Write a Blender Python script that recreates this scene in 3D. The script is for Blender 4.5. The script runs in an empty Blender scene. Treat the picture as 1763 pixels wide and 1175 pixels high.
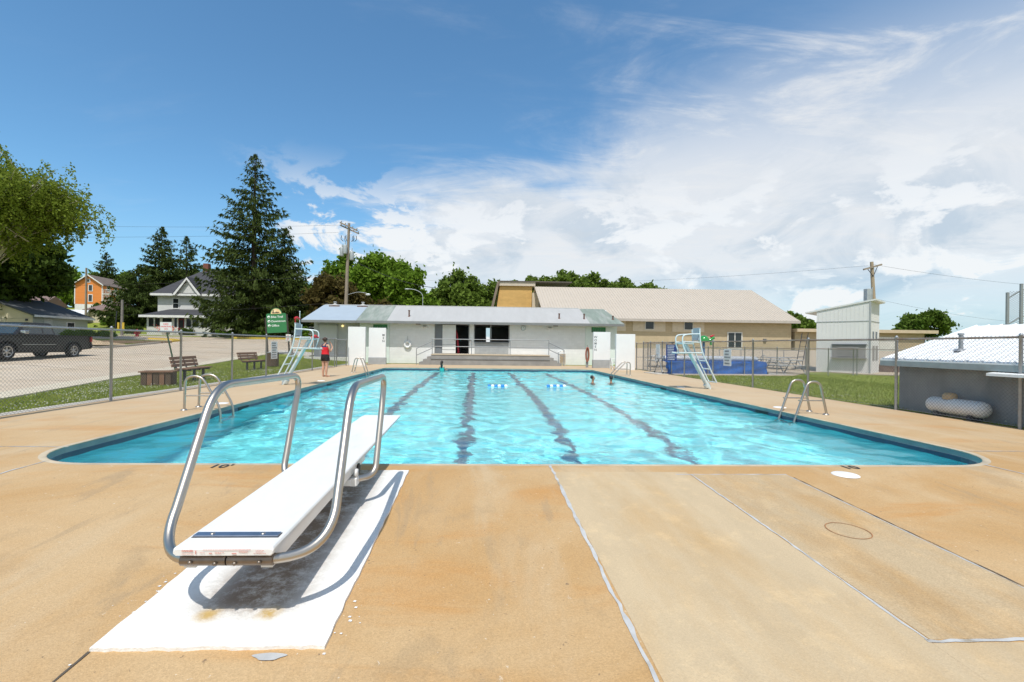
import bpy, bmesh, math, random
import numpy as np
from mathutils import Matrix, Vector, Euler
from mathutils.geometry import tessellate_polygon
PI = math.pi
sc = bpy.context.scene
COL = sc.collection

# ------------------------------------------------------------------ camera
yaw, roll = math.atan(30 / 810.0), 0.012
_f = Vector((math.sin(yaw), math.cos(yaw), 0)); _r = Vector((math.cos(yaw), -math.sin(yaw), 0)); _u = Vector((0, 0, 1))
_rx = _r * math.cos(roll) + _u * math.sin(roll); _ux = _u * math.cos(roll) - _r * math.sin(roll)
cd = bpy.data.cameras.new('camera'); cam = bpy.data.objects.new('camera', cd); COL.objects.link(cam); sc.camera = cam
_m = Matrix((_rx, _ux, -_f)).transposed().to_4x4(); _m.translation = (0, 0, 1.4); cam.matrix_world = _m
cd.sensor_width = 36; cd.lens = 36 * 810 / 1763; cd.shift_x = 29.5 / 1763; cd.shift_y = 6.9 / 1763; cd.clip_end = 6000; cd.clip_start = .05

# ------------------------------------------------------------------ sky, sun, exposure
SUN = Vector((-.09, -.52, 1)).normalized()
w = bpy.data.worlds.new('World'); sc.world = w; w.use_nodes = True
def build_sky():
    nt = w.node_tree; N = nt.nodes; bg = N['Background']
    def n(t, **k):
        o = N.new(t)
        for a, b in k.items(): setattr(o, a, b)
        return o
    def lk(a, b): nt.links.new(a, b)
    def mth(op, a, b=None, c=None, clamp=False):
        o = n('ShaderNodeMath', operation=op, use_clamp=clamp)
        for i, v in enumerate((a, b, c)):
            if v is None: continue
            if isinstance(v, (int, float)): o.inputs[i].default_value = v
            else: lk(v, o.inputs[i])
        return o.outputs[0]
    sky = n('ShaderNodeTexSky', sky_type='NISHITA', sun_disc=False)
    sky.sun_elevation = math.asin(SUN.z); sky.sun_rotation = math.atan2(SUN.x, SUN.y) % (2 * PI)
    sky.dust_density = .5; sky.ozone_density = 1.6; sky.air_density = 1.0; sky.altitude = 250
    tint = n('ShaderNodeMix', data_type='RGBA', blend_type='MULTIPLY'); tint.inputs[0].default_value = 1
    lk(sky.outputs[0], tint.inputs[6]); tint.inputs[7].default_value = (.72, 1.07, 1.17, 1)
    tc = n('ShaderNodeTexCoord'); sep = n('ShaderNodeSeparateXYZ'); lk(tc.outputs['Generated'], sep.inputs[0])
    X, Y, Z = sep.outputs
    zz = mth('MAXIMUM', mth('ADD', Z, .035), .03)
    cx = mth('DIVIDE', X, zz); cy = mth('DIVIDE', Y, zz)
    cv = n('ShaderNodeCombineXYZ'); lk(cx, cv.inputs[0]); lk(cy, cv.inputs[1])
    def noise(vec, scale, det, rough, dist=0., off=0., sx=1., sy=1., lac=2.0):
        mp = n('ShaderNodeMapping'); mp.inputs['Location'].default_value = (off, off * .7, off * .3); mp.inputs['Scale'].default_value = (sx, sy, 1)
        lk(vec, mp.inputs[0])
        t = n('ShaderNodeTexNoise'); t.inputs['Scale'].default_value = scale; t.inputs['Detail'].default_value = det
        t.inputs['Roughness'].default_value = rough; t.inputs['Distortion'].default_value = dist; t.inputs['Lacunarity'].default_value = lac
        lk(mp.outputs[0], t.inputs['Vector']); return t.outputs[0]
    def ramp(v, lo, hi):
        r = n('ShaderNodeMapRange', interpolation_type='SMOOTHSTEP'); r.clamp = True
        lk(v, r.inputs[0]); r.inputs[1].default_value = lo; r.inputs[2].default_value = hi; return r.outputs[0]
    # a cloud front on a flat layer: thick sheet to the right and far away, clear to the left
    front = mth('ADD', cy, mth('MULTIPLY', cx, 1.62))
    big = noise(cv.outputs[0], .50, 7, .60, .6, 3.1, 1.0, .8)
    wisp = noise(cv.outputs[0], 1.7, 9, .66, 1.0, 5.3, .7, 1.25)
    edge = mth('ADD', front, mth('ADD', mth('MULTIPLY', mth('SUBTRACT', big, .5), 4.6), mth('MULTIPLY', mth('SUBTRACT', wisp, .5), 2.6)))
    sheet = ramp(edge, 1.75, 3.5)
    fine = noise(cv.outputs[0], 2.3, 10, .66, .9, 7.7, .6, 1.2)
    high = mth('ADD', .08, mth('MULTIPLY', ramp(Z, .28, .55), .85))                      # thinner and streakier overhead
    thin = mth('MULTIPLY', high, mth('SUBTRACT', 1, ramp(fine, .45, .74)))
    sheet = mth('MULTIPLY', sheet, mth('SUBTRACT', 1, mth('MULTIPLY', thin, 1.0)))
    sheet = mth('MULTIPLY', sheet, mth('ADD', .50, mth('MULTIPLY', ramp(Z, .02, .17), .50)))
    cir = mth('MULTIPLY', ramp(noise(cv.outputs[0], 1.0, 8, .64, 1.6, 1.9, .45, 1.3), .52, .86), ramp(front, -2.4, 2.2))
    cir = mth('MULTIPLY', cir, .26)
    # low cumulus puffs: direction space
    dv = n('ShaderNodeCombineXYZ'); lk(X, dv.inputs[0]); lk(Y, dv.inputs[1]); lk(mth('MULTIPLY', Z, 1.9), dv.inputs[2])
    pf = noise(dv.outputs[0], 7.5, 11, .60, .35, 4.2)
    puff = mth('MULTIPLY', ramp(pf, .50, .575), ramp(mth('ADD', X, mth('MULTIPLY', Z, .1)), -.44, -.30))
    puff = mth('MULTIPLY', puff, mth('SUBTRACT', 1, ramp(Z, .22, .38)))
    # unseen broken clouds behind the camera, added to whiten the blue fill light
    back = mth('MULTIPLY', ramp(mth('MULTIPLY', Y, -1), .05, .45), ramp(noise(cv.outputs[0], .9, 7, .6, .5, 2.4), .38, .56))
    alpha = mth('MAXIMUM', mth('MAXIMUM', sheet, cir), mth('MAXIMUM', mth('MULTIPLY', puff, .95), mth('MULTIPLY', back, .9)), clamp=True)
    gr = ramp(noise(dv.outputs[0], 5.0, 9, .62, .6, 9.4, 1, 1), .43, .66)
    gr = mth('MULTIPLY', gr, mth('SUBTRACT', 1, ramp(Z, .08, .50)))
    gr = mth('MULTIPLY', gr, mth('SUBTRACT', 1, mth('MULTIPLY', puff, .9)))
    cc = n('ShaderNodeMix', data_type='RGBA'); lk(gr, cc.inputs[0])
    cc.inputs[6].default_value = (5.65, 5.75, 5.85, 1); cc.inputs[7].default_value = (3.6, 4.2, 4.8, 1)
    cp = n('ShaderNodeMix', data_type='RGBA'); lk(puff, cp.inputs[0]); lk(cc.outputs[2], cp.inputs[6]); cp.inputs[7].default_value = (6.3, 6.35, 6.35, 1)
    # pale haze towards the horizon
    hz = n('ShaderNodeMix', data_type='RGBA'); lk(mth('MULTIPLY', mth('SUBTRACT', 1, ramp(Z, -.02, .30)), .60), hz.inputs[0])
    lk(tint.outputs[2], hz.inputs[6]); hz.inputs[7].default_value = (2.3, 3.6, 4.8, 1)
    mx = n('ShaderNodeMix', data_type='RGBA'); lk(mth('MULTIPLY', alpha, .95), mx.inputs[0]); lk(hz.outputs[2], mx.inputs[6]); lk(cp.outputs[2], mx.inputs[7])
    lk(mx.outputs[2], bg.inputs[0]); bg.inputs[1].default_value = .15
build_sky()
sl = bpy.data.lights.new('sun', 'SUN'); sl.energy = 4.0; sl.angle = math.radians(.53); sl.color = (1, .965, .90)
so = bpy.data.objects.new('sun', sl); COL.objects.link(so); so.rotation_euler = SUN.to_track_quat('Z', 'Y').to_euler(); so.location = (0, 0, 60)
sl.cycles.is_caustics_light = True
sc.view_settings.view_transform = 'Standard'; sc.view_settings.look = 'None'; sc.view_settings.gamma = 1; sc.view_settings.exposure = 0.0
sc.render.engine = 'CYCLES'
sc.cycles.caustics_refractive = True; sc.cycles.caustics_reflective = False
sc.cycles.max_bounces = 10; sc.cycles.transparent_max_bounces = 12; sc.cycles.use_denoising = True
sc.cycles.sample_clamp_indirect = 6

# ------------------------------------------------------------------ helpers
def mat(name, col, rough=.6, metal=0., var=.12, scale=3., bump=0., bscale=60., col2=None, fac2=(.45, .62), detail=5., spec=.5, stretch=(1, 1, 1), coat=0., trans=0.):
    """procedural material: base colour broken up by two noises, an optional second colour in patches, optional fine relief"""
    m = bpy.data.materials.new(name); m.use_nodes = True; nt = m.node_tree; N = nt.nodes; b = N['Principled BSDF']
    b.inputs['Roughness'].default_value = rough; b.inputs['Metallic'].default_value = metal; b.inputs['Specular IOR Level'].default_value = spec
    b.inputs['Coat Weight'].default_value = coat
    tc = N.new('ShaderNodeTexCoord'); mp = N.new('ShaderNodeMapping'); mp.inputs['Scale'].default_value = stretch
    nt.links.new(tc.outputs['Object'], mp.inputs[0])
    nz = N.new('ShaderNodeTexNoise'); nz.inputs['Scale'].default_value = scale; nz.inputs['Detail'].default_value = detail; nz.inputs['Roughness'].default_value = .62
    nt.links.new(mp.outputs[0], nz.inputs['Vector'])
    mr = N.new('ShaderNodeMapRange'); mr.inputs[1].default_value = .25; mr.inputs[2].default_value = .75; mr.inputs[3].default_value = 1 - var; mr.inputs[4].default_value = 1 + var
    nt.links.new(nz.outputs[0], mr.inputs[0])
    mul = N.new('ShaderNodeMix'); mul.data_type = 'RGBA'; mul.blend_type = 'MULTIPLY'; mul.inputs[0].default_value = 1
    mul.inputs[6].default_value = (*col, 1)
    if col2 is not None:
        n2 = N.new('ShaderNodeTexNoise'); n2.inputs['Scale'].default_value = scale * .37; n2.inputs['Detail'].default_value = 7; n2.inputs['Roughness'].default_value = .65
        nt.links.new(mp.outputs[0], n2.inputs['Vector'])
        r2 = N.new('ShaderNodeMapRange'); r2.inputs[1].default_value = fac2[0]; r2.inputs[2].default_value = fac2[1]; nt.links.new(n2.outputs[0], r2.inputs[0])
        mx = N.new('ShaderNodeMix'); mx.data_type = 'RGBA'; mx.inputs[6].default_value = (*col, 1); mx.inputs[7].default_value = (*col2, 1)
        nt.links.new(r2.outputs[0], mx.inputs[0]); nt.links.new(mx.outputs[2], mul.inputs[6])
    nt.links.new(mr.outputs[0], mul.inputs[7]); nt.links.new(mul.outputs[2], b.inputs['Base Color'])
    if bump:
        n3 = N.new('ShaderNodeTexNoise'); n3.inputs['Scale'].default_value = bscale; n3.inputs['Detail'].default_value = 6; nt.links.new(mp.outputs[0], n3.inputs['Vector'])
        bp = N.new('ShaderNodeBump'); bp.inputs['Strength'].default_value = min(1, bump); bp.inputs['Distance'].default_value = .02; nt.links.new(n3.outputs[0], bp.inputs['Height']); nt.links.new(bp.outputs[0], b.inputs['Normal'])
    if trans:
        tr = N.new('ShaderNodeBsdfTranslucent'); nt.links.new(mul.outputs[2], tr.inputs[0]); ms = N.new('ShaderNodeMixShader'); ms.inputs[0].default_value = trans
        o = N['Material Output']; nt.links.new(b.outputs[0], ms.inputs[1]); nt.links.new(tr.outputs[0], ms.inputs[2]); nt.links.new(ms.outputs[0], o.inputs[0])
    return m

def coursed(m, rows, length, mortar=.01, axis='xz', dark=.72, bump=.35):
    """adds brick / lap courses to a mat(): darkens joints and gives relief. axis picks the wall plane"""
    nt = m.node_tree; N = nt.nodes; b = N['Principled BSDF']
    tc = N.new('ShaderNodeTexCoord'); sp = N.new('ShaderNodeSeparateXYZ'); cb = N.new('ShaderNodeCombineXYZ'); nt.links.new(tc.outputs['Object'], sp.inputs[0])
    ax = {'x': 0, 'y': 1, 'z': 2}; nt.links.new(sp.outputs[ax[axis[0]]], cb.inputs[0]); nt.links.new(sp.outputs[ax[axis[1]]], cb.inputs[1])
    br = N.new('ShaderNodeTexBrick'); br.inputs['Scale'].default_value = 1; br.inputs['Mortar Size'].default_value = mortar; br.inputs['Mortar Smooth'].default_value = .3
    br.inputs['Brick Width'].default_value = length; br.inputs['Row Height'].default_value = rows
    br.inputs['Color1'].default_value = (1, 1, 1, 1); br.inputs['Color2'].default_value = (.93, .93, .93, 1); br.inputs['Mortar'].default_value = (dark, dark, dark, 1)
    nt.links.new(cb.outputs[0], br.inputs['Vector'])
    src = b.inputs['Base Color'].links[0].from_socket
    mx = N.new('ShaderNodeMix'); mx.data_type = 'RGBA'; mx.blend_type = 'MULTIPLY'; mx.inputs[0].default_value = 1
    nt.links.new(src, mx.inputs[6]); nt.links.new(br.outputs['Color'], mx.inputs[7]); nt.links.new(mx.outputs[2], b.inputs['Base Color'])
    bp = N.new('ShaderNodeBump'); bp.inputs['Strength'].default_value = bump; bp.inputs['Distance'].default_value = .01; bp.invert = True
    nt.links.new(br.outputs['Fac'], bp.inputs['Height']); nt.links.new(bp.outputs[0], b.inputs['Normal'])
    return m

class MB:
    """collects shapes, builds ONE mesh object"""
    def __init__(s): s.v = []; s.f = []; s.sm = []
    def add(s, v, f, smooth=False, M=None):
        o = len(s.v)
        s.v += [tuple(M @ Vector(p)) if M else tuple(p) for p in v]; s.f += [tuple(i + o for i in q) for q in f]; s.sm += [smooth] * len(f); return s
    def box(s, lo, hi, M=None, bev=0.):
        (a, b, c), (d, e, g) = lo, hi
        if bev:
            x = [a, a + bev, d - bev, d]; bm = bmesh.new(); bmesh.ops.create_cube(bm, size=1)
            for q in bm.verts: q.co = Vector(((a + d) / 2 + q.co.x * (d - a), (b + e) / 2 + q.co.y * (e - b), (c + g) / 2 + q.co.z * (g - c)))
            bmesh.ops.bevel(bm, geom=bm.edges[:], offset=bev, segments=2, affect='EDGES', profile=.5)
            bm.verts.index_update(); s.add([q.co[:] for q in bm.verts], [[q.index for q in ff.verts] for ff in bm.faces], False, M); bm.free(); return s
        return s.add([(a, b, c), (d, b, c), (d, e, c), (a, e, c), (a, b, g), (d, b, g), (d, e, g), (a, e, g)],
                     [(0, 3, 2, 1), (4, 5, 6, 7), (0, 1, 5, 4), (1, 2, 6, 5), (2, 3, 7, 6), (3, 0, 4, 7)], False, M)
    def tube(s, path, r, n=8, caps=True, M=None, smooth=True):
        P = [Vector(p) for p in path]; R = r if isinstance(r, (list, tuple)) else [r] * len(P)
        t = (P[1] - P[0]).normalized(); up = Vector((0, 0, 1)) if abs(t.z) < .9 else Vector((1, 0, 0)); nrm = t.cross(up).normalized()
        V = []; F = []
        for i, p in enumerate(P):
            if i == 0: t = P[1] - P[0]
            elif i == len(P) - 1: t = P[-1] - P[-2]
            else: t = (P[i + 1] - p).normalized() + (p - P[i - 1]).normalized()
            t = t.normalized() if t.length > 1e-9 else Vector((0, 0, 1)); nrm = (nrm - t * nrm.dot(t)).normalized(); bn = t.cross(nrm)
            for k in range(n):
                a = 2 * PI * k / n; V.append(p + (nrm * math.cos(a) + bn * math.sin(a)) * R[i])
        for i in range(len(P) - 1):
            for k in range(n): F.append((i * n + k, i * n + (k + 1) % n, (i + 1) * n + (k + 1) % n, (i + 1) * n + k))
        s.add(V, F, smooth, M)
        if caps: s.add(V[:n], [tuple(range(n))[::-1]], False, M); s.add(V[-n:], [tuple(range(n))], False, M)
        return s
    def lathe(s, prof, c=(0, 0, 0), n=16, axis='z', M=None, smooth=True):
        V = []; F = []
        for (r, h) in prof:
            for k in range(n):
                a = 2 * PI * k / n; x, y = r * math.cos(a), r * math.sin(a)
                p = {'z': (x, y, h), 'x': (h, x, y), 'y': (y, h, x)}[axis]; V.append((p[0] + c[0], p[1] + c[1], p[2] + c[2]))
        for i in range(len(prof) - 1):
            for k in range(n): F.append((i * n + k, i * n + (k + 1) % n, (i + 1) * n + (k + 1) % n, (i + 1) * n + k))
        return s.add(V, F, smooth, M)
    def prism(s, poly, lo, hi, axis='y', M=None):
        """extrudes a polygon given in the two other axes"""
        def p3(q, h): return {'y': (q[0], h, q[1]), 'x': (h, q[0], q[1]), 'z': (q[0], q[1], h)}[axis]
        n = len(poly); V = [p3(q, lo) for q in poly] + [p3(q, hi) for q in poly]
        F = [(i, (i + 1) % n, n + (i + 1) % n, n + i) for i in range(n)]
        tri = tessellate_polygon([[Vector((q[0], q[1], 0)) for q in poly]])
        F += [tuple(t) for t in tri] + [tuple(n + i for i in t[::-1]) for t in tri]
        return s.add(V, F, False, M)
    def ball(s, c, r, n=14, m=9, M=None):
        rr = r if isinstance(r, (tuple, list)) else (r, r, r); V = []; F = []
        for i in range(m + 1):
            th = PI * i / m
            for k in range(n): a = 2 * PI * k / n; V.append((c[0] + rr[0] * math.sin(th) * math.cos(a), c[1] + rr[1] * math.sin(th) * math.sin(a), c[2] + rr[2] * math.cos(th)))
        for i in range(m):
            for k in range(n): F.append((i * n + k, (i + 1) * n + k, (i + 1) * n + (k + 1) % n, i * n + (k + 1) % n))
        return s.add(V, F, True, M)
    def mesh(s, name, m):
        me = bpy.data.meshes.new(name); me.from_pydata(s.v, [], s.f)
        if m: me.materials.append(m)
        me.polygons.foreach_set('use_smooth', s.sm)
        bm = bmesh.new(); bm.from_mesh(me); bmesh.ops.recalc_face_normals(bm, faces=bm.faces[:]); bm.to_mesh(me); bm.free()
        return me
    def build(s, name, m, parent=None, world=False, loc=(0, 0, 0), rz=0):
        if world and parent is not None:
            r = parent
            while r.parent: r = r.parent
            L = r.location; s.v = [(p[0] - L.x, p[1] - L.y, p[2] - L.z) for p in s.v]
        return link(name, s.mesh(name, m), parent, loc, rz)

def link(name, me, parent=None, loc=(0, 0, 0), rz=0):
    o = bpy.data.objects.new(name, me); COL.objects.link(o); o.parent = parent; o.location = loc; o.rotation_euler = (0, 0, rz); return o
def tag(o, label=None, cat=None, group=None, kind=None):
    if label: o['label'] = label
    if cat: o['category'] = cat
    if group: o['group'] = group
    if kind: o['kind'] = kind
    return o
def thing(name, label, cat, loc=(0, 0, 0), rz=0, group=None):
    o = bpy.data.objects.new(name, None); COL.objects.link(o); o.location = loc; o.rotation_euler = (0, 0, rz); o.empty_display_size = .2
    return tag(o, label, cat, group)
def copy_tree(o, parent=None):
    c = o.copy(); COL.objects.link(c); c.parent = parent
    for ch in list(o.children): copy_tree(ch, c)
    return c
def struct(o): o['kind'] = 'structure'; return o
def npmesh(name, co, faces, m, smooth=False):
    """fast mesh from numpy arrays; faces (n,3) or (n,4)"""
    me = bpy.data.meshes.new(name); k = faces.shape[1]
    me.vertices.add(len(co)); me.vertices.foreach_set('co', np.ascontiguousarray(co, dtype=np.float32).ravel())
    me.loops.add(faces.size); me.loops.foreach_set('vertex_index', np.ascontiguousarray(faces, dtype=np.int32).ravel())
    me.polygons.add(len(faces)); me.polygons.foreach_set('loop_start', np.arange(0, faces.size, k, dtype=np.int32)); me.polygons.foreach_set('loop_total', np.full(len(faces), k, dtype=np.int32))
    me.polygons.foreach_set('use_smooth', np.full(len(faces), smooth)); me.update(calc_edges=True); me.materials.append(m); return me
def text(name, s, size, m, parent, M, extrude=.002, align='CENTER', spacing=1.0):
    cu = bpy.data.curves.new(name, 'FONT'); cu.body = s; cu.size = size; cu.extrude = extrude; cu.align_x = align; cu.align_y = 'CENTER'; cu.space_character = spacing; cu.offset = size * .018; cu.resolution_u = 3
    t = bpy.data.objects.new(name, cu); COL.objects.link(t); bpy.context.view_layer.update()
    me = bpy.data.meshes.new_from_object(t.evaluated_get(bpy.context.evaluated_depsgraph_get())); bpy.data.objects.remove(t); bpy.data.curves.remove(cu)
    me.transform(M); me.materials.clear(); me.materials.append(m); me.name = name
    return link(name, me, parent)
def arc(c, r, a0, a1, n, plane='xz', fix=0.):
    out = []
    for i in range(n + 1):
        a = a0 + (a1 - a0) * i / n; p, q = c[0] + r * math.cos(a), c[1] + r * math.sin(a)
        out.append({'xz': (p, fix, q), 'yz': (fix, p, q), 'xy': (p, q, fix)}[plane])
    return out
def fillet(pts, r, n=5):
    """round the inner corners of a polyline"""
    P = [Vector(p) for p in pts]; out = [P[0]]
    for i in range(1, len(P) - 1):
        a, b, c = P[i - 1], P[i], P[i + 1]; u = (a - b); v = (c - b); rr = r[i - 1] if isinstance(r, (list, tuple)) else r; d = min(rr, u.length * .48, v.length * .48); u.normalize(); v.normalize()
        p0, p1 = b + u * d, b + v * d
        for k in range(n + 1):
            t = k / n; out.append(p0 * (1 - t) ** 2 + b * 2 * t * (1 - t) + p1 * t * t)
    return out + [P[-1]]
def sm(t): t = np.clip(t, 0, 1); return t * t * (3 - 2 * t)
def terr(x, y):
    x = np.asarray(x, float); y = np.asarray(y, float)
    yl = y + .35 * np.maximum(0, -x - 12)
    left = 2.2 * sm((yl - 20) / 52.) * sm((-x - 6) / 9.)
    hill = 7. * sm((y - 58) / 60.) * sm((-x - 16) / 22.)
    right = 1.25 * sm((y - 28) / 17.) * sm((x - 9) / 4.)
    verge = .25 * sm((-x - 15) / 6.) * (1 - sm((y - 28) / 10.)) * sm((y - 6) / 8.)
    return left + hill + right + verge
def tz(x, y): return float(terr(x, y))
def EX(x, y):
    """true x of a point laid out by eye at depth y (the view is turned 2 degrees off the pool axis)"""
    k = (822 + 810 * x / y - 852) / 810.; return y * (.03701 + k * .99931) / (.99931 - k * .03701)
RND = random.Random(5)
# ================================================================== SETTING
X0, X1, Y0, Y1 = -5.4, 6.78, 5.52, 28.0        # pool rectangle
WL = -.150                                       # water level
DXL, DXR, DYB = -8.62, 9.86, 33.4                # deck limits
def near_z(y): return -.037 * max(0., 5.2 - y)

# ---- materials of the setting
def deck_material():
    m = mat('deck_concrete', (.53, .385, .225), .85, var=.10, scale=1.2, bump=.25, bscale=140)
    nt = m.node_tree; N = nt.nodes; b = N['Principled BSDF']; tc = N.new('ShaderNodeTexCoord')
    def nz(scale, st, det, rough, off=0):
        mp = N.new('ShaderNodeMapping'); mp.inputs['Scale'].default_value = st; mp.inputs['Location'].default_value = (off, off, 0); nt.links.new(tc.outputs['Object'], mp.inputs[0])
        t = N.new('ShaderNodeTexNoise'); t.inputs['Scale'].default_value = scale; t.inputs['Detail'].default_value = det; t.inputs['Roughness'].default_value = rough; t.inputs['Distortion'].default_value = .6
        nt.links.new(mp.outputs[0], t.inputs['Vector']); return t.outputs[0]
    def rng(v, lo, hi, a=0., c=1.):
        r = N.new('ShaderNodeMapRange'); r.interpolation_type = 'SMOOTHSTEP'; nt.links.new(v, r.inputs[0]); r.inputs[1].default_value = lo; r.inputs[2].default_value = hi; r.inputs[3].default_value = a; r.inputs[4].default_value = c; return r.outputs[0]
    def mix(f, a, c, blend='MIX'):
        x = N.new('ShaderNodeMix'); x.data_type = 'RGBA'; x.blend_type = blend
        if isinstance(f, float): x.inputs[0].default_value = f
        else: nt.links.new(f, x.inputs[0])
        for i, q in ((6, a), (7, c)):
            if isinstance(q, tuple): x.inputs[i].default_value = (*q, 1)
            else: nt.links.new(q, x.inputs[i])
        return x.outputs[2]
    base = mix(rng(nz(.42, (1, 1, 1), 6, .6), .36, .64), (.535, .385, .22), (.47, .292, .125))
    # long orange rust-coloured streaks, two directions
    base = mix(rng(nz(.9, (.35, 1.3, 1), 5, .62, 3), .50, .68, 0, .75), base, (.50, .265, .085))
    base = mix(rng(nz(.7, (1.5, .30, 1), 6, .62, 8), .48, .70, 0, .70), base, (.54, .43, .29))
    base = mix(rng(nz(1.9, (1, .5, 1), 7, .66, 5), .54, .68, 0, .45), base, (.37, .27, .16))
    # pale scuffs and dark specks
    base = mix(rng(nz(5, (1, .7, 1), 9, .75, 2), .66, .70, 0, .60), base, (.72, .66, .56))
    base = mix(rng(nz(30, (1, 1, 1), 3, .6, 6), .70, .74, 0, .75), base, (.74, .70, .62))
    base = mix(rng(nz(2.6, (1, .18, 1), 8, .7, 9), .57, .66, 0, .40), base, (.34, .26, .17))
    base = mix(rng(nz(34, (1, 1, 1), 3, .5, 4), .70, .74, 0, .75), base, (.17, .12, .08))
    base = mix(rng(nz(85, (1, 1, 1), 5, .75, 1), .32, .68, 0, 1), mix(1.0, base, (.83, .82, .80), 'MULTIPLY'), mix(1.0, base, (1.09, 1.085, 1.075), 'MULTIPLY'))
    # the deck grows paler along Y, away from the near apron
    sp = N.new('ShaderNodeSeparateXYZ'); nt.links.new(tc.outputs['Object'], sp.inputs[0])
    base = mix(rng(sp.outputs[1], 5.3, 13, 0, .62), base, mix(1.0, base, (.53, .44, .325), 'MIX'))
    base = mix(1.0, base, (1.02, .975, .90), 'MULTIPLY')
    nt.links.new(base, b.inputs['Base Color'])
    return m
M_deck = deck_material()
def slab_material(name, c1, c2, sc_, grain):
    m = mat(name, c1, .88, var=.08, scale=2.2, bump=.3, bscale=150, col2=c2, fac2=(.46, .74), detail=8, stretch=(1.6, .5, 1)); nt = m.node_tree; N = nt.nodes; b = N['Principled BSDF']; src = b.inputs['Base Color'].links[0].from_socket
    tc = N.new('ShaderNodeTexCoord')
    for (s_, lo, hi, dk) in ((95, .32, .66, (1 - grain, 1 - grain * 1.05, 1 - grain * 1.1)), (48, .62, .72, (1.18, 1.16, 1.12)), (3.5, .52, .68, (1.14, 1.12, 1.08))):
        t = N.new('ShaderNodeTexNoise'); t.inputs['Scale'].default_value = s_; t.inputs['Detail'].default_value = 5; t.inputs['Roughness'].default_value = .7; nt.links.new(tc.outputs['Object'], t.inputs['Vector']); r = N.new('ShaderNodeMapRange'); r.inputs[1].default_value = lo; r.inputs[2].default_value = hi; nt.links.new(t.outputs[0], r.inputs[0])
        x = N.new('ShaderNodeMix'); x.data_type = 'RGBA'; x.blend_type = 'MULTIPLY'; nt.links.new(r.outputs[0], x.inputs[0]); nt.links.new(src, x.inputs[6]); x.inputs[7].default_value = (*dk, 1); src = x.outputs[2]
    nt.links.new(src, b.inputs['Base Color']); return m
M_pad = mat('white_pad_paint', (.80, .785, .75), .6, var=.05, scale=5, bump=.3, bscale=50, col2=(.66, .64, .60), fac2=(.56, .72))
M_agg = slab_material('aggregate_slab', (.56, .42, .25), (.52, .30, .105), 1.5, .30)
M_pale = slab_material('pale_slab', (.565, .435, .27), (.535, .36, .175), .55, .15)
M_caulk = mat('grey_joint_sealant', (.47, .465, .45), .8, var=.2, scale=8, col2=(.30, .25, .18), fac2=(.56, .66))
M_dark = mat('dark_crack', (.10, .08, .06), .9)
M_cop = mat('coping_grey_paint', (.20, .27, .27), .7, var=.14, scale=3, col2=(.27, .33, .32))
M_tile = coursed(mat('navy_waterline_tile', (.022, .055, .115), .35, var=.2, scale=9), .055, .11, .004, 'yz', .6, .2)
M_basin = mat('pale_blue_pool_paint', (.24, .90, .95), .7, var=.04, scale=.8, col2=(.21, .87, .93))
M_lane = mat('black_lane_paint', (.07, .16, .24), .7, var=.1)
M_grass = mat('lawn', (.19, .235, .035), .9, var=.35, scale=9, bump=.8, bscale=60, spec=.1, col2=(.265, .285, .06), fac2=(.42, .66), detail=9)
M_road = mat('pale_road_concrete', (.50, .405, .30), .9, var=.12, scale=.9, bump=.2, bscale=60, col2=(.53, .445, .345), spec=.2)
M_kerb = mat('kerb_concrete', (.44, .40, .34), .9, var=.15, scale=2)
M_yellow = mat('yellow_kerb_paint', (.68, .46, .05), .7, var=.15, scale=3)
M_walk = mat('sidewalk_concrete', (.50, .46, .40), .9, var=.1, scale=2)

# ---- ground sheet
def grid_axis(lo, hi, step, far, extra):
    a = list(np.arange(lo, hi + .01, step)); a += [-q for q in far if True] if False else []
    a += extra; return np.array(sorted(set(np.round(a, 3))))
gx = grid_axis(-118, 118, 2., None, [-2500, -1200, -600, -300, -180, 180, 300, 600, 1200, 2500, DXL, DXR])
gy = grid_axis(-14, 160, 2., None, [-600, -200, -60, 220, 320, 600, 1200, 3000, DYB])
def make_ground():
    V = []; idx = {}
    for j, y in enumerate(gy):
        for i, x in enumerate(gx): idx[i, j] = len(V); V.append((x, y, tz(x, y) - .02))
    F = []
    for j in range(len(gy) - 1):
        for i in range(len(gx) - 1):
            xm, ym = (gx[i] + gx[i + 1]) / 2, (gy[j] + gy[j + 1]) / 2
            if DXL < xm < DXR and -14 < ym < DYB: continue
            F.append((idx[i, j], idx[i + 1, j], idx[i + 1, j + 1], idx[i, j + 1]))
    return struct(link('ground', npmesh('ground', np.array(V), np.array(F), M_grass, True)))
make_ground()

# ---- pool deck (flat ring round the pool + the sloping apron in front of it)
def pool_outline(n=10, inset=0.):
    r0, r1 = .95, .8; pts = []
    for (cx, cy, r, a) in ((X1 - r0, Y0 + r0, r0, -PI / 2), (X1 - r1, Y1 - r1, r1, 0), (X0 + r1, Y1 - r1, r1, PI / 2), (X0 + r0, Y0 + r0, r0, PI)):
        for k in range(n + 1):
            t = a + PI / 2 * k / n; pts.append((cx + (r - inset) * math.cos(t), cy + (r - inset) * math.sin(t)))   # corner centres stay put, so the straight runs move in too
    return pts
OUT = pool_outline()
def make_deck():
    outer = [(DXL, 5.2), (DXR, 5.2), (DXR, DYB), (DXL, DYB)]
    polys = [[Vector((*p, 0)) for p in outer], [Vector((*p, 0)) for p in OUT]]
    V = [(*p, 0) for p in outer] + [(*p, 0) for p in OUT]; F = [tuple(t) for t in tessellate_polygon(polys)]
    b = MB(); b.add(V, F)
    b.add([(DXL, -14, near_z(-14)), (DXR, -14, near_z(-14)), (DXR, 5.2, 0), (DXL, 5.2, 0)], [(0, 1, 2, 3)])
    return struct(b.build('pool_deck', M_deck))
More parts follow.
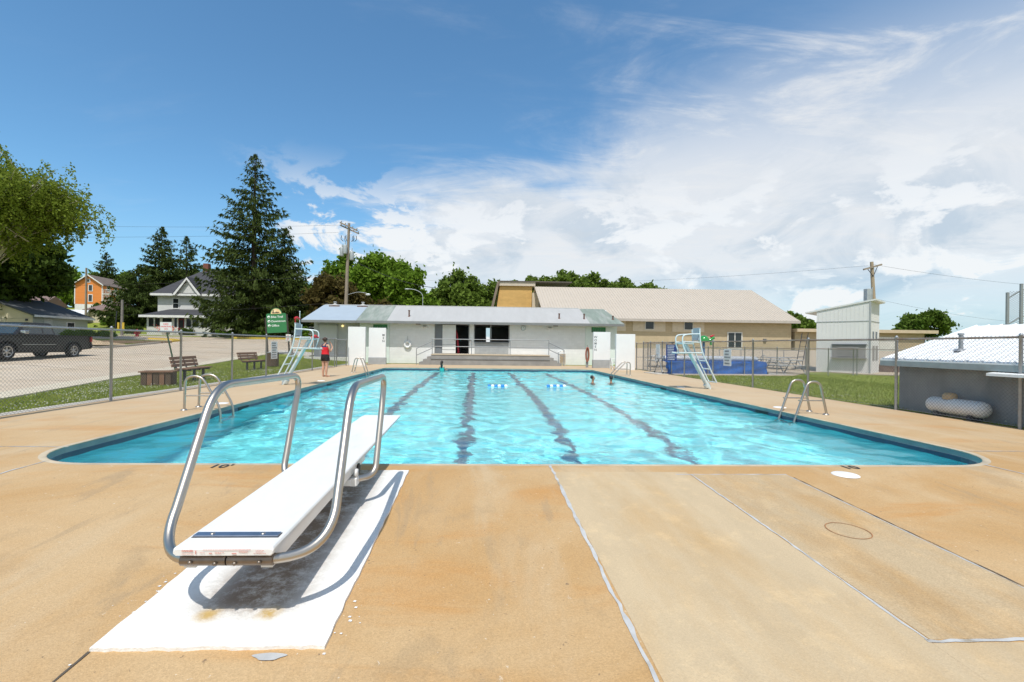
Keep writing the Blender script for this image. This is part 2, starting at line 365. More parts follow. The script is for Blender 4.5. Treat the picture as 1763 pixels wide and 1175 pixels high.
deck = make_deck()
def strip_on_deck(name, m, pts, wd, lift=.004, jit=.7, seed=1, parent=None):
    """an irregular painted or caulked strip following the deck surface"""
    r = random.Random(seed); L = []; P = [Vector((p[0], p[1], 0)) for p in pts]; samples = []
    for a, b in zip(P[:-1], P[1:]):
        n = max(2, int((b - a).length / .07)); samples += [a.lerp(b, k / n) for k in range(n)]
    samples.append(P[-1]); V = []; F = []
    for i, p in enumerate(samples):
        a = samples[max(0, i - 1)]; b = samples[min(len(samples) - 1, i + 1)]; t = (b - a).normalized(); nn = Vector((-t.y, t.x, 0)); off = nn * r.uniform(-.1, .1) * wd
        h = wd * .5 * (1 + r.uniform(-jit, jit)); h2 = wd * .5 * (1 + r.uniform(-jit, jit))
        for s_, q in ((1, h), (-1, h2)):
            c = p + off + nn * s_ * q; V.append((c.x, c.y, near_z(c.y) + lift))
    for i in range(len(samples) - 1): F.append((2 * i, 2 * i + 1, 2 * i + 3, 2 * i + 2))
    b = MB(); b.add(V, F); return b.build(name, m, parent)
# joints of the deck slabs
strip_on_deck('joint_sealant', M_caulk, [(.86, 5.5), (.84, 3.4), (.825, 1.2)], .025, seed=2, parent=deck)
strip_on_deck('joint_sealant', M_caulk, [(2.37, 5.1), (2.365, 3.6), (2.35, 2.35)], .016, seed=3, parent=deck)
strip_on_deck('joint_sealant', M_caulk, [(3.44, 5.11), (3.45, 2.2)], .012, seed=4, parent=deck)
strip_on_deck('joint_sealant', M_caulk, [(2.2, 5.105), (3.45, 5.11)], .016, seed=5, parent=deck)
strip_on_deck('joint_sealant', M_caulk, [(2.34, 2.345), (3.9, 2.36)], .022, seed=6, parent=deck)
strip_on_deck('joint_sealant', M_caulk, [(-4.95, 5.60), (-4.95, 1.5)], .022, seed=7, parent=deck)
strip_on_deck('joint_sealant', M_caulk, [(-5.32, 6.35), (-8.6, 6.40)], .022, seed=8, parent=deck)
strip_on_deck('joint_sealant', M_caulk, [(6.72, 6.3), (9.8, 6.32)], .022, seed=9, parent=deck)
strip_on_deck('joint_sealant', M_caulk, [(6.25, 5.56), (6.25, 1.5)], .022, seed=10, parent=deck)
strip_on_deck('crack', M_dark, [(-1.853, 2.34), (-1.852, 1.2)], .012, seed=11, parent=deck)
strip_on_deck('crack', M_dark, [(3.463, 5.0), (3.472, 2.1)], .008, .0055, .8, 12, deck)
strip_on_deck('joint_sealant', M_caulk, [(-5.8, 14.6), (-8.6, 14.6)], .018, seed=13, parent=deck)
strip_on_deck('joint_sealant', M_caulk, [(7.2, 14.6), (9.8, 14.6)], .018, seed=14, parent=deck)
def sloped_slab(name, x0, x1, y0, y1, h, m, n=14, jit=0., seed=1):
    r = random.Random(seed); b = MB(); ring = []
    for i in range(n): ring.append((x0 + (x1 - x0) * i / n, y0))
    for i in range(n): ring.append((x1, y0 + (y1 - y0) * i / n))
    for i in range(n): ring.append((x1 - (x1 - x0) * i / n, y1))
    for i in range(n): ring.append((x0, y1 - (y1 - y0) * i / n))
    ring = [(p[0] + r.uniform(-jit, jit), p[1] + r.uniform(-jit, jit)) for p in ring]; k = len(ring)
    V = [(x, y, near_z(y) + h) for x, y in ring] + [(x, y, near_z(y) - .05) for x, y in ring]
    F = [tuple(range(k))] + [(i, k + i, k + (i + 1) % k, (i + 1) % k) for i in range(k)]
    b.add(V, F); return b.build(name, m, deck)
agg = sloped_slab('deck_slab', 2.37, 3.445, 2.36, 5.10, .003, M_agg)
agg3 = sloped_slab('deck_slab', 2.353, 6.2, -2.0, 2.33, .0022, M_pale)
agg2 = sloped_slab('deck_slab', .86, 2.352, -2.0, 5.19, .0022, M_pale)
# ring of rust round an old anchor sleeve, white lid, patch
b = MB(); cxr, cyr = 2.985, 3.66
for k in range(40):
    a0, a1 = 2 * PI * k / 40, 2 * PI * (k + 1) / 40
    b.add([(cxr + r * math.cos(a), cyr + r * math.sin(a), near_z(cyr + r * math.sin(a)) + .0075) for a in (a0, a1) for r in (.148, .156)], [(0, 1, 3, 2)])
b.build('rust_ring', mat('rust', (.36, .17, .07), .9, var=.3, scale=20), deck)

# ---- the white painted diving pad
def pad_mat():
    m = M_pad; nt = m.node_tree; N = nt.nodes; b = N['Principled BSDF']; src = b.inputs['Base Color'].links[0].from_socket
    tc = N.new('ShaderNodeTexCoord'); sp = N.new('ShaderNodeSeparateXYZ'); nt.links.new(tc.outputs['Object'], sp.inputs[0])
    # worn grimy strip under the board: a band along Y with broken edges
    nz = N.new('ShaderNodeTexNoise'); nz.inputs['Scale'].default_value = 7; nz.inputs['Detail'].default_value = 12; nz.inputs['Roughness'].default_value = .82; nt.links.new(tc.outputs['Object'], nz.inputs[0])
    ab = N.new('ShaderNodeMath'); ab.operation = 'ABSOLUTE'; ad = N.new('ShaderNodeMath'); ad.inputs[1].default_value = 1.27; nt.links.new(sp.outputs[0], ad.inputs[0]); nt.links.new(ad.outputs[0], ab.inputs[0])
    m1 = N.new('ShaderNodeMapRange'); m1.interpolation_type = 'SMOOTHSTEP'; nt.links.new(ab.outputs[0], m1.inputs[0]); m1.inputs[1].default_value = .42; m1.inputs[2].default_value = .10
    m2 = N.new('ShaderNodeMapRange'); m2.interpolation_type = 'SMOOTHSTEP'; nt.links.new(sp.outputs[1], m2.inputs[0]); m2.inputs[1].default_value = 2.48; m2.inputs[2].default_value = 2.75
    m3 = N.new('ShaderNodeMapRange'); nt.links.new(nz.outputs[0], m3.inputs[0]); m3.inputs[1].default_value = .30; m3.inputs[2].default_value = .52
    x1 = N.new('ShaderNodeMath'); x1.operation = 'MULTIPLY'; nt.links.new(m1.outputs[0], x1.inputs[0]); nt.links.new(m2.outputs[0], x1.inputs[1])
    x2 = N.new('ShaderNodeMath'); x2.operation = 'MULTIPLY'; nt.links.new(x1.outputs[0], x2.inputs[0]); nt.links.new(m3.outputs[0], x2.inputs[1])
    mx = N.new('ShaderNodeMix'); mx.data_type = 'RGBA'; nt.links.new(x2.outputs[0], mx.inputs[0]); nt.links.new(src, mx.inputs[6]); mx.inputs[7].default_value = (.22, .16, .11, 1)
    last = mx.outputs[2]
    for (cx, cy) in ((-1.44, 2.60), (-1.12, 2.61)):      # two ochre drip stains
        vm = N.new('ShaderNodeVectorMath'); vm.operation = 'DISTANCE'; nt.links.new(tc.outputs['Object'], vm.inputs[0]); vm.inputs[1].default_value = (cx, cy, -.06)
        mm = N.new('ShaderNodeMapRange'); mm.interpolation_type = 'SMOOTHSTEP'; nt.links.new(vm.outputs['Value'], mm.inputs[0]); mm.inputs[1].default_value = .10; mm.inputs[2].default_value = .01
        xx = N.new('ShaderNodeMath'); xx.operation = 'MULTIPLY'; nt.links.new(mm.outputs[0], xx.inputs[0]); nt.links.new(m3.outputs[0], xx.inputs[1])
        my = N.new('ShaderNodeMix'); my.data_type = 'RGBA'; nt.links.new(xx.outputs[0], my.inputs[0]); nt.links.new(last, my.inputs[6]); my.inputs[7].default_value = (.50, .33, .10, 1); last = my.outputs[2]
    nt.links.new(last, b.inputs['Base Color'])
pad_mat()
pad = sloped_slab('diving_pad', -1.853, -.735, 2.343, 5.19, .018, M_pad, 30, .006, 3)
b = MB(); r_ = random.Random(9)
for k in range(26):   # flaked paint crumbs beside the pad edge
    side = r_.random(); x = -1.853 - abs(r_.gauss(0, .05)) if side < .55 else -.735 + abs(r_.gauss(0, .07)); y = r_.gauss(2.75, .28) if side < .55 else r_.gauss(2.5, .2); s_ = r_.uniform(.002, .010)
    z = near_z(y) + .004; b.add([(x - s_, y - s_ * .6, z), (x + s_ * .8, y - s_, z), (x + s_, y + s_ * .7, z), (x - s_ * .5, y + s_, z)], [(0, 1, 2, 3)])
tag(b.build('paint_flake', M_pad, deck), kind='stuff')
b = MB(); cxp, cyp = -.98, 2.30
b.add([(cxp + .075 * math.cos(a) * (1 + .25 * math.sin(3 * a)), cyp + .028 * math.sin(a) - .01, near_z(cyp) + .004) for a in [2 * PI * k / 22 for k in range(22)]], [tuple(range(22))])
b.build('sealant_patch', M_caulk, deck)

# ---- depth markings and lids on the deck
M_black = mat('black_stencil_paint', (.035, .04, .045), .8, var=.3, scale=20)
text('depth_marking', "10'", .20, M_black, deck, Matrix.Translation((-2.86, 5.385, .005)), .0005, spacing=1.0)
text('depth_marking', "10", .20, M_black, deck, Matrix.Translation((4.42, 5.40, .005)), .0005)
M_lid = mat('white_plastic_lid', (.82, .81, .78), .5, var=.04)
for (x, y, r) in ((4.12, 5.10, .135), (-5.78, 10.9, .14), (7.18, 10.9, .14), (7.12, 16.2, .14), (-5.75, 17.6, .14)):
    b = MB(); b.lathe([(0, .012), (r * .9, .012), (r, .004), (r, 0)], (0, 0, 0), 24); b.lathe([(0, .0135), (.012, .0135), (.012, .012)], (r * .45, 0, 0), 8)
    o = tag(b.build('skimmer_lid', M_lid, deck, loc=(x, y, near_z(y)))); 

# ---- basin
def zfloor(y): return -2.3 if y < 9 else (-2.3 + (y - 9) / 6 * .9 if y < 15 else -1.4 + (y - 15) / 13 * .4)
def wall_band(name, z0, z1, m, inset=0.):
    P = pool_outline(10, inset); n = len(P); b = MB(); V = []
    for p in P: V += [(p[0], p[1], z0), (p[0], p[1], z1)]
    b.add(V, [(2 * i, 2 * i + 1, 2 * ((i + 1) % n) + 1, 2 * ((i + 1) % n)) for i in range(n)]); return b.build(name, m)
pw = struct(wall_band('pool_wall', -.168, -3.1, mat('blue_pool_wall_paint', (.20, .88, .95), .7, var=.04, scale=.8))); pw.cycles.is_caustics_receiver = True
cop = wall_band('coping_band', 0, -.085, M_cop); cop.parent = pw
def bullnose():
    prof = [(-.07, .001), (-.02, .004), (.003, .003), (.008, -.002), (.009, -.006), (.006, -.011), (-.002, -.014)]; V = []; F = []; n = 0
    for (d, z) in prof:
        P = pool_outline(10, d); n = len(P); V += [(p[0], p[1], z) for p in P]
    for i in range(len(prof) - 1):
        for k in range(n): F.append((i * n + k, i * n + (k + 1) % n, (i + 1) * n + (k + 1) % n, (i + 1) * n + k))
    # straight runs need the inset as well: move them inwards
    b = MB(); b.add(V, F, True); return b.build('coping_nose', M_nose)
M_nose = mat('worn_coping_edge', (.52, .43, .30), .85, var=.16, scale=4, bump=.3, bscale=60, col2=(.40, .33, .24))
nose = bullnose(); nose.parent = pw
til = wall_band('tile_band', -.085, -.168, M_tile, .004); til.parent = pw
b = MB(); ys = [Y0 - .1, 9, 15, Y1 + .1]; V = []
for y in ys: V += [(X0 - .1, y, zfloor(y)), (X1 + .1, y, zfloor(y))]
b.add(V, [(2 * i, 2 * i + 1, 2 * i + 3, 2 * i + 2) for i in range(3)]); pf = struct(b.build('pool_floor', M_basin)); pf.cycles.is_caustics_receiver = True
for xc in (-2.28, -.22, 1.88, 3.95):
    b = MB(); V = []
    for y in (6.3, 9, 15, 27.2): V += [(xc - .13, y, zfloor(y) + .006), (xc + .13, y, zfloor(y) + .006)]
    b.add(V, [(2 * i, 2 * i + 1, 2 * i + 3, 2 * i + 2) for i in range(3)]); o = b.build('lane_line', M_lane, pf); o.cycles.is_caustics_receiver = True
M_hole = mat('dark_skimmer_mouth', (.012, .014, .018), .6)
for (x, y) in ((X0, 11.1), (X0, 17.4), (X0, 24.4), (X1, 10.95), (X1, 16.9), (X1, 23.6)):
    s_ = 1 if x < 0 else -1
    b = MB(); b.box((x - .03 if s_ > 0 else x - .012, y - .24, -.162), (x + .012 if s_ > 0 else x + .03, y + .24, -.085)); b.build('skimmer', M_hole, pw)

# ---- water with real ripples, lit through its surface
def make_water():
    s = .04; nx = int((X1 - X0) / s); ny = int((Y1 - Y0) / s); a, c = np.meshgrid(np.linspace(X0 + .002, X1 - .002, nx), np.linspace(Y0 + .002, Y1 - .002, ny))
    r = np.random.default_rng(3); z = np.zeros_like(a); wx = a + .18 * np.sin(c * .9 + 1.3) + .12 * np.sin(a * 1.7 + c * .6); wy = c + .2 * np.sin(a * 1.1 + .4) + .1 * np.sin(c * 1.9 - a)
    for i in range(90):
        lam = .21 * (1.25 / .21) ** r.random(); th = r.normal(1.4, .95); k = 2 * PI / lam; amp = .0022 * lam
        z += amp * np.sin(k * (wx * math.cos(th) + wy * math.sin(th)) + r.random() * 6.28)
    env = .75 + .45 * np.sin(a * .5 + 1) * np.sin(c * .33 + .5); z *= env
    co = np.stack([a, c, z + WL], -1).reshape(-1, 3); ix = np.arange(nx * ny).reshape(ny, nx); q = np.stack([ix[:-1, :-1], ix[:-1, 1:], ix[1:, 1:], ix[1:, :-1]], -1)
    # keep only what lies inside the rounded outline
    mx_, my_ = (a[:-1, :-1] + a[1:, 1:]) / 2, (c[:-1, :-1] + c[1:, 1:]) / 2; R = .9; ddx = np.maximum(0, np.maximum(X0 + R - mx_, mx_ - (X1 - R))); ddy = np.maximum(0, np.maximum(Y0 + R - my_, my_ - (Y1 - R)))
    q = q[np.hypot(ddx, ddy) < R + .03].reshape(-1, 4)
    m = bpy.data.materials.new('pool_water'); m.use_nodes = True; t = m.node_tree; t.nodes.clear(); o = t.nodes.new('ShaderNodeOutputMaterial'); g = t.nodes.new('ShaderNodeBsdfGlass')
    g.inputs['IOR'].default_value = 1.33; g.inputs['Roughness'].default_value = 0; g.inputs['Color'].default_value = (.98, 1, 1, 1); t.links.new(g.outputs[0], o.inputs[0])
    tc = t.nodes.new('ShaderNodeTexCoord'); mp = t.nodes.new('ShaderNodeMapping'); mp.inputs['Scale'].default_value = (.75, 1.5, 1); t.links.new(tc.outputs['Object'], mp.inputs[0])
    n1 = t.nodes.new('ShaderNodeTexNoise'); n1.inputs['Scale'].default_value = 9; n1.inputs['Detail'].default_value = 4; n1.inputs['Roughness'].default_value = .5; n1.inputs['Distortion'].default_value = .8; t.links.new(mp.outputs[0], n1.inputs['Vector'])
    bp = t.nodes.new('ShaderNodeBump'); bp.inputs['Strength'].default_value = .22; bp.inputs['Distance'].default_value = .03; t.links.new(n1.outputs[0], bp.inputs['Height']); t.links.new(bp.outputs[0], g.inputs['Normal'])
    ob = struct(link('water', npmesh('water', co, q, m, True))); ob.cycles.is_caustics_caster = True; return ob
make_water()

# ---- road, kerbs, sidewalk on the left; paved yard on the right
def sheet(name, left, right, m, lift=.03, n=24, cross=6):
    """ribbon between two polylines laid on the terrain"""
    def res(P):
        P = [Vector((*p, 0)) for p in P]; L = [0]
        for a, c in zip(P[:-1], P[1:]): L.append(L[-1] + (c - a).length)
        out = []
        for k in range(n + 1):
            d = L[-1] * k / n; i = max(0, min(len(P) - 2, next((j for j in range(len(L) - 1) if L[j + 1] >= d), len(P) - 2))); t = (d - L[i]) / max(1e-6, L[i + 1] - L[i]); out.append(P[i].lerp(P[i + 1], t))
        return out
    A, Bq = res(left), res(right); V = []; F = []
    for p, q in zip(A, Bq):
        for j in range(cross + 1): c = p.lerp(q, j / cross); V.append((c.x, c.y, tz(c.x, c.y) + lift))
    w_ = cross + 1
    for i in range(n):
        for j in range(cross): F.append((i * w_ + j, i * w_ + j + 1, (i + 1) * w_ + j + 1, (i + 1) * w_ + j))
    base = len(V); ring = [i * w_ for i in range(n + 1)] + [n * w_ + j for j in range(1, cross + 1)] + [i * w_ + cross for i in range(n - 1, -1, -1)] + list(range(cross - 1, 0, -1))
    V += [(V[i][0], V[i][1], V[i][2] - .15) for i in ring]; k = len(ring)
    F += [(ring[i], ring[(i + 1) % k], base + (i + 1) % k, base + i) for i in range(k)]
    return struct(link(name, npmesh(name, np.array(V), np.array(F), m, False)))
road_near = [(-9.4, 2), (-11.3, 11.7), (-13.6, 18.3), (-15.0, 25), (-15.4, 30), (-15.6, 36), (-14.5, 42), (-9, 47), (6, 50)]
road_far = [(-27, 4), (-27.0, 18), (-27.0, 28), (-27.2, 34), (-27.5, 40), (-27.8, 45), (-27, 50), (-20, 54), (6, 57)]
sheet('road', road_near, road_far, M_road, .012, 60, 10)
sheet('road_shoulder', [(p[0] + .15, p[1]) for p in road_near[:6]], [(p[0] - .75, p[1] + .05) for p in road_near[:6]], mat('pale_shoulder', (.56, .49, .37), .9, var=.12, scale=2), .02, 30, 2)
sheet('road', [(-27.0, 46), (-60, 43), (-110, 40)], [(-27.0, 52.5), (-60, 50), (-110, 46)], M_road, .026, 30, 4)
M_rj = mat('dark_road_joint', (.22, .18, .14), .95, var=.3, scale=5)
for k in range(9):
    y_ = 12 + k * 4.4; xa = float(np.interp(y_, [p[1] for p in road_near], [p[0] for p in road_near])); xb = -26.8
    j = sheet('road_joint', [(xa - .8, y_), (xb, y_ + 1.5)], [(xa - .8, y_ + .05), (xb, y_ + 1.55)], M_rj, .0165, 24, 1); j.parent = bpy.data.objects['road']; del j['kind']
def kerb(P, h, wd, m, name='kerb'):
    b = MB(); n = 0
    Q = []
    for a, c in zip(P[:-1], P[1:]):
        a, c = Vector((*a, 0)), Vector((*c, 0)); k = max(1, int((c - a).length / 1.2)); Q += [a.lerp(c, i / k) for i in range(k)]
    Q.append(Vector((*P[-1], 0))); V = []; F = []
    for i, p in enumerate(Q):
        t = (Q[min(i + 1, len(Q) - 1)] - Q[max(i - 1, 0)]).normalized(); nn = Vector((-t.y, t.x, 0)) * wd / 2; z = tz(p.x, p.y)
        for (s_, zz) in ((1, -.1), (1, h), (-1, h), (-1, -.1)): V.append((p.x + nn.x * s_, p.y + nn.y * s_, z + zz))
    for i in range(len(Q) - 1):
        for j in range(3): F.append((4 * i + j, 4 * i + j + 1, 4 * i + 5 + j, 4 * i + 4 + j))
    F += [(0, 1, 2, 3)]; b.add(V, F); return struct(b.build(name, m))
kerb(road_far[1:5] + [(-27.7, 43.5)], .15, .22, M_kerb)
kerb([(-27.7, 43.5), (-27.9, 45.2), (-29.2, 46.2), (-31.5, 46.3)], .155, .22, M_yellow, 'yellow_kerb')
kerb([(-27.0, 52.7), (-20, 54.2), (-8, 56)], .15, .25, M_yellow, 'yellow_kerb')
sheet('sidewalk', [(-27, 56.2), (-60, 53.5), (-100, 51)], [(-27, 57.6), (-60, 54.9), (-100, 52.4)], M_walk, .04, 30, 2)
sheet('kerb_strip', [(DXL - .30, 3), (DXL - .30, 28.4)], [(DXL + .02, 3), (DXL + .02, 28.4)], M_walk, .012, 20, 1)
M_gravel = mat('tan_yard_gravel', (.47, .38, .27), .95, var=.2, scale=12, bump=.6, bscale=50)
sheet('paved_yard', [(9.9, 23.3), (16.3, 23.6), (19.8, 27.5), (30, 30.5)], [(10.5, 44), (17, 45.6), (22, 45.8), (46, 45.9)], M_gravel, .012, 30, 12)
sheet('gravel_apron', [(21.6, 25.7), (24, 23.6), (27.5, 22.6)], [(20.5, 30), (26.5, 31), (34, 32)], M_gravel, .02, 16, 8)
sheet('driveway', [(-16.5, 36.5), (-12.5, 35.4)], [(-16, 38.8), (-12.5, 38.0)], M_walk, .05, 10, 4)
# ================================================================== POOL FURNITURE
M_steel = mat('brushed_stainless', (.50, .455, .395), .38, 1.0, var=.08, scale=6, bump=.05, bscale=300)
M_steel2 = mat('dull_stainless_plate', (.24, .20, .165), .42, .9, var=.25, scale=9)
M_board = mat('white_board_gelcoat', (.80, .80, .785), .5, var=.03, scale=4, bump=.35, bscale=330, col2=(.70, .69, .665), fac2=(.55, .78), stretch=(2, .7, 1))
M_bluesteel = mat('clamp_plate', (.33, .38, .47), .3, .9, var=.12, scale=12)
M_red = mat('red_print', (.62, .24, .20), .7, var=.2, scale=60)
M_blackrub = mat('black_rubber', (.02, .02, .022), .6)
M_whitep = mat('white_enamel', (.78, .78, .76), .4, var=.05, scale=5)

# ---- diving board
DB = thing('diving_board', 'white springboard with two bent stainless steel handrail hoops on the white pad', 'diving board', (-1.29, 3.6, near_z(3.6)))
bx0, bx1, by0, by1 = -1.545, -1.038, 2.46, 6.52
def bz(y): return .345 + (y - 2.46) * .0205         # top of the board
prof = [(-.2535, -.012), (-.2535, -.034), (-.240, -.046), (.240, -.046), (.2535, -.034), (.2535, -.012), (.247, -.003), (.236, 0), (-.236, 0), (-.247, -.003)]
b = MB(); ny = 24; V = []; F = []
for i in range(ny + 1):
    y = by0 + (by1 - by0) * i / ny; tp = 1. if y < 4.5 else 1 - .45 * (y - 4.5) / 2.02
    nose = .010 if i in (0, ny) else 0
    for (u, z) in prof: V.append((-1.2915 + u * (1 - nose * 1.2), y + (nose * .3 if i == 0 else 0), bz(y) + z * tp - (nose if z > -.02 else -nose * .4)))
    if i == 0:   # rounded near lip
        for (u, z) in prof: V.append((-1.2915 + u, by0 + .012, bz(by0 + .012) + z))
n = len(prof); rows = ny + 2
for i in range(rows - 1):
    for k in range(n): F.append((i * n + k, i * n + (k + 1) % n, (i + 1) * n + (k + 1) % n, (i + 1) * n + k))
F += [tuple(range(n))[::-1], tuple((rows - 1) * n + k for k in range(n))]
b.add(V, F); board = b.build('board', M_board, DB, True)
b = MB(); b.box((-1.516, 2.585, bz(2.6) + .001), (-1.066, 2.635, bz(2.6) + .010), bev=.002); pl = b.build('clamp_plate', M_bluesteel, board, True)
b = MB(); b.box((-1.52, 2.579, bz(2.6) - .002), (-1.062, 2.641, bz(2.6) + .002)); b.build('gasket', M_blackrub, board, True)
for x in (-1.425, -1.155):
    b = MB(); b.lathe([(0, .016), (.010, .014), (.013, .010), (.013, 0)], (x, 2.61, bz(2.6)), 12); b.build('bolt', M_steel, board, True)
# red warning print on the near lip (one word can be read, the rest is rows of tiny marks)
Mt = Matrix.Translation((-1.475 + .61 - .61 + 1.29 - 0, 0, 0))
def lip(x, z): return Matrix.Translation((x + 1.29, by0 - 3.6 - .0015, z - near_z(3.6))) @ Matrix.Rotation(PI / 2, 4, 'X')
zl = bz(by0) - .022
text('warning_print', 'DANGER', .014, M_red, board, lip(-1.468, zl + .006), .0004)
r_ = random.Random(4); b = MB()
def ticks(x0, x1, z, h):
    x = x0
    while x < x1:
        wd = r_.uniform(.0025, .007); b.box((x, by0 - .0022, z), (x + wd, by0 - .001, z + h * .6)); x += wd + r_.uniform(.0012, .003)
ticks(-1.39, -1.155, zl + .010, .0042); ticks(-1.33, -1.29, zl - .002, .003); ticks(-1.33, -1.30, zl - .008, .003); ticks(-1.21, -1.165, zl + .003, .003); ticks(-1.21, -1.17, zl - .003, .003)
ticks(-1.125, -1.085, zl + .006, .003); ticks(-1.125, -1.09, zl - .001, .003); ticks(-1.135, -1.075, zl - .008, .0028); ticks(-1.495, -1.445, zl - .010, .003); ticks(-1.405, -1.385, zl - .004, .003)
b.box((-1.428, by0 - .0022, zl - .010), (-1.4245, by0 - .001, zl + .008)); b.box((-1.36, by0 - .0022, zl - .008), (-1.345, by0 - .001, zl - .004)); b.box((-1.245, by0 - .0022, zl - .010), (-1.222, by0 - .001, zl - .006))
tag(b.build('fine_print', M_red, board, True), kind='stuff')
# stringers below the board
b = MB()
for x in (-1.49, -1.095): b.add([(x - .03, 2.52, .215), (x + .03, 2.52, .215), (x + .03, 4.55, .285), (x - .03, 4.55, .285), (x - .03, 2.52, .296), (x + .03, 2.52, .296), (x + .03, 4.55, .338), (x - .03, 4.55, .338)], [(0, 3, 2, 1), (4, 5, 6, 7), (0, 1, 5, 4), (1, 2, 6, 5), (2, 3, 7, 6), (3, 0, 4, 7)])
b.box((-1.52, 4.02, .19), (-1.06, 4.14, .245), bev=.006)
b.build('stringer_frame', M_whitep, DB, True)
b = MB(); b.box((-1.43, 4.02, near_z(4.1) + .015), (-1.33, 4.14, .192), bev=.006); b.build('pedestal', M_steel2, DB, True)
b = MB(); b.tube([(-1.53, 4.28, .275), (-1.05, 4.28, .275)], .045, 14); b.build('fulcrum_roller', M_blackrub, DB, True)
# handrail hoops
RT = .0275
for s_ in (-1, 1):
    cx = -1.29
    X_ = cx + s_ * .462
    pts = [(cx + s_ * .006, 2.515, .262), (cx + s_ * .25, 2.515, .262), (X_, 2.60, .30), (X_ + s_ * .0, 2.66, .50), (X_, 3.03, 1.075), (X_, 4.27, 1.085), (X_, 4.15, .50), (X_, 4.10, .245), (cx + s_ * .22, 4.08, .220)]
    Xf = cx + s_ * (.385 if s_ > 0 else .43)
    q0, q1, q2 = Vector((cx + s_ * .21, 2.52, .261)), Vector((X_, 2.66, .205)), Vector((X_, 2.825, .42))
    bend = [q0 * (1 - k / 12) ** 2 + q1 * 2 * (k / 12) * (1 - k / 12) + q2 * (k / 12) ** 2 for k in range(13)]
    path = [Vector(pts[0])] + bend + fillet([q2, (X_ + (.0 if s_ < 0 else -.02), 3.22, 1.105), (Xf, 4.66, 1.085), (Xf, 4.26, .222), (cx + s_ * .24, 4.12, .218)], [.20, .20, .22], 9)[1:]
    b = MB(); b.tube(path, RT, 14); h = b.build('handrail', M_steel, DB, True)
    b = MB()
    b.tube([(cx + s_ * .004, 2.5135, .262), (cx + s_ * .235, 2.5135, .262)], RT + .004, 14); b.build('splice_sleeve', M_steel2, h, True)
    for k, x in enumerate((.05, .175)):
        b = MB(); b.lathe([(0, -.012), (.008, -.010), (.011, -.004), (.011, .004)], (cx + s_ * x, 2.478, .255 + .006 * k), 10, 'y'); b.build('bolt', M_steel2, h, True)
    b = MB(); b.box((cx + s_ * .25 - .028, 4.03, .185), (cx + s_ * .25 + .028, 4.13, .252), bev=.006); b.lathe([(0, -.012), (.034, -.012), (.034, .012), (0, .012)], (cx + s_ * .262, 4.085, .288), 14, 'x'); b.build('bracket', M_whitep, h, True)

# ---- pool ladders
def ladder(label, cx, cy, side, style, group='grab rail ladders round the pool'):
    """side = +1: water lies towards +x"""
    t = thing('pool_ladder', label, 'ladder', (cx, cy, 0), 0, group)
    r = .024
    for v in (-.25, .25):
        if style == 'slant': P = fillet([(-.02 * side, v, 0), (.14 * side, v, .70), (.40 * side, v, .70), (.78 * side, v, -.42), (.78 * side, v, -.60)], .22, 7)
        elif style == 'upright': P = fillet([(0, v, 0), (.02 * side, v, .69), (.34 * side, v, .70), (.72 * side, v, .05), (.735 * side, v, -.80)], .17, 7)
        else: P = fillet([(0, v, 0), (.0, v, .62), (.20 * side, v, .66), (.80 * side, v, .05), (.80 * side, v, -.80)], .12, 6)
        b = MB(); b.tube(P, r, 12); rail = b.build('rail', M_steel, t)
        b = MB(); b.lathe([(r, .03), (.05, .022), (.065, .006), (.065, 0)], (0, v, 0), 16); b.build('flange', M_steel, rail)
        b = MB(); zc = .30
        x0, x1 = ((.05, .60) if style == 'slant' else (.01, .52) if style == 'upright' else (.0, .50)); 
        b.tube([(x0 * side, v, zc), (x1 * side, v, zc)], .014, 8); b.build('brace', M_steel, rail)
    for z in (-.28, -.55):
        b = MB(); xx = {'slant': .76, 'upright': .74, 'low': .80}[style] * side; b.box((xx - .04, -.25, z - .015), (xx + .04, .25, z + .015), bev=.005); b.build('tread', M_whitep, t)
    return t
ladder('steel pool ladder with upright rails behind the springboard handrail', -5.93, 10.02, 1, 'upright')
ladder('steel pool ladder with slanted rails at the near right pool edge', 7.43, 10.0, -1, 'slant')
ladder('small steel pool ladder in front of the white privacy wall left of the steps', -5.95, 22.9, 1, 'slant')
ladder('small steel pool ladder beside the outermost white privacy wall on the right', 7.40, 22.75, -1, 'low')

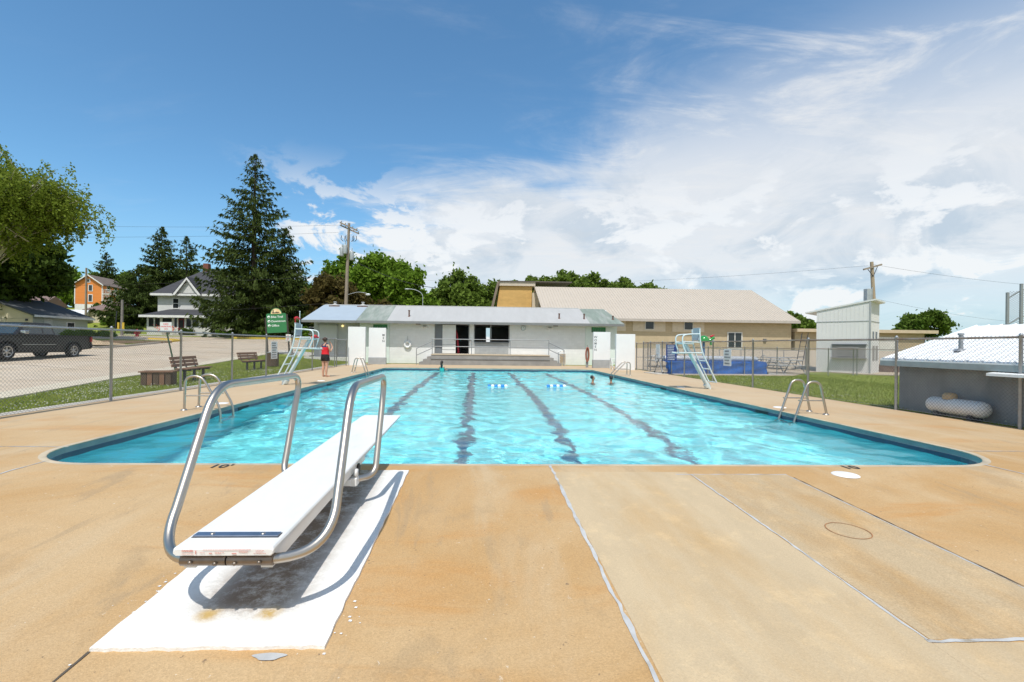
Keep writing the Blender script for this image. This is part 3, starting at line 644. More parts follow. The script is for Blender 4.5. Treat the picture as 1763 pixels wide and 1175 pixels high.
# ---- lifeguard chairs
M_lg = mat('pale_blue_grey_chair_tube', (.60, .68, .69), .35, var=.10, scale=9)
M_slab = mat('grey_chair_plastic', (.36, .40, .42), .6, var=.1, scale=6)
M_lgm = mat('pale_chair_mast_paint', (.58, .66, .67), .45, .1, var=.10, scale=7)
def chair(label, x, y, side, extra=False):
    """side=+1: pool lies towards +x; u runs towards the pool"""
    t = thing('lifeguard_chair', label, 'chair', (x, y, 0), 0, 'raised lifeguard chairs beside the pool')
    def U(u, v, z): return (u * side, v, z)
    b = MB(); P = [(.0, 0, 0), (.86, 0, 1.53)]
    for v in (-.055, .055): b.tube([U(-.01, v, 0), U(.84, v, 1.53)], .048, 12)
    b.tube([U(.03, 0, .06), U(.09, 0, .17)], .105, 12); b.box((min(.62 * side, .98 * side), -.22, 1.50), (max(.62 * side, .98 * side), .22, 1.56), bev=.01); b.build('mast', M_lgm, t)
    for v in (-.27, .27):
        rail = fillet([U(-.13, v, .24), U(.36, v, 1.22), U(.44, v, 1.60), U(.46, v, 2.02)], .16, 6)
        b = MB(); b.tube(rail, .024, 10); b.build('ladder_rail', M_lg, t)
        arm = fillet([U(.455, v, 1.85), U(.82, v, 1.84), U(1.03, v, 1.80), U(1.04, v, 1.52), U(.92, v, 1.22)], .17, 6)
        b = MB(); b.tube(arm, .022, 10); b.build('armrest', M_lg, t)
        b = MB(); b.tube([U(.33, v, 1.22), U(1.16, v, 1.22)], .02, 8); b.tube([U(.46, v, 1.57), U(1.03, v, 1.58)], .016, 8); b.build('side_rail', M_lg, t)
    for k, (u, z) in enumerate(((-.13, .24), (.09, .68), (.22, .95))):
        b = MB(); b.tube([U(u, -.27, z), U(u, .27, z)], .020, 8); b.build('rung', M_lg, t)
    b = MB(); b.box((min(.47 * side, .92 * side), -.24, 1.565), (max(.47 * side, .92 * side), .24, 1.60), bev=.01); b.build('seat', M_slab, t)
    M = Matrix.Translation(U(.475, 0, 1.60)) @ Matrix.Rotation(-.10 * side, 4, 'Y'); b = MB(); b.box((-.02, -.24, .03), (.02, .24, .46), M, .008); b.build('backrest', M_slab, t)
    b = MB(); b.box((min(.72 * side, 1.20 * side), -.25, 1.185), (max(.72 * side, 1.20 * side), .25, 1.20)); b.build('foot_platform', M_lg, t)
    b = MB(); b.tube([U(1.04, -.27, 1.54), U(1.04, .27, 1.54)], .016, 8); b.build('front_bar', M_lg, t)
    if extra:
        b = MB(); b.tube([U(.46, .1, 2.0), U(.46, .1, 2.42)], .014, 8); b.ball(U(.46, .1, 2.44), .022); b.build('umbrella_pole', M_lg, t)
    return t
chair('lifeguard chair with a short pole on its back, beside the standing woman', -6.42, 15.9, 1, True)
chair('lifeguard chair leaning over the pool in front of the blue cover', 7.84, 15.65, -1)
# things hanging on the left chair
t = thing('rescue_tube', 'red rescue tube strap hanging on the back of the lifeguard chair', 'rescue tube', (-5.96, 15.8, 2.14))
M_rt = mat('red_foam', (.60, .03, .035), .5, var=.1, scale=12)
b = MB(); b.tube(fillet([(-.04, -.12, .06), (-.02, 0, .10), (.02, .12, .05)], .05), .035, 10); b.build('float', M_rt, t)
b = MB(); b.tube(fillet([(-.03, -.02, .1), (-.06, -.03, 0), (-.05, -.02, -.12)], .03), .02, 8); b.build('strap', M_rt, t)
b = MB(); b.ball((-5.37, 15.75, 1.61), (.085, .11, .06)); b.tube([(-5.44, 15.62, 1.58), (-5.30, 15.88, 1.58)], .03, 8)
tag(b.build('red_pouch', M_rt), 'small red pouch on the front bar of the lifeguard chair', 'pouch')

# ---- lane floats
M_fb = mat('blue_float', (.01, .22, .66), .35); M_fw = mat('white_float', (.82, .83, .84), .35)
for (x, y, lab) in ((.46, 17.55, 'left one of the two short strings of blue and white lane floats'), (2.70, 17.75, 'right one of the two short strings of blue and white lane floats')):
    t = thing('lane_float_line', lab, 'lane float', (x, y, WL), .06, 'short lane float strings on the water')
    for k in range(6):
        b = MB(); b.lathe([(.008, -.058), (.045, -.055), (.06, -.03), (.06, .03), (.045, .055), (.008, .058)], (k * .125, 0, .015), 12, 'x'); b.build('float', M_fb if k % 2 == 0 else M_fw, t)
    b = MB(); b.tube([(-.12, 0, .01), (.75, 0, .01)], .006, 6); b.build('rope', M_fw, t)

# ---- chain-link fences
M_galv = mat('galvanised_steel', (.33, .34, .35), .5, .5, var=.18, scale=12)
M_rusty = mat('rusty_rail', (.25, .17, .12), .7, .3, var=.3, scale=5, col2=(.33, .30, .27), fac2=(.4, .6))
M_mesh = mat('chain_link_wire', (.20, .20, .20), .6, .3, var=.1)
def chain_fence(label, p0, p1, stations, h, rail_mat, group=None, wire_r=.0021, pitch=.072, ground=None, post_r=.030, gates=None):
    p0, p1 = Vector((*p0, 0)), Vector((*p1, 0)); d = (p1 - p0); L = d.length; d.normalize(); z0 = tz(p0.x, p0.y) if ground is None else ground
    t = thing('chain_link_fence', label, 'fence', (p0.x, p0.y, z0), math.atan2(d.y, d.x), group)
    b = MB(); b.lathe([(post_r, -.1), (post_r, h + .015), (post_r * 1.15, h + .018), (post_r * 1.1, h + .045), (post_r * .5, h + .07), (0, h + .075)], (0, 0, 0), 12); pm_ = b.mesh('post', M_galv)
    for s in stations: link('post', pm_, t, (s, 0, 0))
    b = MB(); b.tube([(0, 0, h - .01)] + [(L * k / 12, 0, h - .01 + .006 * math.sin(k * 1.7)) for k in range(1, 12)] + [(L, 0, h - .01)], .021, 8); b.build('top_rail', rail_mat, t)
    b = MB(); b.tube([(0, .02, .05), (L, .02, .05)], .003, 4); b.build('tension_wire', M_galv, t)
    # diagonal wires, both ways, clipped to the panel
    seg = []; hh = h + .03; z_lo = .03; H = hh - z_lo; k = -int(H / pitch) - 1
    n_ = int(L / pitch) + 1
    for i in range(-int(H / pitch) - 1, n_ + 1):
        x = i * pitch
        for s_ in (1, -1):
            a, c = (x, z_lo), (x + H, hh)
            if s_ < 0: a, c = (x, hh), (x + H, z_lo)
            ta = max(0., -a[0] / H); tb = min(1., (L - a[0]) / H)
            if tb - ta < .02: continue
            q = lambda u: (a[0] + (c[0] - a[0]) * u, .0025 * s_, a[1] + (c[1] - a[1]) * u); seg.append((q(ta), q(tb), s_))
    V = []; F = []
    for (a, c, s_) in seg:
        o = len(V); w_ = wire_r; nx, nz = -s_ * .707, .707
        for p in (a, c): V += [(p[0] + nx * w_, p[1], p[2] + nz * w_), (p[0] - nx * w_ * .5, p[1] + w_ * .87, p[2] - nz * w_ * .5), (p[0] - nx * w_ * .5, p[1] - w_ * .87, p[2] - nz * w_ * .5)]
        F += [(o, o + 1, o + 4, o + 3), (o + 1, o + 2, o + 5, o + 4), (o + 2, o, o + 3, o + 5)]
    tag(link('wire_mesh', npmesh('wire_mesh', np.array(V), np.array(F), M_mesh), t), kind='stuff')
    return t
FL = chain_fence('grey chain link fence between the pool deck and the street', (-8.52, 5.6), (-8.42, 28.2), [0, 2.85, 5.65, 8.2, 11.0, 13.6, 16.2, 18.8, 21.0, 22.55], 1.66, M_galv, ground=0)
FR = chain_fence('chain link fence with rusty top rail along the right side of the deck', (9.76, 6.0), (9.80, 27.5), [0.0, 2.1, 4.62, 7.55, 10.35, 13.2, 15.9, 18.6, 20.3, 21.45], 1.66, M_rusty, ground=0, wire_r=.0025)
FI = chain_fence('low chain link fence in front of the wading pool yard', (9.95, 23.75), (20.4, 24.7), [0, 2.0, 4.05, 5.9, 7.6, 8.9, 10.4], 1.42, M_rusty, ground=0, wire_r=.0022, post_r=.024)
FG = chain_fence('short gate panel beside the leftmost white privacy wall', (-8.40, 28.35), (-8.22, 29.95), [0.05, 1.55], 1.62, M_galv, ground=0, wire_r=.0024)
b = MB(); b.tube([(.05, 0, .8), (1.55, 0, .8)], .016, 8); b.tube([(.05, 0, .10), (1.55, 0, .10)], .016, 8); b.build('gate_rail', M_galv, FG)
FK = chain_fence('short gate panel right of the outermost white privacy wall', (9.45, 27.75), (12.1, 27.9), [0.05, .75, 1.9, 2.6], 1.60, M_rusty, ground=0, wire_r=.0024)
b = MB(); b.tube([(.05, 0, .78), (2.6, 0, .78)], .016, 8); b.build('gate_rail', M_galv, FK)
FX = chain_fence('chain link fence running from the wading yard to the grey tower shed', (20.4, 24.7), (27.5, 22.6), [.1, 2.3, 4.6, 7.0], 1.42, M_rusty, ground=0, wire_r=.0022, post_r=.024)
# ================================================================== SIGNS, BENCHES, LEFT LAWN
M_wood = mat('weathered_brown_wood', (.22, .115, .065), .8, var=.22, scale=6, bump=.3, bscale=40, stretch=(1, 6, 6))
M_wood2 = mat('dark_stained_wood', (.10, .065, .04), .85, var=.3, scale=5, bump=.4, bscale=30, stretch=(6, 6, 1))
M_iron = mat('dark_grey_iron', (.06, .065, .075), .5, .6)
M_signw = mat('white_sign_sheet', (.70, .71, .70), .5, var=.05)
M_signg = mat('green_sign_paint', (.035, .20, .07), .5, var=.08, scale=3)
M_txw = mat('white_sign_letter', (.78, .80, .77), .5)
M_post = mat('dark_sign_post', (.05, .04, .033), .8, var=.2)
M_sky1 = mat('sunset_peach', (.83, .52, .22), .6, var=.25, scale=4, col2=(.86, .70, .42)); M_redsign = mat('red_sign_print', (.62, .07, .09), .6)
M_greyprint = mat('grey_sign_print', (.13, .14, .15), .6)

# ---- green trail sign
SX, SY = -14.6, 35.2; sz = tz(SX, SY)
t = thing('trail_sign', 'green direction sign with a sunset arch on top, on two dark posts', 'sign', (SX, SY, sz), .22)
tilt = Matrix.Rotation(-.07, 4, 'Y')
b = MB(); b.prism([(-.68, 1.62), (.62, 1.62), (.66, 1.70), (.66, 2.98), (.58, 3.04), (-.60, 3.04), (-.68, 2.96)], -.04, .04, 'y', tilt); pan = b.build('panel', M_signg, t)
b = MB(); P = [(.40 * math.cos(a), 3.0 + .44 * math.sin(a)) for a in [PI * k / 18 for k in range(19)]]; b.prism(P, -.05, .03, 'y', tilt); b.build('arch', M_signg, pan)
b = MB(); P = [(.35 * math.cos(a), 3.01 + .38 * math.sin(a)) for a in [PI * k / 18 for k in range(19)]]; b.prism(P, -.056, -.05, 'y', tilt); em = b.build('emblem', M_sky1, pan)
b = MB(); b.box((-.22, -.062, 3.05), (-.16, -.057, 3.30), tilt); b.box((-.27, -.062, 3.06), (.02, -.057, 3.11), tilt)
for k in range(5): b.box((-.02 + k * .05, -.062, 3.06 + .01 * (k % 2)), (.025 + k * .05, -.057, 3.16 - .012 * k), tilt)
b.build('emblem_silhouette', M_post, em)
for k, (s, z) in enumerate((("Bike Trail", 2.78), ("Downtown", 2.46), ("Office", 2.14))):
    text('sign_lettering', s, .21, M_txw, pan, tilt @ Matrix.Translation((-.36, -.045, z)) @ Matrix.Rotation(PI / 2, 4, 'X'), .002, 'LEFT')
    b = MB(); b.lathe([(0, -.046), (.10, -.046), (.10, -.03)], (-.51, 0, z), 18, 'y', tilt); b.build('arrow_disc', M_txw, pan)
    b = MB(); b.add([(-.57, -.049, z + .05 * (k == 1)), (-.47, -.049, z - .05), (-.47, -.049, z + .05)], [(0, 1, 2)], False, tilt); b.build('arrow', M_signg, pan)
for x in (-.74, .72):
    b = MB(); b.box((x - .055, -.055, -.2), (x + .055, .055, 2.95 if x > 0 else 2.75), tilt, .008); b.build('post', M_post, t)

# ---- small signs
def lettered_sheet(name, label, cat, loc, rz, wd, ht, m, ink, rows, seed, cols=(.1, .9), group=None):
    t = thing(name, label, cat, loc, rz, group); b = MB(); b.box((-wd / 2, -.004, 0), (wd / 2, .004, ht), bev=.002); p = b.build('panel', m, t)
    r = random.Random(seed); b = MB()
    for k in range(rows):
        z = ht * (1 - (k + .8) / (rows + .6)); h = ht / (rows + .6) * .52; x = -wd / 2 + wd * (cols[0] + r.uniform(0, .08)); end = wd / 2 - wd * (1 - cols[1]) - wd * r.uniform(0, .2)
        while x < end:
            q = r.uniform(.03, .09) * wd; b.box((x, -.0065, z - h / 2), (min(x + q, end), -.0045, z + h / 2)); x += q + wd * r.uniform(.02, .045)
    tag(b.build('lettering', ink, p), kind='stuff'); return t
lettered_sheet('rules_sign', 'grey pool rules sign with rows of lettering on the left fence', 'sign', (-8.38, 19.75, .72), PI / 2 , .60, .72, M_signw, M_greyprint, 7, 1)
lettered_sheet('notice_sign', 'grey notice sign with rows of lettering on the right fence', 'sign', (9.69, 17.9, .70), -PI / 2, .56, .66, M_signw, M_greyprint, 5, 2)
M_blues = mat('blue_sign_sheet', (.025, .065, .27), .5, var=.1)
lettered_sheet('rules_sign', 'large blue rules sign with white lettering beside the blue pool cover', 'sign', (9.70, 23.2, .72), -PI / 2 + .12, 1.0, .80, M_blues, M_txw, 9, 3)
lettered_sheet('rules_sign', 'narrow white rules sign on the fence left of the blue sign', 'sign', (9.70, 24.95, .70), -PI / 2 + .1, .46, .84, M_signw, mat('pale_print', (.45, .47, .48), .6), 10, 4)
t = lettered_sheet('small_sign', 'small white sign with red print on the right post of the green sign', 'sign', (-13.82, 34.92, sz + 1.0), .15, .34, .50, M_signw, M_redsign, 4, 6, (.2, .8))
# leaning post with white/red sign
lx, ly = -13.75, 22.0; t = thing('leaning_sign', 'white sign with red letters on a leaning green post behind the fence', 'sign', (lx, ly, tz(lx, ly)), .35)
b = MB(); b.box((-.03, -.02, -.1), (.03, .02, 1.95), Matrix.Rotation(-.20, 4, 'Y'), .004); b.build('post', mat('green_steel_post', (.03, .07, .035), .6), t)
b = MB(); Ml = Matrix.Translation((-.38, -.03, 1.84)) @ Matrix.Rotation(-.03, 4, 'Y'); b.box((-.22, -.006, 0), (.22, .006, .40), Ml, .003); p = b.build('panel', M_signw, t)
for k, (s, z, q) in enumerate((('NO', .31, .12), ('PARKING', .20, .095), ('ON', .09, .085))): text('sign_lettering', s, q, M_redsign, p, Ml @ Matrix.Translation((0, -.0075, z)) @ Matrix.Rotation(PI / 2, 4, 'X'), .001)

# ---- benches facing the pool
def bench(label, x, y, rz):
    z = tz(x, y); t = thing('park_bench', label, 'bench', (x, y, z), rz, 'brown slatted benches on the lawn')
    for k in range(3):
        b = MB(); xx = .06 + k * .145; b.box((xx, -.92, .42), (xx + .125, .92, .455), bev=.006); b.build('seat_slat', M_wood, t)
    for k in range(3):
        M = Matrix.Translation((-.03 - k * .035, 0, .50 + k * .125)) @ Matrix.Rotation(-.25, 4, 'Y'); b = MB(); b.box((-.02, -.92, 0), (.015, .92, .105), M, .006); b.build('back_slat', M_wood, t)
    for yy in (-.68, 0, .68):
        b = MB(); b.box((.22, yy - .03, -.1), (.30, yy + .03, .42), bev=.004); b.box((.02, yy - .025, .36), (.48, yy + .025, .42)); b.tube([(.05, yy, .40), (-.03, yy, .50), (-.135, yy, .84)], .024, 8); b.build('leg', M_iron, t)
    return t
bench('brown slatted bench nearer the camera, beside the wooden planter', -10.55, 17.5, .10)
bench('brown slatted bench farther along the lawn, beside the wooden bin', -11.55, 24.3, -.05)
# ---- wooden planter box
px_, py_ = -10.25, 15.55; t = thing('planter_box', 'low brown planter box of upright boards on the lawn', 'planter', (px_, py_, tz(px_, py_)), .30)
for k in range(5):
    for yy in (-.26, .26):
        b = MB(); b.box((-.40 + k * .165, yy - .025, 0), (-.40 + k * .165 + (.135 if k % 2 else .15), yy + .025, .40), bev=.005); b.build('board', M_wood2 if k % 2 == 0 else M_wood, t)
for xx in (-.40, .42):
    for k in range(3): b = MB(); b.box((xx - .02, -.23 + k * .16, 0), (xx + .02, -.09 + k * .16, .40)); b.build('board', M_wood2, t)
for (a, c, e, g) in ((-.46, -.32, .48, -.20), (-.46, .20, .48, .32), (-.46, -.20, -.34, .20), (.36, -.20, .48, .20)): b = MB(); b.box((a, c, .402), (e, g, .44), bev=.005); b.build('cap_board', M_wood, t)
b = MB(); b.box((-.37, -.22, 0), (.38, .22, .33)); b.build('soil', mat('potting_soil', (.05, .035, .025), .95, var=.3, scale=20), t)
# ---- slatted bin
bx_, by_ = -11.35, 26.6; t = thing('litter_bin', 'round dark brown slatted litter bin with a grey rim', 'bin', (bx_, by_, tz(bx_, by_)))
for k in range(16):
    a = 2 * PI * k / 16; b = MB(); b.box((-.05, -.015, 0), (.05, .015, .72), Matrix.Rotation(a, 4, 'Z') @ Matrix.Translation((0, -.28, .03)), .004); b.build('slat', M_wood2, t)
b = MB(); b.lathe([(.26, .02), (.26, .74), (.30, .76), (.31, .80), (.24, .80), (.23, .3), (0, .28)], (0, 0, 0), 24); b.build('liner', mat('grey_bin_rim', (.33, .33, .34), .5), t)

# ---- kerbside bits on the far side of the street
M_dirt = mat('tan_dirt', (.42, .31, .19), .95, var=.3, scale=3, bump=.6, bscale=20)
def heap(name, label, cat, x, y, r, h, m, seed, kind=None, grp=None):
    z0 = tz(x, y) - .05; rr = np.random.default_rng(seed); n = 30; a = np.linspace(-1, 1, n); gx_, gy_ = np.meshgrid(a, a); d = np.hypot(gx_, gy_); ph = rr.random(8) * 6.28
    z = h * np.clip(1 - d, 0, 1) ** .8 * (1 + .25 * np.sin(5 * gx_ + ph[0]) * np.sin(4 * gy_ + ph[1]) + .15 * np.sin(11 * gx_ + ph[2]) * np.sin(13 * gy_ + ph[3])) + rr.normal(0, .02, gx_.shape) * (d < 1)
    co = np.stack([gx_ * r[0], gy_ * r[1], z], -1).reshape(-1, 3); ix = np.arange(n * n).reshape(n, n); q = np.stack([ix[:-1, :-1], ix[:-1, 1:], ix[1:, 1:], ix[1:, :-1]], -1).reshape(-1, 4)
    return tag(link(name, npmesh(name, co, q, m, True), None, (x, y, z0)), label, cat, grp, kind)
heap('gravel_heap', 'heap of pale gravel at the kerb behind the pickup', 'gravel', -28.6, 34.2, (1.8, 1.4), .55, mat('pale_rubble', (.47, .38, .26), .95, var=.45, scale=9, bump=.9, bscale=14), 3)
heap('dirt_heap', 'flat heap of brown dirt beside the stacked timbers', 'dirt', -31.5, 39.0, (2.8, 2.2), .45, M_dirt, 4)
M_timber = mat('grey_brown_timber', (.20, .14, .09), .9, var=.3, scale=4, stretch=(1, 5, 5))
for k in range(4):
    x, y = -30.4 + .35 * k, 40.3 + .55 * k; b = MB(); b.box((-2.4, -.09, 0), (2.4, .09, .17), bev=.01)
    o = b.build('landscape_timber', M_timber, None, False, (x, y, tz(x, y) + .02), .18 + .05 * k); tag(o, ('nearest', 'second nearest', 'third nearest', 'farthest')[k] + ' of the brown timbers laid behind the far kerb', 'timber', 'timbers laid behind the far kerb')
hx, hy = -35.4, 50.3; t = thing('fire_hydrant', 'squat red hydrant on the verge in front of the white house', 'hydrant', (hx, hy, tz(hx, hy)))
M_hyd = mat('red_hydrant_paint', (.34, .03, .035), .5, var=.15); b = MB(); b.lathe([(.20, 0), (.20, .06), (.15, .08), (.15, .45), (.24, .47), (.24, .53), (.19, .60), (.12, .68), (.05, .72), (.05, .78), (0, .79)], (0, 0, 0), 16); b.build('body', M_hyd, t)
for a in (0, PI / 2, PI): b = MB(); b.tube([(.13 * math.cos(a), -.13 * math.sin(a), .34), (.30 * math.cos(a), -.30 * math.sin(a), .34)], .085, 10); b.build('outlet', M_hyd, t)
# ================================================================== BATHHOUSE
M_wall = coursed(mat('white_block_paint', (.77, .775, .765), .7, var=.05, scale=2, bump=.1), .20, .40, .006, 'xz', .90, .25)
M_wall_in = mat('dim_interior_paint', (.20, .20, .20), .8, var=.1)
M_white = mat('white_wall_paint', (.76, .77, .76), .65, var=.05, scale=1.5, bump=.08)
M_greybase = mat('grey_base_paint', (.33, .345, .35), .75, var=.10, scale=3, col2=(.40, .41, .41))
M_step = mat('grey_step_concrete', (.25, .245, .235), .85, var=.10, scale=2.5, col2=(.29, .285, .27))
M_roofw = mat('white_roof_coating', (.415, .41, .40), .75, var=.04, scale=1.2, col2=(.435, .43, .42), spec=.15, stretch=(3, .6, .6))
M_roofb = mat('pale_blue_roof_metal', (.40, .46, .51), .45, .1, var=.05, scale=1.5)
M_roofg = mat('weathered_green_roof', (.22, .26, .225), .75, spec=.15, var=.18, scale=1.4, col2=(.31, .33, .30), stretch=(2.5, .5, .5))
M_greyw = mat('grey_wing_siding', (.40, .41, .41), .7, var=.06, scale=2)
M_trim = mat('grey_roof_trim', (.19, .195, .195), .6)
M_green = mat('green_transom', (.04, .22, .08), .5, var=.2, scale=4)
M_doorw = mat('white_door_paint', (.70, .71, .70), .5, var=.04, scale=3)
M_doorg = mat('slate_grey_door', (.16, .175, .19), .5, var=.06)
M_pipe = mat('rusty_vent_pipe', (.16, .09, .07), .8, .2, var=.3, scale=9)
FY = 34.3; EY = 33.45; RY = 37.2; ZE = 2.93; ZR = 4.28; BYK = 41.0
BH = thing('bathhouse', 'long low white bathhouse with a raised porch behind the pool', 'bathhouse', (-.9, 34.3, 0))
# roof sections: same slope, different sheet
def roof_piece(x0e, x1e, x0r, x1r, m, th=.10):
    b = MB(); b.add([(x0e, EY, ZE), (x1e, EY, ZE), (x1r, RY, ZR), (x0r, RY, ZR), (x0e, EY, ZE + th), (x1e, EY, ZE + th), (x1r, RY, ZR + th), (x0r, RY, ZR + th)], [(0, 3, 2, 1), (4, 5, 6, 7), (0, 1, 5, 4), (1, 2, 6, 5), (2, 3, 7, 6), (3, 0, 4, 7)])
    yb = 2 * RY - EY; b.add([(x0e, yb, ZE), (x1e, yb, ZE), (x1r, RY, ZR), (x0r, RY, ZR), (x0e, yb, ZE + th), (x1e, yb, ZE + th), (x1r, RY, ZR + th), (x0r, RY, ZR + th)], [(0, 1, 2, 3), (4, 7, 6, 5), (0, 4, 5, 1), (1, 5, 6, 2), (3, 7, 4, 0)])
    return b.build('roof', m, BH, True)
ra = roof_piece(-12.35, -8.56, -12.0, -8.56, M_roofb); rb = roof_piece(-8.553, -6.41, -8.553, -6.41, M_roofg, .096)
rc = roof_piece(-6.405, 8.05, -6.405, 8.05, M_roofw, .106); rd = roof_piece(8.055, 10.55, 8.055, 10.0, M_roofg, .09)
ra['label'] = 'pale blue metal roof section'; rb['label'] = 'weathered green roof section'; rc['label'] = 'white coated roof section'; rd['label'] = 'weathered green roof section at the right end'
for x0, x1 in ((-12.35, -8.57), (-8.54, 8.06), (8.08, 10.52)):
    b = MB(); b.box((x0, EY - .03, ZE - .085), (x1, EY - .003, ZE + .07)); b.build('fascia', M_trim, BH, True)
b = MB(); b.tube([(-11.9, RY, ZR + .115), (8.0, RY, ZR + .115)], .035, 8); b.build('ridge_cap', M_roofw, rc, True)
for x in (-11.1, -8.95):
    b = MB(); b.lathe([(.30, 0), (.28, .06), (.10, .14), (.09, .24), (.13, .25), (.13, .30), (0, .32)], (x, RY - .15, ZR + .04), 14); b.build('ridge_vent', M_roofw, ra, True)
    b = MB(); b.box((x - .40, RY - .42, ZR - .05), (x + .40, RY - .2, ZR + .03)); b.build('vent_base', M_pipe, ra, True)
for (x, q) in ((-5.0, .5), (6.0, .42), (7.85, .42), (10.0, .30)):
    y = 34.5; z = ZE + (y - EY) / (RY - EY) * (ZR - ZE); b = MB(); b.tube([(x, y, z), (x, y, z + q)], .055, 10); b.tube([(x, y, z + q), (x, y, z + q + .06)], .075, 10); b.tube([(x, y, z + .06), (x, y, z + .13)], [.13, .055], 10); b.build('vent_pipe', M_pipe, rc, True)
# front wall with openings
def wall_with_holes(name, x0, x1, z0, z1, y, th, holes, m, parent):
    b = MB(); xs = sorted({x0, x1} | {h[0] for h in holes} | {h[1] for h in holes}); 
    for a, c in zip(xs[:-1], xs[1:]):
        cut = sorted([(h[2], h[3]) for h in holes if h[0] <= a + 1e-6 and h[1] >= c - 1e-6]); z = z0
        for (h0, h1) in cut:
            if h0 > z + 1e-6: b.box((a, y, z), (c, y + th, h0))
            z = h1
        if z < z1 - 1e-6: b.box((a, y, z), (c, y + th, z1))
    return b.build(name, m, parent, True)
PZ = .74
HOLES = [(-3.05, -.66, PZ, 2.86), (-.20, 2.27, 1.62, 2.88)]
wall_with_holes('front_wall', -6.35, 7.9, 0, ZE + .02, FY, .2, HOLES, M_wall, BH)
# men's and women's end bays (greenish white) with a green transom
for (x0, x1, h0, h1, z0, z1) in ((-8.5, -6.36, -7.55, -6.52, 2.45, 2.80), (7.91, 10.25, 8.36, 9.42, 2.42, 2.80)):
    wall_with_holes('end_bay', x0, x1, 0, ZE + .02, FY - .01, .2, [(h0, h1, z0, z1)], mat('pale_green_white_paint', (.66, .74, .70), .7, var=.05), BH)
    b = MB(); b.box((h0, FY + .05, z0), (h1, FY + .09, z1)); tr = b.build('transom', M_green, BH, True)
    b = MB()
    for k in range(5): b.box((h0 + .1 + k * .19, FY + .03, z0), (h0 + .13 + k * .19, FY + .05, z1 - .12))
    b.build('transom_slat', M_doorg, tr, True)
b = MB(); b.box((-8.5, FY + .19, 0), (-8.3, BYK - .6, ZE)); b.build('side_wall', M_white, BH, True)
b = MB(); b.box((10.05, FY + .19, 0), (10.25, BYK - .6, ZE)); b.build('side_wall', mat('pale_side_paint', (.60, .66, .66), .7, var=.05), BH, True)
b = MB(); b.prism([(EY + .3, ZE), (2 * RY - EY - .3, ZE), (RY, ZR)], 10.04, 10.2, 'x'); b.build('gable_end', M_white, BH, True)
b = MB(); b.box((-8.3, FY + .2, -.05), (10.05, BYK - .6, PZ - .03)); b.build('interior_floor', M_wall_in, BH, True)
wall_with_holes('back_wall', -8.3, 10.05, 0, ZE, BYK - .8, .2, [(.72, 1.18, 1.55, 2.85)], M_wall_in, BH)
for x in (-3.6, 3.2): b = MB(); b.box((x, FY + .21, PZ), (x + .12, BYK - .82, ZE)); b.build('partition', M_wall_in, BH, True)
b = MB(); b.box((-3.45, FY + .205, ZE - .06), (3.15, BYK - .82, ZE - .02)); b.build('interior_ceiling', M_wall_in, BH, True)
# left wing: grey, set back under the eave
wall_with_holes('wing_wall', -11.9, -8.51, .1, ZE + .02, FY + .55, .18, [], M_greyw, BH)
b = MB(); b.box((-11.55, FY + .49, .42), (-10.30, FY + .545, 2.68)); d = b.build('wing_door', mat('pale_grey_door', (.48, .485, .485), .6, var=.04), BH, True)
b = MB(); b.box((-10.42, FY + .45, 1.45), (-10.36, FY + .49, 1.57)); b.build('door_handle', M_trim, d, True)
b = MB(); b.box((-11.62, FY + .47, .40), (-11.555, FY + .545, 2.75)); b.box((-10.295, FY + .47, .40), (-10.23, FY + .545, 2.75)); b.box((-11.62, FY + .47, 2.685), (-10.23, FY + .545, 2.75)); b.build('door_frame', M_greyw, BH, True)
b = MB(); b.box((-11.95, FY + .55, .1), (-11.905, BYK - .9, ZE)); b.prism([(EY + .3, ZE), (2 * RY - EY - .3, ZE), (RY, ZR)], -11.95, -11.85, 'x'); b.build('wing_side_wall', M_greyw, BH, True)
b = MB(); b.box((-12.3, FY - .4, -.05), (-8.55, FY + .54, .40)); b.build('wing_plinth', mat('pale_plinth', (.60, .59, .56), .85, var=.08), BH, True)
t_ = MB(); t_.lathe([(0, -.12), (.06, -.11), (.085, -.05), (.07, 0), (.05, .03)], (-9.85, FY + .46, 2.66), 14, 'y')
m_ = bpy.data.materials.new('lit_bulb'); m_.use_nodes = True; q_ = m_.node_tree.nodes['Principled BSDF']; q_.inputs['Base Color'].default_value = (.9, .75, .35, 1); q_.inputs['Emission Color'].default_value = (1, .8, .35, 1); q_.inputs['Emission Strength'].default_value = 1.2
t_.build('wall_lamp', m_, BH, True)
# porch, steps, doors, windows
b = MB(); b.box((-3.15, 32.2, -.05), (4.98, FY - .012, PZ - .06)); b.build('porch_base', M_step, BH, True)
b = MB(); b.box((-3.17, 32.17, PZ - .058), (5.0, FY - .012, PZ)); b.build('porch_slab', mat('tan_porch_top', (.50, .42, .31), .85, var=.1, scale=2), BH, True)
b = MB(); b.box((-3.16, 32.16, .39), (4.99, 32.2, .42)); b.build('porch_ledge', M_trim, BH, True)
for k in range(3):
    z = PZ - .185 * (k + 1)
    b = MB(); b.box((-3.16 - .27 * (k + 1), 32.2, -.05), (-3.16 - .27 * k, FY - .012, z)); b.build('step', M_step, BH, True)
    b = MB(); b.box((4.985 + .27 * k, 32.2, -.05), (4.985 + .27 * (k + 1), FY - .012, z)); b.build('step', M_step, BH, True)
b = MB(); b.box((-3.05, FY + .02, PZ), (-2.56, FY + .07, 2.86)); b.build('side_panel', M_doorg, BH, True)
b = MB(); M = Matrix.Translation((-2.55, FY - .03, 0)) @ Matrix.Rotation(-.06, 4, 'Z'); b.box((0, 0, PZ + .02), (.97, .05, 2.83), M, .006); d = b.build('door', M_doorw, BH, True)
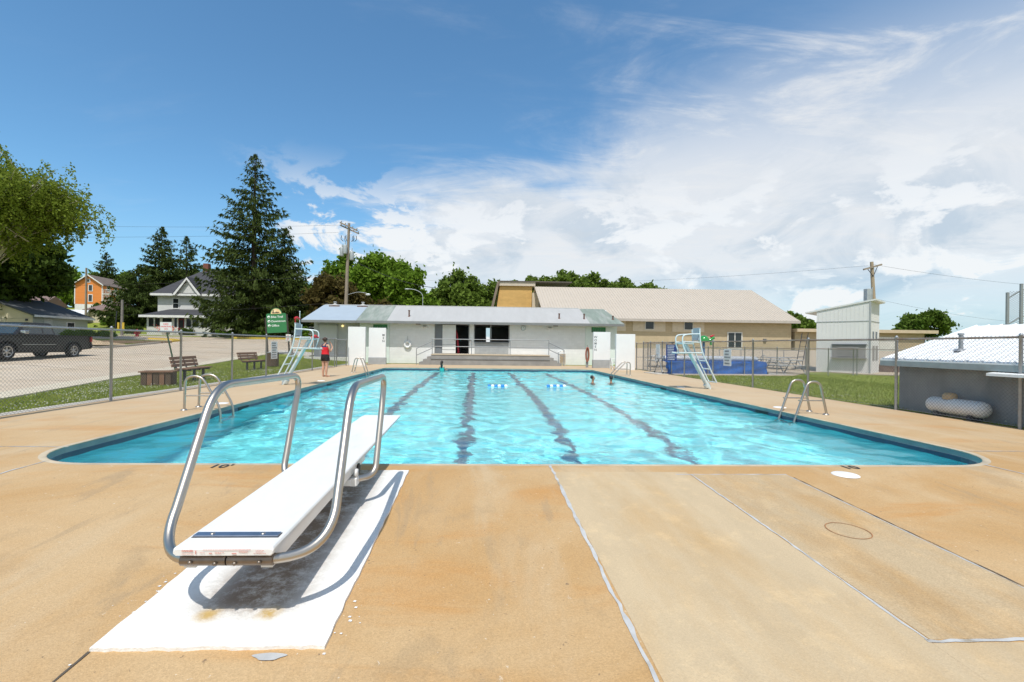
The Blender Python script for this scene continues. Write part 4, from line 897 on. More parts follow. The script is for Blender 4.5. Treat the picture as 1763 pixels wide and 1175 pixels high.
b = MB(); b.box((.0, -.012, 1.36), (.97, -.001, 1.385), M); b.box((.0, -.012, 1.02), (.97, -.001, 1.04), M); b.build('door_rail', M_trim, d, True)
b = MB(); b.ball((.90, -.05, 1.72), .035, 10, 6, M); b.build('door_knob', M_steel, d, True)
for (a, c, z0, z1) in ((-3.05, -.66, PZ, 2.86), (-.20, 2.27, 1.62, 2.88)):
    b = MB(); b.box((a - .06, FY - .022, z1), (c + .06, FY - .002, z1 + .06)); b.box((a - .06, FY - .022, z0), (a - .001, FY - .002, z1)); b.box((c + .001, FY - .022, z0), (c + .06, FY - .002, z1)); b.build('opening_frame', M_trim, BH, True)
b = MB(); b.box((.90, FY + .05, 1.62), (1.0, FY + .13, 2.88)); b.build('window_mullion', M_trim, BH, True)
b = MB(); b.box((-.24, FY - .16, 1.56), (2.31, FY - .002, 1.62)); b.build('counter', M_doorg, BH, True)
b = MB(); b.box((-.20, FY - .035, PZ + .01), (2.27, FY - .002, 1.555)); b.build('counter_panel', M_greybase, BH, True)
b = MB(); b.box((-.70, FY - .10, PZ + .95), (-.50, FY - .01, PZ + 1.0)); b.build('shelf', M_trim, BH, True)
# inside: a red folded umbrella by the door, a bright notice
M_redu = mat('red_cloth', (.42, .03, .05), .7)
b = MB(); b.tube([(-1.40, FY + .5, PZ), (-1.50, FY + .42, 2.0), (-1.56, FY + .4, 2.5)], [.09, .07, .015], 10); tag(b.build('folded_umbrella', M_redu), 'folded dark red umbrella standing in the open bathhouse doorway', 'umbrella')
# porch railing
M_rail = mat('grey_pipe_rail', (.30, .31, .32), .5, .4)
b = MB(); yr = 32.28
top, mid = PZ + 1.02, PZ + .52
RAIL = thing('porch_railing', 'grey two bar pipe railing along the raised porch', 'railing', (.9, yr, PZ))
for z in (top, mid): b = MB(); b.tube([(-3.08, yr, z), (4.92, yr, z)], .026, 8); b.build('rail', M_rail, RAIL, True)
for x in (-3.08, -.40, 2.25, 4.92): b = MB(); b.tube([(x, yr, PZ), (x, yr, top)], .026, 8); b.build('post', M_rail, RAIL, True)
for s_, xa, xb in ((-1, -3.08, -4.15), (1, 4.92, 5.98)):
    b = MB(); b.tube([(xa, yr, top - .16), (xb, yr, top - .66)], .026, 8); b.build('stair_rail', M_rail, RAIL, True)
    b = MB(); b.tube([(xa, yr, mid - .12), (xb, yr, mid - .62)], .026, 8); b.build('stair_rail', M_rail, RAIL, True)
    b = MB(); b.tube([(xb, yr, 0), (xb, yr, top - .655)], .026, 8); b.build('post', M_rail, RAIL, True)
# life ring, clock, flood lamps, fountain box
M_ring = mat('white_life_ring', (.80, .80, .79), .5, var=.04)
t = thing('life_ring', 'white life ring hanging on the bathhouse wall left of the steps', 'life ring', (-5.05, FY - .02, 1.03))
b = MB(); b.tube([(.20 * math.cos(a), -.06, .33 + .20 * math.sin(a)) for a in [2 * PI * k / 28 for k in range(29)]], .085, 12, False); b.build('ring', M_ring, t)
b = MB()
for k in range(4): b.tube([(.20 * math.cos(a), -.06, .33 + .20 * math.sin(a)) for a in [PI / 4 + k * PI / 2 + (j - 2) * .09 for j in range(5)]], .089, 12)
b.build('band', mat('pale_blue_band', (.62, .68, .72), .6), t)
b = MB(); b.tube([(0, -.02, .62), (0, -.02, .95)], .012, 6); b.build('hook_line', M_rail, t)
t = thing('wall_clock', 'round grey wall clock under the bathhouse eave', 'clock', (3.33, FY - .02, 2.66))
b = MB(); b.lathe([(0, -.07), (.155, -.07), (.155, -.09), (.18, -.09), (.18, 0)], (0, 0, 0), 24, 'y'); b.build('case', mat('grey_clock_case', (.30, .36, .39), .4), t)
b = MB(); b.lathe([(0, -.073), (.15, -.073)], (0, 0, 0), 24, 'y'); b.build('dial', mat('pale_dial', (.66, .72, .74), .5), t)
b = MB(); b.box((-.008, -.08, 0), (.008, -.076, .12)); b.box((0, -.08, -.008), (.085, -.076, .008)); b.build('hand', M_greyprint, t)
for (x, nm) in ((-3.85, 'left'), (5.25, 'right')):
    t = thing('flood_lamp', 'twin flood lamp under the eave at the ' + nm + ' end of the porch', 'lamp', (x, FY - .02, 2.72), 0, 'twin flood lamps under the eave')
    for s_ in (-1, 1): b = MB(); Mq = Matrix.Translation((s_ * .12 + .02, -.10, -.04)) @ Matrix.Rotation(.5, 4, 'X') @ Matrix.Rotation(s_ * .5, 4, 'Z'); b.lathe([(0, .02), (.03, .02), (.045, -.05), (.07, -.13), (0, -.12)], (0, 0, 0), 12, 'y', Mq); b.build('lamp_head', M_ring, t)
    b = MB(); b.box((-.10, -.05, -.03), (.14, 0, .03)); b.build('bracket', M_trim, t)
    b = MB(); b.box((-.62 if nm == 'left' else .28, -.05, .10), (-.28 if nm == 'left' else .62, -.004, .15)); b.build('eave_bracket', M_pipe, t)
t = thing('drinking_fountain', 'boxy white drinking fountain with a brown front right of the steps', 'fountain', (6.15, 33.9, 0))
b = MB(); b.box((-.25, -.15, 0), (.25, .38, .95), bev=.02); b.build('cabinet', M_white, t)
b = MB(); b.box((-.21, -.165, .06), (.21, -.152, .82)); b.build('front_panel', mat('brown_front', (.38, .30, .21), .7, var=.2, scale=3, col2=(.55, .50, .42)), t)
b = MB(); b.lathe([(.19, .955), (.19, .985), (.15, .985), (.05, .958)], (0, .08, 0), 16); b.tube([(.1, .2, .95), (.1, .2, 1.06), (.06, .12, 1.08)], .012, 6); b.build('basin', M_steel, t)
# privacy walls (white, grey foot)
M_priv = mat('white_block_privacy_wall', (.78, .785, .78), .65, var=.04, scale=1.6, bump=.12, bscale=30)
def privacy(label, x0, x1, y, h, base, letters=None, lx=0):
    t = thing('privacy_wall', label, 'wall', ((x0 + x1) / 2, y, 0)); th = .20
    b = MB(); b.box((x0, y, base), (x1, y + th, h), bev=.012); b.build('wall_panel', M_priv, t, True)
    if base: b = MB(); b.box((x0 - .02, y - .04, 0), (x1 + .02, y + th + .03, base - .002), bev=.008); b.build('plinth', M_greybase, t, True)
    if letters:
        L = t.location
        for k, ch in enumerate(letters): text('letter', ch, .21, M_greyprint, t, Matrix.Translation((lx - L.x, y - .004 - L.y, 1.98 - k * .205)) @ Matrix.Rotation(PI / 2, 4, 'X'), .002)
    return t
privacy('plain white privacy wall next to the gate, leftmost of the four', -8.22, -7.13, 30.2, 2.45, 0)
privacy('white privacy wall with MEN written downwards', -7.37, -6.22, 32.2, 2.47, .45, 'MEN', -6.38)
privacy('white privacy wall with WOMEN written downwards', 7.47, 8.57, 30.05, 2.32, .52, 'WOMEN', 7.60)
privacy('plain white privacy wall at the right end of the bathhouse', 8.22, 9.36, 27.6, 2.14, 0)
# side returns joining the inner walls to the building
for (x0, x1, y0, lab) in ((-6.40, -6.222, 32.42, 'return wall'), (8.20, 8.38, 30.28, 'return')): pass
# rescue hose coil on the women's wall, white plastic step stool
t = thing('rescue_coil', 'red and green coiled line hanging beside the WOMEN wall', 'rope', (7.20, 30.6, .3))
for k in range(3):
    b = MB(); b.tube([((.07 + .02 * k) * math.cos(a), -.03 * k, .55 + (.40 + .03 * k) * math.sin(a)) for a in [2 * PI * i / 24 for i in range(25)]], .035, 8, False); b.build('coil', mat('red_line', (.36, .09, .06), .8) if k != 1 else mat('green_line', (.12, .22, .14), .7), t)
b = MB(); b.tube([(0, .02, .1), (0, .02, 1.18)], .02, 6); b.box((-.08, 0, -.3), (.08, .05, .1)); b.build('hanger', M_rail, t)
t = thing('step_stool', 'white plastic step stool between the two right privacy walls', 'stool', (8.45, 28.6, 0))
for k in range(3): b = MB(); b.box((-.24 + .0 * k, -.30 + .16 * k, .22 * (k + 1) - .04), (.24, -.06 + .16 * k, .22 * (k + 1)), bev=.01); b.build('tread', M_whitep, t)
for s_ in (-1, 1): b = MB(); b.prism([(-.30, 0), (-.24, 0), (.20, .60), (.26, .0), (.32, 0), (.28, .66), (.0, .66)], s_ * .22 - .015, s_ * .22 + .015, 'x'); b.build('side', M_whitep, t)
# ================================================================== GYM, SHEDS AND YARD ON THE RIGHT
M_brick = coursed(mat('tan_block_wall', (.50, .40, .265), .85, var=.07, scale=2), .20, .40, .012, 'xz', .84, .3)
M_gymroof = mat('pale_tan_roof_metal', (.50, .435, .36), .6, .05, var=.04, scale=1, spec=.25)
M_gympan = mat('tan_window_panel', (.62, .53, .41), .7, var=.07, scale=4)
M_plank = coursed(mat('orange_plywood', (.62, .38, .13), .8, var=.12, scale=1.4, stretch=(1, 1, 2.4)), 1.25, 2.5, .008, 'xz', .9, .1)
M_glass = mat('dark_window_glass', (.025, .03, .033), .12, var=.1, spec=.6)
GE, GR_, GX0, GX1 = 46.0, 54.4, 6.55, 32.33; gz0 = 1.2; gze, gzr = 3.98, 8.05
G = thing('gymnasium', 'large tan block building with a pale ribbed metal roof behind the bathhouse', 'building', (19, 46.6, gz0))
b = MB(); b.box((7.2, GE + .7, 0), (GX1 - .45, 2 * GR_ - GE - .8, gze + .05)); b.build('wall', M_brick, G, True)
b = MB(); th = .18; yb = 2 * GR_ - GE
b.add([(GX0, GE, gze), (GX1, GE, gze), (GX1 - .1, GR_, gzr), (GX0, GR_, gzr), (GX0, GE, gze + th), (GX1, GE, gze + th), (GX1 - .1, GR_, gzr + th), (GX0, GR_, gzr + th)], [(0, 3, 2, 1), (4, 5, 6, 7), (0, 1, 5, 4), (1, 2, 6, 5), (2, 3, 7, 6), (3, 0, 4, 7)])
b.add([(GX0, yb, gze), (GX1, yb, gze), (GX1 - .1, GR_, gzr), (GX0, GR_, gzr), (GX0, yb, gze + th), (GX1, yb, gze + th), (GX1 - .1, GR_, gzr + th), (GX0, GR_, gzr + th)], [(0, 1, 2, 3), (4, 7, 6, 5), (0, 4, 5, 1), (1, 5, 6, 2), (3, 7, 4, 0)])
rf = b.build('roof', M_gymroof, G, True)
b = MB()
for k in range(84):
    x = GX0 + .15 + k * .307; b.add([(x - .02, GE, gze + th), (x + .02, GE, gze + th), (x + .02, GR_, gzr + th), (x - .02, GR_, gzr + th), (x - .012, GE, gze + th + .035), (x + .012, GE, gze + th + .035), (x + .012, GR_, gzr + th + .035), (x - .012, GR_, gzr + th + .035)], [(4, 5, 6, 7), (0, 1, 5, 4), (1, 2, 6, 5), (3, 0, 4, 7)])
tag(b.build('roof_seam', M_gymroof, rf, True), kind='stuff')
b = MB(); b.box((GX0, GE - .04, gze - .06), (GX1, GE - .004, gze + th + .02)); b.build('gutter', mat('grey_tan_gutter', (.42, .38, .34), .6), G, True)
b = MB(); b.prism([(GE + .75, gze), (yb - .9, gze), (GR_, gzr - .1)], GX1 - .9, GX1 - .62, 'x'); b.prism([(GE + .75, gze), (yb - .9, gze), (GR_, gzr - .1)], 7.22, 7.42, 'x'); b.build('gable_wall', M_brick, G, True)
fy = GE + .7
for (x0, x1, w0, w1) in ((15.57, 18.88, 16.85, 17.65), (19.58, 22.85, 20.82, 21.62), (11.9, 14.85, 13.0, 13.9)):
    b = MB(); b.box((x0, fy - .05, 2.95), (x1, fy - .002, 3.98)); p = b.build('panel', M_gympan, G, True)
    b = MB()
    for k in range(int((x1 - x0) / .3)): b.box((x0 + .15 + k * .3, fy - .065, 2.96), (x0 + .17 + k * .3, fy - .05, 3.97))
    b.build('panel_batten', M_gympan, p, True)
    b = MB(); b.box((w0 - .08, fy - .10, 3.12), (w1 + .08, fy - .066, 3.97)); w1_ = b.build('window', mat('pale_window_frame', (.60, .58, .54), .5), G, True)
    b = MB(); b.box((w0, fy - .115, 3.20), (w1, fy - .102, 3.90)); b.build('pane', M_glass, w1_, True)
b = MB(); b.box((25.22, fy - .08, gz0 - .02), (26.78, fy - .002, 3.0)); d = b.build('door', mat('pale_door_frame', (.62, .60, .56), .5), G, True)
for x in (25.34, 26.05): b = MB(); b.box((x, fy - .10, gz0 + .25), (x + .60, fy - .082, 2.9)); b.build('door_pane', M_glass, d, True)
b = MB(); b.box((28.95, fy - .12, 2.05), (29.25, fy - .002, 2.35)); b.build('wall_box', M_greyprint, G, True)
# raised entrance end with the orange plywood front
t = thing('gym_entrance', 'raised end of the gymnasium with an orange plywood front and slanted edges', 'building', (4.4, 56, gz0))
oy = 55.2
b = MB(); b.add([(1.6, oy, gz0), (6.2, oy, gz0), (6.35, oy, 8.35), (2.55, oy, 8.35), (1.6, oy + 5, gz0), (6.2, oy + 5, gz0), (6.35, oy + 5, 8.35), (2.55, oy + 5, 8.35)], [(0, 1, 2, 3), (4, 7, 6, 5), (1, 5, 6, 2), (0, 3, 7, 4)]); b.build('front', M_plank, t, True)
b = MB(); b.box((2.45, oy - .25, 8.36), (6.7, oy + 5, 8.82)); b.build('fascia', mat('tan_fascia', (.55, .47, .38), .7), t, True)
b = MB(); b.box((2.3, oy - .35, 8.823), (11, oy + 5, 8.93)); b.build('roof_edge', mat('dark_roof_edge', (.12, .10, .09), .8), t, True)
b = MB(); b.add([(1.25, oy - .4, 4.5), (1.55, oy - .4, 4.5), (2.48, oy - .4, 8.82), (2.25, oy - .4, 8.82), (1.25, oy + 4, 4.5), (1.55, oy + 4, 4.5), (2.48, oy + 4, 8.82), (2.25, oy + 4, 8.82)], [(0, 1, 2, 3), (4, 7, 6, 5), (0, 3, 7, 4), (1, 5, 6, 2)]); b.build('slanted_edge', mat('brown_roof_edge', (.22, .17, .13), .8), t, True)
b = MB(); b.box((6.36, oy - .2, gz0), (7.15, oy + 1, 7.6)); b.build('corner_wall', M_gympan, t, True)

# ---- grey tower shed
M_shed = mat('light_grey_tower_siding', (.70, .69, .67), .8, var=.03, scale=2)
M_slat = mat('grey_brown_shutter', (.30, .28, .26), .7, var=.1, scale=5)
T = thing('tower_shed', 'tall light grey shed with a slanted roof and a shuttered serving window', 'shed', (22.45, 26.1, 0), math.atan2(-.75, .66) - .03)
# local x: from the left corner to the front corner; origin at the front corner, -x goes left, +y goes back-right
W_, D_ = 2.62, 2.5; zl, zr = 3.68, 4.16
b = MB(); b.prism([(-W_, 0), (0, 0), (0, zr), (-W_, zl)], 0, D_, 'y'); wl = b.build('wall', M_shed, T)
b = MB()
for k in range(13): x = -W_ + .10 + k * .20; b.box((x, -.012, .02), (x + .015, -.001, zl + (x + W_) / W_ * (zr - zl) - .02))
for k in range(12): y = .12 + k * .20; b.box((.001, y, .02), (.012, y + .015, zr - .05))
tag(b.build('siding_batten', M_shed, wl), kind='stuff')
b = MB(); b.box((-W_ - .01, -.02, 3.02), (.02, -.002, 3.06)); b.box((.003, -.02, 3.02), (.02, D_, 3.06)); b.box((-.05, -.03, 0), (.03, -.002, zr - .03)); b.build('trim', M_greybase, T)
b = MB(); b.add([(-W_ - .60, -.05, zl - .10), (.26, -.05, zr + .05), (.26, D_ + .12, zr + .05), (-W_ - .60, D_ + .12, zl - .10), (-W_ - .60, -.05, zl - .01), (.26, -.05, zr + .14), (.26, D_ + .12, zr + .14), (-W_ - .60, D_ + .12, zl - .01)], [(0, 3, 2, 1), (4, 5, 6, 7), (0, 1, 5, 4), (1, 2, 6, 5), (2, 3, 7, 6), (3, 0, 4, 7)]); b.build('roof', mat('white_tower_roof', (.68, .68, .66), .5), T)
b = MB(); b.box((-1.80, -.06, .92), (-.20, -.003, 1.62)); sh = b.build('shutter', M_slat, T)
for k in range(5): b = MB(); b.box((-1.55, -.085, 1.0 + k * .115), (-.48, -.062, 1.085 + k * .115), Matrix.Identity(4)); b.build('slat', M_slat, sh)
b = MB(); b.box((-1.84, -.30, .86), (-.14, -.003, .905)); b.build('counter', M_slat, T)
b = MB(); b.box((-1.82, -.12, 1.64), (-.16, -.003, 1.71)); b.build('hood', M_greyprint, T)
for y in (.55, 1.45): b = MB(); b.box((.003, y, 2.0), (.03, y + .35, 2.45)); w_ = b.build('window', M_glass, T); b = MB(); b.box((.002, y + .05, .75), (.025, y + .55, 1.62)); b.build('side_shutter', M_slat, T)
# ---- low flat building behind the shed
L_ = thing('flat_building', 'low tan flat roofed building behind the grey tower shed', 'building', (38, 46.5, 1.0))
b = MB(); b.box((32.2, 46.6, .5), (45.8, 52, 3.1)); b.build('wall', coursed(mat('tan_flat_wall', (.42, .33, .21), .85, var=.08), .2, .4, .012, 'xz', .85), L_, True)
b = MB(); b.box((32.1, 46.1, 3.1), (46.8, 52.4, 3.42)); b.build('roof_slab', mat('tan_roof_slab', (.50, .40, .28), .7), L_, True)
b = MB(); b.box((41.0, 46.54, .6), (42.8, 46.598, 2.7)); b.build('garage_door', mat('pale_garage_door', (.60, .58, .54), .6), L_, True)
# ---- pump house with white ribbed roof
M_pump = coursed(mat('grey_pump_house_block', (.285, .285, .28), .9, var=.22, scale=2.5, bump=.4, spec=.2, col2=(.33, .325, .31), fac2=(.5, .7), stretch=(1, 1, .4)), .2, .4, .010, 'yz', .94, .15)
M_rw = mat('bright_white_roof_metal', (.82, .82, .80), .5, var=.03, scale=2)
P_ = thing('pump_house', 'low grey block pump house with a bright white metal roof, right edge', 'shed', (12.15, 9, 0))
b = MB(); b.box((10.2, 4.0, -.2), (14.1, 11.0, 1.14)); b.build('wall', M_pump, P_, True)
pe, pr, pz0, pz1, py0, py1 = 9.76, 12.16, 1.17, 2.01, 3.4, 11.05
b = MB(); b.add([(pe, py0, pz0), (pr, py0, pz1), (2 * pr - pe, py0, pz0), (pe, py1, pz0), (pr, py1, pz1), (2 * pr - pe, py1, pz0), (pe, py0, pz0 - .03), (pr, py0, pz1 - .03), (2 * pr - pe, py0, pz0 - .03), (pe, py1, pz0 - .03), (pr, py1, pz1 - .03), (2 * pr - pe, py1, pz0 - .03)], [(0, 3, 4, 1), (1, 4, 5, 2), (6, 7, 10, 9), (7, 8, 11, 10), (0, 6, 9, 3), (2, 5, 11, 8), (3, 9, 10, 4), (4, 10, 11, 5), (0, 1, 7, 6), (1, 2, 8, 7)]); r1 = b.build('roof', M_rw, P_, True)
sl_ = (pz1 - pz0) / (pr - pe)
for k in range(27):
    y = py1 - .02 - k * .28; b = MB(); b.add([(pe, y - .022, pz0 + .001), (pe, y + .022, pz0 + .001), (pr, y + .022, pz1 + .001), (pr, y - .022, pz1 + .001), (pe, y - .01, pz0 + .022), (pe, y + .01, pz0 + .022), (pr, y + .01, pz1 + .022), (pr, y - .01, pz1 + .022)], [(4, 5, 6, 7), (0, 4, 7, 3), (1, 2, 6, 5), (0, 1, 5, 4)]); b.build('roof_rib', M_rw, r1, True)
b = MB(); b.box((pe - .005, py0, pz0 - .15), (pe + .03, py1, pz0 - .032)); b.build('fascia', mat('grey_fascia', (.30, .34, .34), .6, var=.15, scale=4), P_, True)
b = MB(); b.prism([(pe + .1, pz0 - .05), (pr, pz1 - .05), (2 * pr - pe - .1, pz0 - .05)], py1 - .10, py1 - .06, 'y'); b.build('gable', M_pump, P_, True)
b = MB(); vx, vy = 10.4, 9.75; vz = pz0 + (vx - pe) * sl_; b.tube([(vx, vy, vz - .02), (vx, vy, vz + .34)], .04, 12); b.tube([(vx, vy, vz + .34), (vx, vy, vz + .38)], .055, 12); b.lathe([(.12, .0), (.10, .02), (.045, .06)], (vx, vy, vz - .01), 14); b.build('vent_pipe', M_galv, r1, True)
b = MB(); b.add([(9.62, 7.1, .98), (10.19, 7.1, 1.06), (10.19, 8.55, 1.06), (9.62, 8.55, .98), (9.62, 7.1, .93), (10.19, 7.1, 1.01), (10.19, 8.55, 1.01), (9.62, 8.55, .93)], [(0, 3, 2, 1), (4, 5, 6, 7), (0, 1, 5, 4), (1, 2, 6, 5), (2, 3, 7, 6), (3, 0, 4, 7)]); b.build('hood', M_rw, P_, True)
# propane tank
t = thing('propane_tank', 'small white horizontal gas tank with a tan dome behind the fence', 'tank', (9.99, 9.48, -.03))
b = MB(); R = .165; prof = [(0, -.62)] + [(R * math.sin(a), -.47 - .15 * math.cos(a)) for a in [PI / 2 * k / 6 for k in range(1, 7)]] + [(R * math.cos(a), .47 + .15 * math.sin(a)) for a in [PI / 2 * k / 6 for k in range(0, 7)]]
b.lathe(prof, (0, -.05, .26), 20, 'y'); b.build('tank', mat('chalky_white_tank', (.82, .82, .80), .5, var=.08, scale=5, col2=(.55, .42, .30), fac2=(.66, .74)), t)
b = MB(); b.lathe([(0, .08), (.085, .072), (.12, .03), (.12, -.06)], (0, .10, .46), 16); b.build('dome', mat('tan_plastic', (.58, .40, .20), .5, var=.15, scale=9), t)
for y in (-.4, .3): b = MB(); b.box((-.13, y - .04, 0), (.13, y + .04, .13)); b.build('foot', M_iron, t)

# ---- wading yard: cover reel, tables, turtle, shower
CV = thing('pool_cover_reel', 'long reel of silver bubble wrap draped with a bright blue tarp', 'pool cover', (12.5, 24.6, 0), .075)
M_tarp = mat('blue_tarp', (.008, .085, .33), .55, var=.35, scale=2.5, bump=.9, bscale=7, spec=.25, col2=(.010, .125, .45))
n1, n2 = 60, 14; V = []; F = []; rr = random.Random(8)
for i in range(n1 + 1):
    u = -2.75 + 5.6 * i / n1
    for j in range(n2 + 1):
        q = j / n2; ph = math.sin(u * 5.1) * .03 + math.sin(u * 11 + 1) * .02 + math.sin(u * 2.3) * .04
        if q < .3: a = q / .3; y, z = .42 - a * .75, .70 - .05 * math.sin(a * PI) * 0 - .04 * a
        else: a = (q - .3) / .7; y, z = -.33 - .16 * a + ph * a + .03 * math.sin(a * 9 + u * 3), .66 * (1 - a) + .01
        V.append((u + (.03 * math.sin(j * 1.3) if i in (0, n1) else 0), y, z))
for i in range(n1):
    for j in range(n2): k = i * (n2 + 1) + j; F.append((k, k + n2 + 1, k + n2 + 2, k + 1))
b = MB(); b.add(V, F, True); b.build('tarp', M_tarp, CV)
b = MB(); b.tube([(-2.7, .12, .78), (-2.6, .12, .80), (-1, .12, .81), (1, .12, .80), (2.5, .12, .80), (2.65, .12, .78)], [.10, .145, .15, .15, .145, .10], 16); b.build('wrap_roll', mat('silver_bubble_wrap', (.58, .60, .64), .35, .2, var=.15, scale=14, bump=.6, bscale=30), CV)
for s_ in (-1, 1):
    b = MB(); x = s_ * 2.92; b.tube([(x, -.35, .05), (x, .12, .80), (x, .6, .05)], .022, 8); b.tube([(x - s_ * .3, .12, .80), (x + s_ * .10, .12, .80)], .03, 8); b.build('end_frame', M_galv, CV)
    b = MB(); b.lathe([(.23, -.015), (.25, 0), (.23, .015)], (x + s_ * .1, .12, .80), 18, 'x'); b.tube([(x + s_ * .1, -.1, .80), (x + s_ * .1, .34, .80)], .012, 6); b.tube([(x + s_ * .1, .12, .58), (x + s_ * .1, .12, 1.02)], .012, 6); b.build('crank_wheel', M_galv, CV)
    for y in (-.35, .6): b = MB(); b.lathe([(0, -.02), (.055, -.02), (.055, .02), (0, .02)], (x, y, .055), 12, 'x'); b.build('caster', M_blackrub, CV)
b = MB(); b.box((-3.4, -.75, -.02), (4.1, .9, .03)); b.build('slab', M_walk, CV)
M_tab = mat('grey_table_plank', (.40, .41, .42), .6, var=.1, scale=4)
def table(label, x, y, rz, topm):
    z = tz(x, y) + .02; t = thing('picnic_table', label, 'table', (x, y, z), rz, 'metal picnic tables in the wading pool yard')
    for k in range(4): b = MB(); b.box((-.92, -.36 + k * .183, .71), (.92, -.36 + k * .183 + .172, .75), bev=.004); b.build('top_plank', topm, t)
    for s_ in (-1, 1): b = MB(); b.box((-.92, s_ * .72 - .13, .42), (.92, s_ * .72 + .13, .455), bev=.004); b.build('bench_plank', topm, t)
    for xx in (-.65, .65): b = MB(); b.tube([(xx, -.75, 0), (xx, -.25, .70)], .026, 8); b.tube([(xx, .75, 0), (xx, .25, .70)], .026, 8); b.tube([(xx, -.75, .40), (xx, .75, .40)], .022, 8); b.build('leg_frame', M_galv, t)
    return t
table('grey picnic table right of the blue covered reel', 17.3, 25.9, .12, M_tab)
table('white topped picnic table behind the gate on the right', 12.2, 30.5, .05, M_signw)
table('grey picnic table standing beside the grey tower shed', 19.6, 29.8, .6, M_tab)
# green turtle spray figure on a blue post
tx, ty = 13.15, 26.9; tq = tz(tx, ty) + .30; t = thing('turtle_figure', 'shiny green domed turtle figure with a red top on a blue post', 'figure', (tx, ty, tq))
M_tg = mat('glossy_green', (.03, .25, .045), .15, var=.1, coat=.5); M_tr = mat('glossy_red', (.60, .02, .05), .2)
b = MB(); b.tube([(0, 0, -.3), (0, 0, 1.40)], .07, 12); b.build('post', mat('blue_post', (.05, .18, .38), .4), t)
b = MB(); b.lathe([(0, .36), (.08, .353), (.17, .315), (.24, .25), (.285, .16), (.30, .05), (.30, 0), (.20, -.04), (0, -.05)], (0, 0, 1.44), 24); b.build('shell', M_tg, t)
b = MB(); b.tube(fillet([(.20, 0, 1.46), (.42, 0, 1.50), (.50, 0, 1.62), (.60, 0, 1.70)], .1), [.10] * 3 + [.085] * 20, 10) if False else b.tube([(.24, 0, 1.48), (.38, 0, 1.54), (.50, 0, 1.63), (.60, 0, 1.67)], [.09, .085, .10, .06], 12); b.ball((.56, 0, 1.66), (.10, .08, .085)); b.tube([(.42, 0, 1.5), (.43, 0, 1.25)], [.05, .07], 8); b.build('head', M_tg, t)
b = MB(); b.ball((.44, 0, 1.75), (.075, .07, .06)); b.ball((.53, 0, 1.80), (.05, .05, .045)); b.ball((.60, -.02, 1.83), .03); b.build('crest', M_tr, t)
sx_, sy_ = 10.9, 26.6; t = thing('outdoor_shower', 'thin grey shower post with a short side arm left of the blue sign', 'shower', (sx_, sy_, tz(sx_, sy_)))
b = MB(); b.tube(fillet([(0, 0, 0), (0, 0, 1.62), (.28, 0, 1.68), (.30, 0, 1.6)], .05), .022, 8); b.build('post', M_rusty, t)
b = MB(); b.lathe([(.02, 1.70), (.07, 1.66), (.08, 1.62), (0, 1.615)], (.28, 0, 0), 12); b.build('shower_head', M_iron, t)
b = MB(); b.box((.02, -.06, .95), (.16, .06, 1.38), bev=.01); b.build('valve_box', mat('faded_valve_box', (.36, .31, .24), .7, var=.3, scale=6, col2=(.25, .36, .28)), t)
# pipe frame railing by the gym and a ladder against the shed
t = thing('pipe_frame', 'thin grey pipe barrier in front of the gymnasium', 'railing', (19.5, 31.5, tz(19.5, 31.5)))
for k in range(5): b = MB(); b.tube([(-3 + k * 1.5, 0, -.2), (-3 + k * 1.5, 0, 1.15)], .022, 8); b.build('post', M_galv, t)
for z in (.65, 1.15): b = MB(); b.tube([(-3, 0, z), (3, 0, z)], .022, 8); b.build('rail', M_galv, t)
t = thing('leaning_ladder', 'dark ladder leaning against the left side of the grey tower shed', 'ladder', (20.4, 28.7, .1), .3)
for s_ in (-.2, .2): b = MB(); b.tube([(-.45, s_, 0), (.12, s_, 2.3)], .022, 6); b.build('rail', M_iron, t)
for k in range(7): b = MB(); q = (k + .7) / 7.6; b.tube([(-.45 + .57 * q, -.2, 2.3 * q), (-.45 + .57 * q, .2, 2.3 * q)], .014, 6); b.build('rung', M_iron, t)
# ball field backstop
K = thing('backstop', 'tall chain link backstop frame above the white roof, far right', 'backstop', (51.5, 44, 1.25))
for (x, y, h) in ((52.3, 44.6, 6.2), (53.0, 44.0, 7.0), (56, 42.0, 7.2), (59, 40.0, 7.2)): b = MB(); b.tube([(x, y, 0), (x, y, h + 1)], .13, 8); b.build('post', M_galv, K, True)
for q in (0, -2.6, -5): b = MB(); b.tube([(52.3, 44.6, 6.6 + q), (53.0, 44.0, 7.4 + q), (56, 42, 7.7 + q), (59, 40, 7.7 + q)], .06, 6); b.build('rail', M_galv, K, True)
V = []; F = []
for (a, c) in (((52.3, 44.6), (53.0, 44.0)), ((53.0, 44.0), (56, 42)), ((56, 42), (59, 40))):
    L2 = math.hypot(c[0] - a[0], c[1] - a[1]); n_ = int((L2 + 6) / .22)
    for i in range(n_):
        for s_ in (1, -1):
            s0 = i * .22 - 6; p = [(s0, 1.3), (s0 + 6, 7.3)] if s_ > 0 else [(s0, 7.3), (s0 + 6, 1.3)]; t0 = max(0, -s0 / 6); t1 = min(1, (L2 - s0) / 6)
            if t1 - t0 < .02: continue
            o = len(V)
            for u in (t0, t1):
                ss = s0 + 6 * u; zz = p[0][1] + (p[1][1] - p[0][1]) * u; X_ = a[0] + (c[0] - a[0]) * ss / L2; Y_ = a[1] + (c[1] - a[1]) * ss / L2
                V += [(X_ - 51.5, Y_ - 44, zz + .012 - 1.25), (X_ - 51.5, Y_ - 44 + .01, zz - .008 - 1.25), (X_ - 51.5, Y_ - 44 - .01, zz - .008 - 1.25)]
            F += [(o, o + 1, o + 4, o + 3), (o + 1, o + 2, o + 5, o + 4), (o + 2, o, o + 3, o + 5)]
tag(link('wire_mesh', npmesh('wire_mesh', np.array(V), np.array(F), M_mesh), K), kind='stuff')
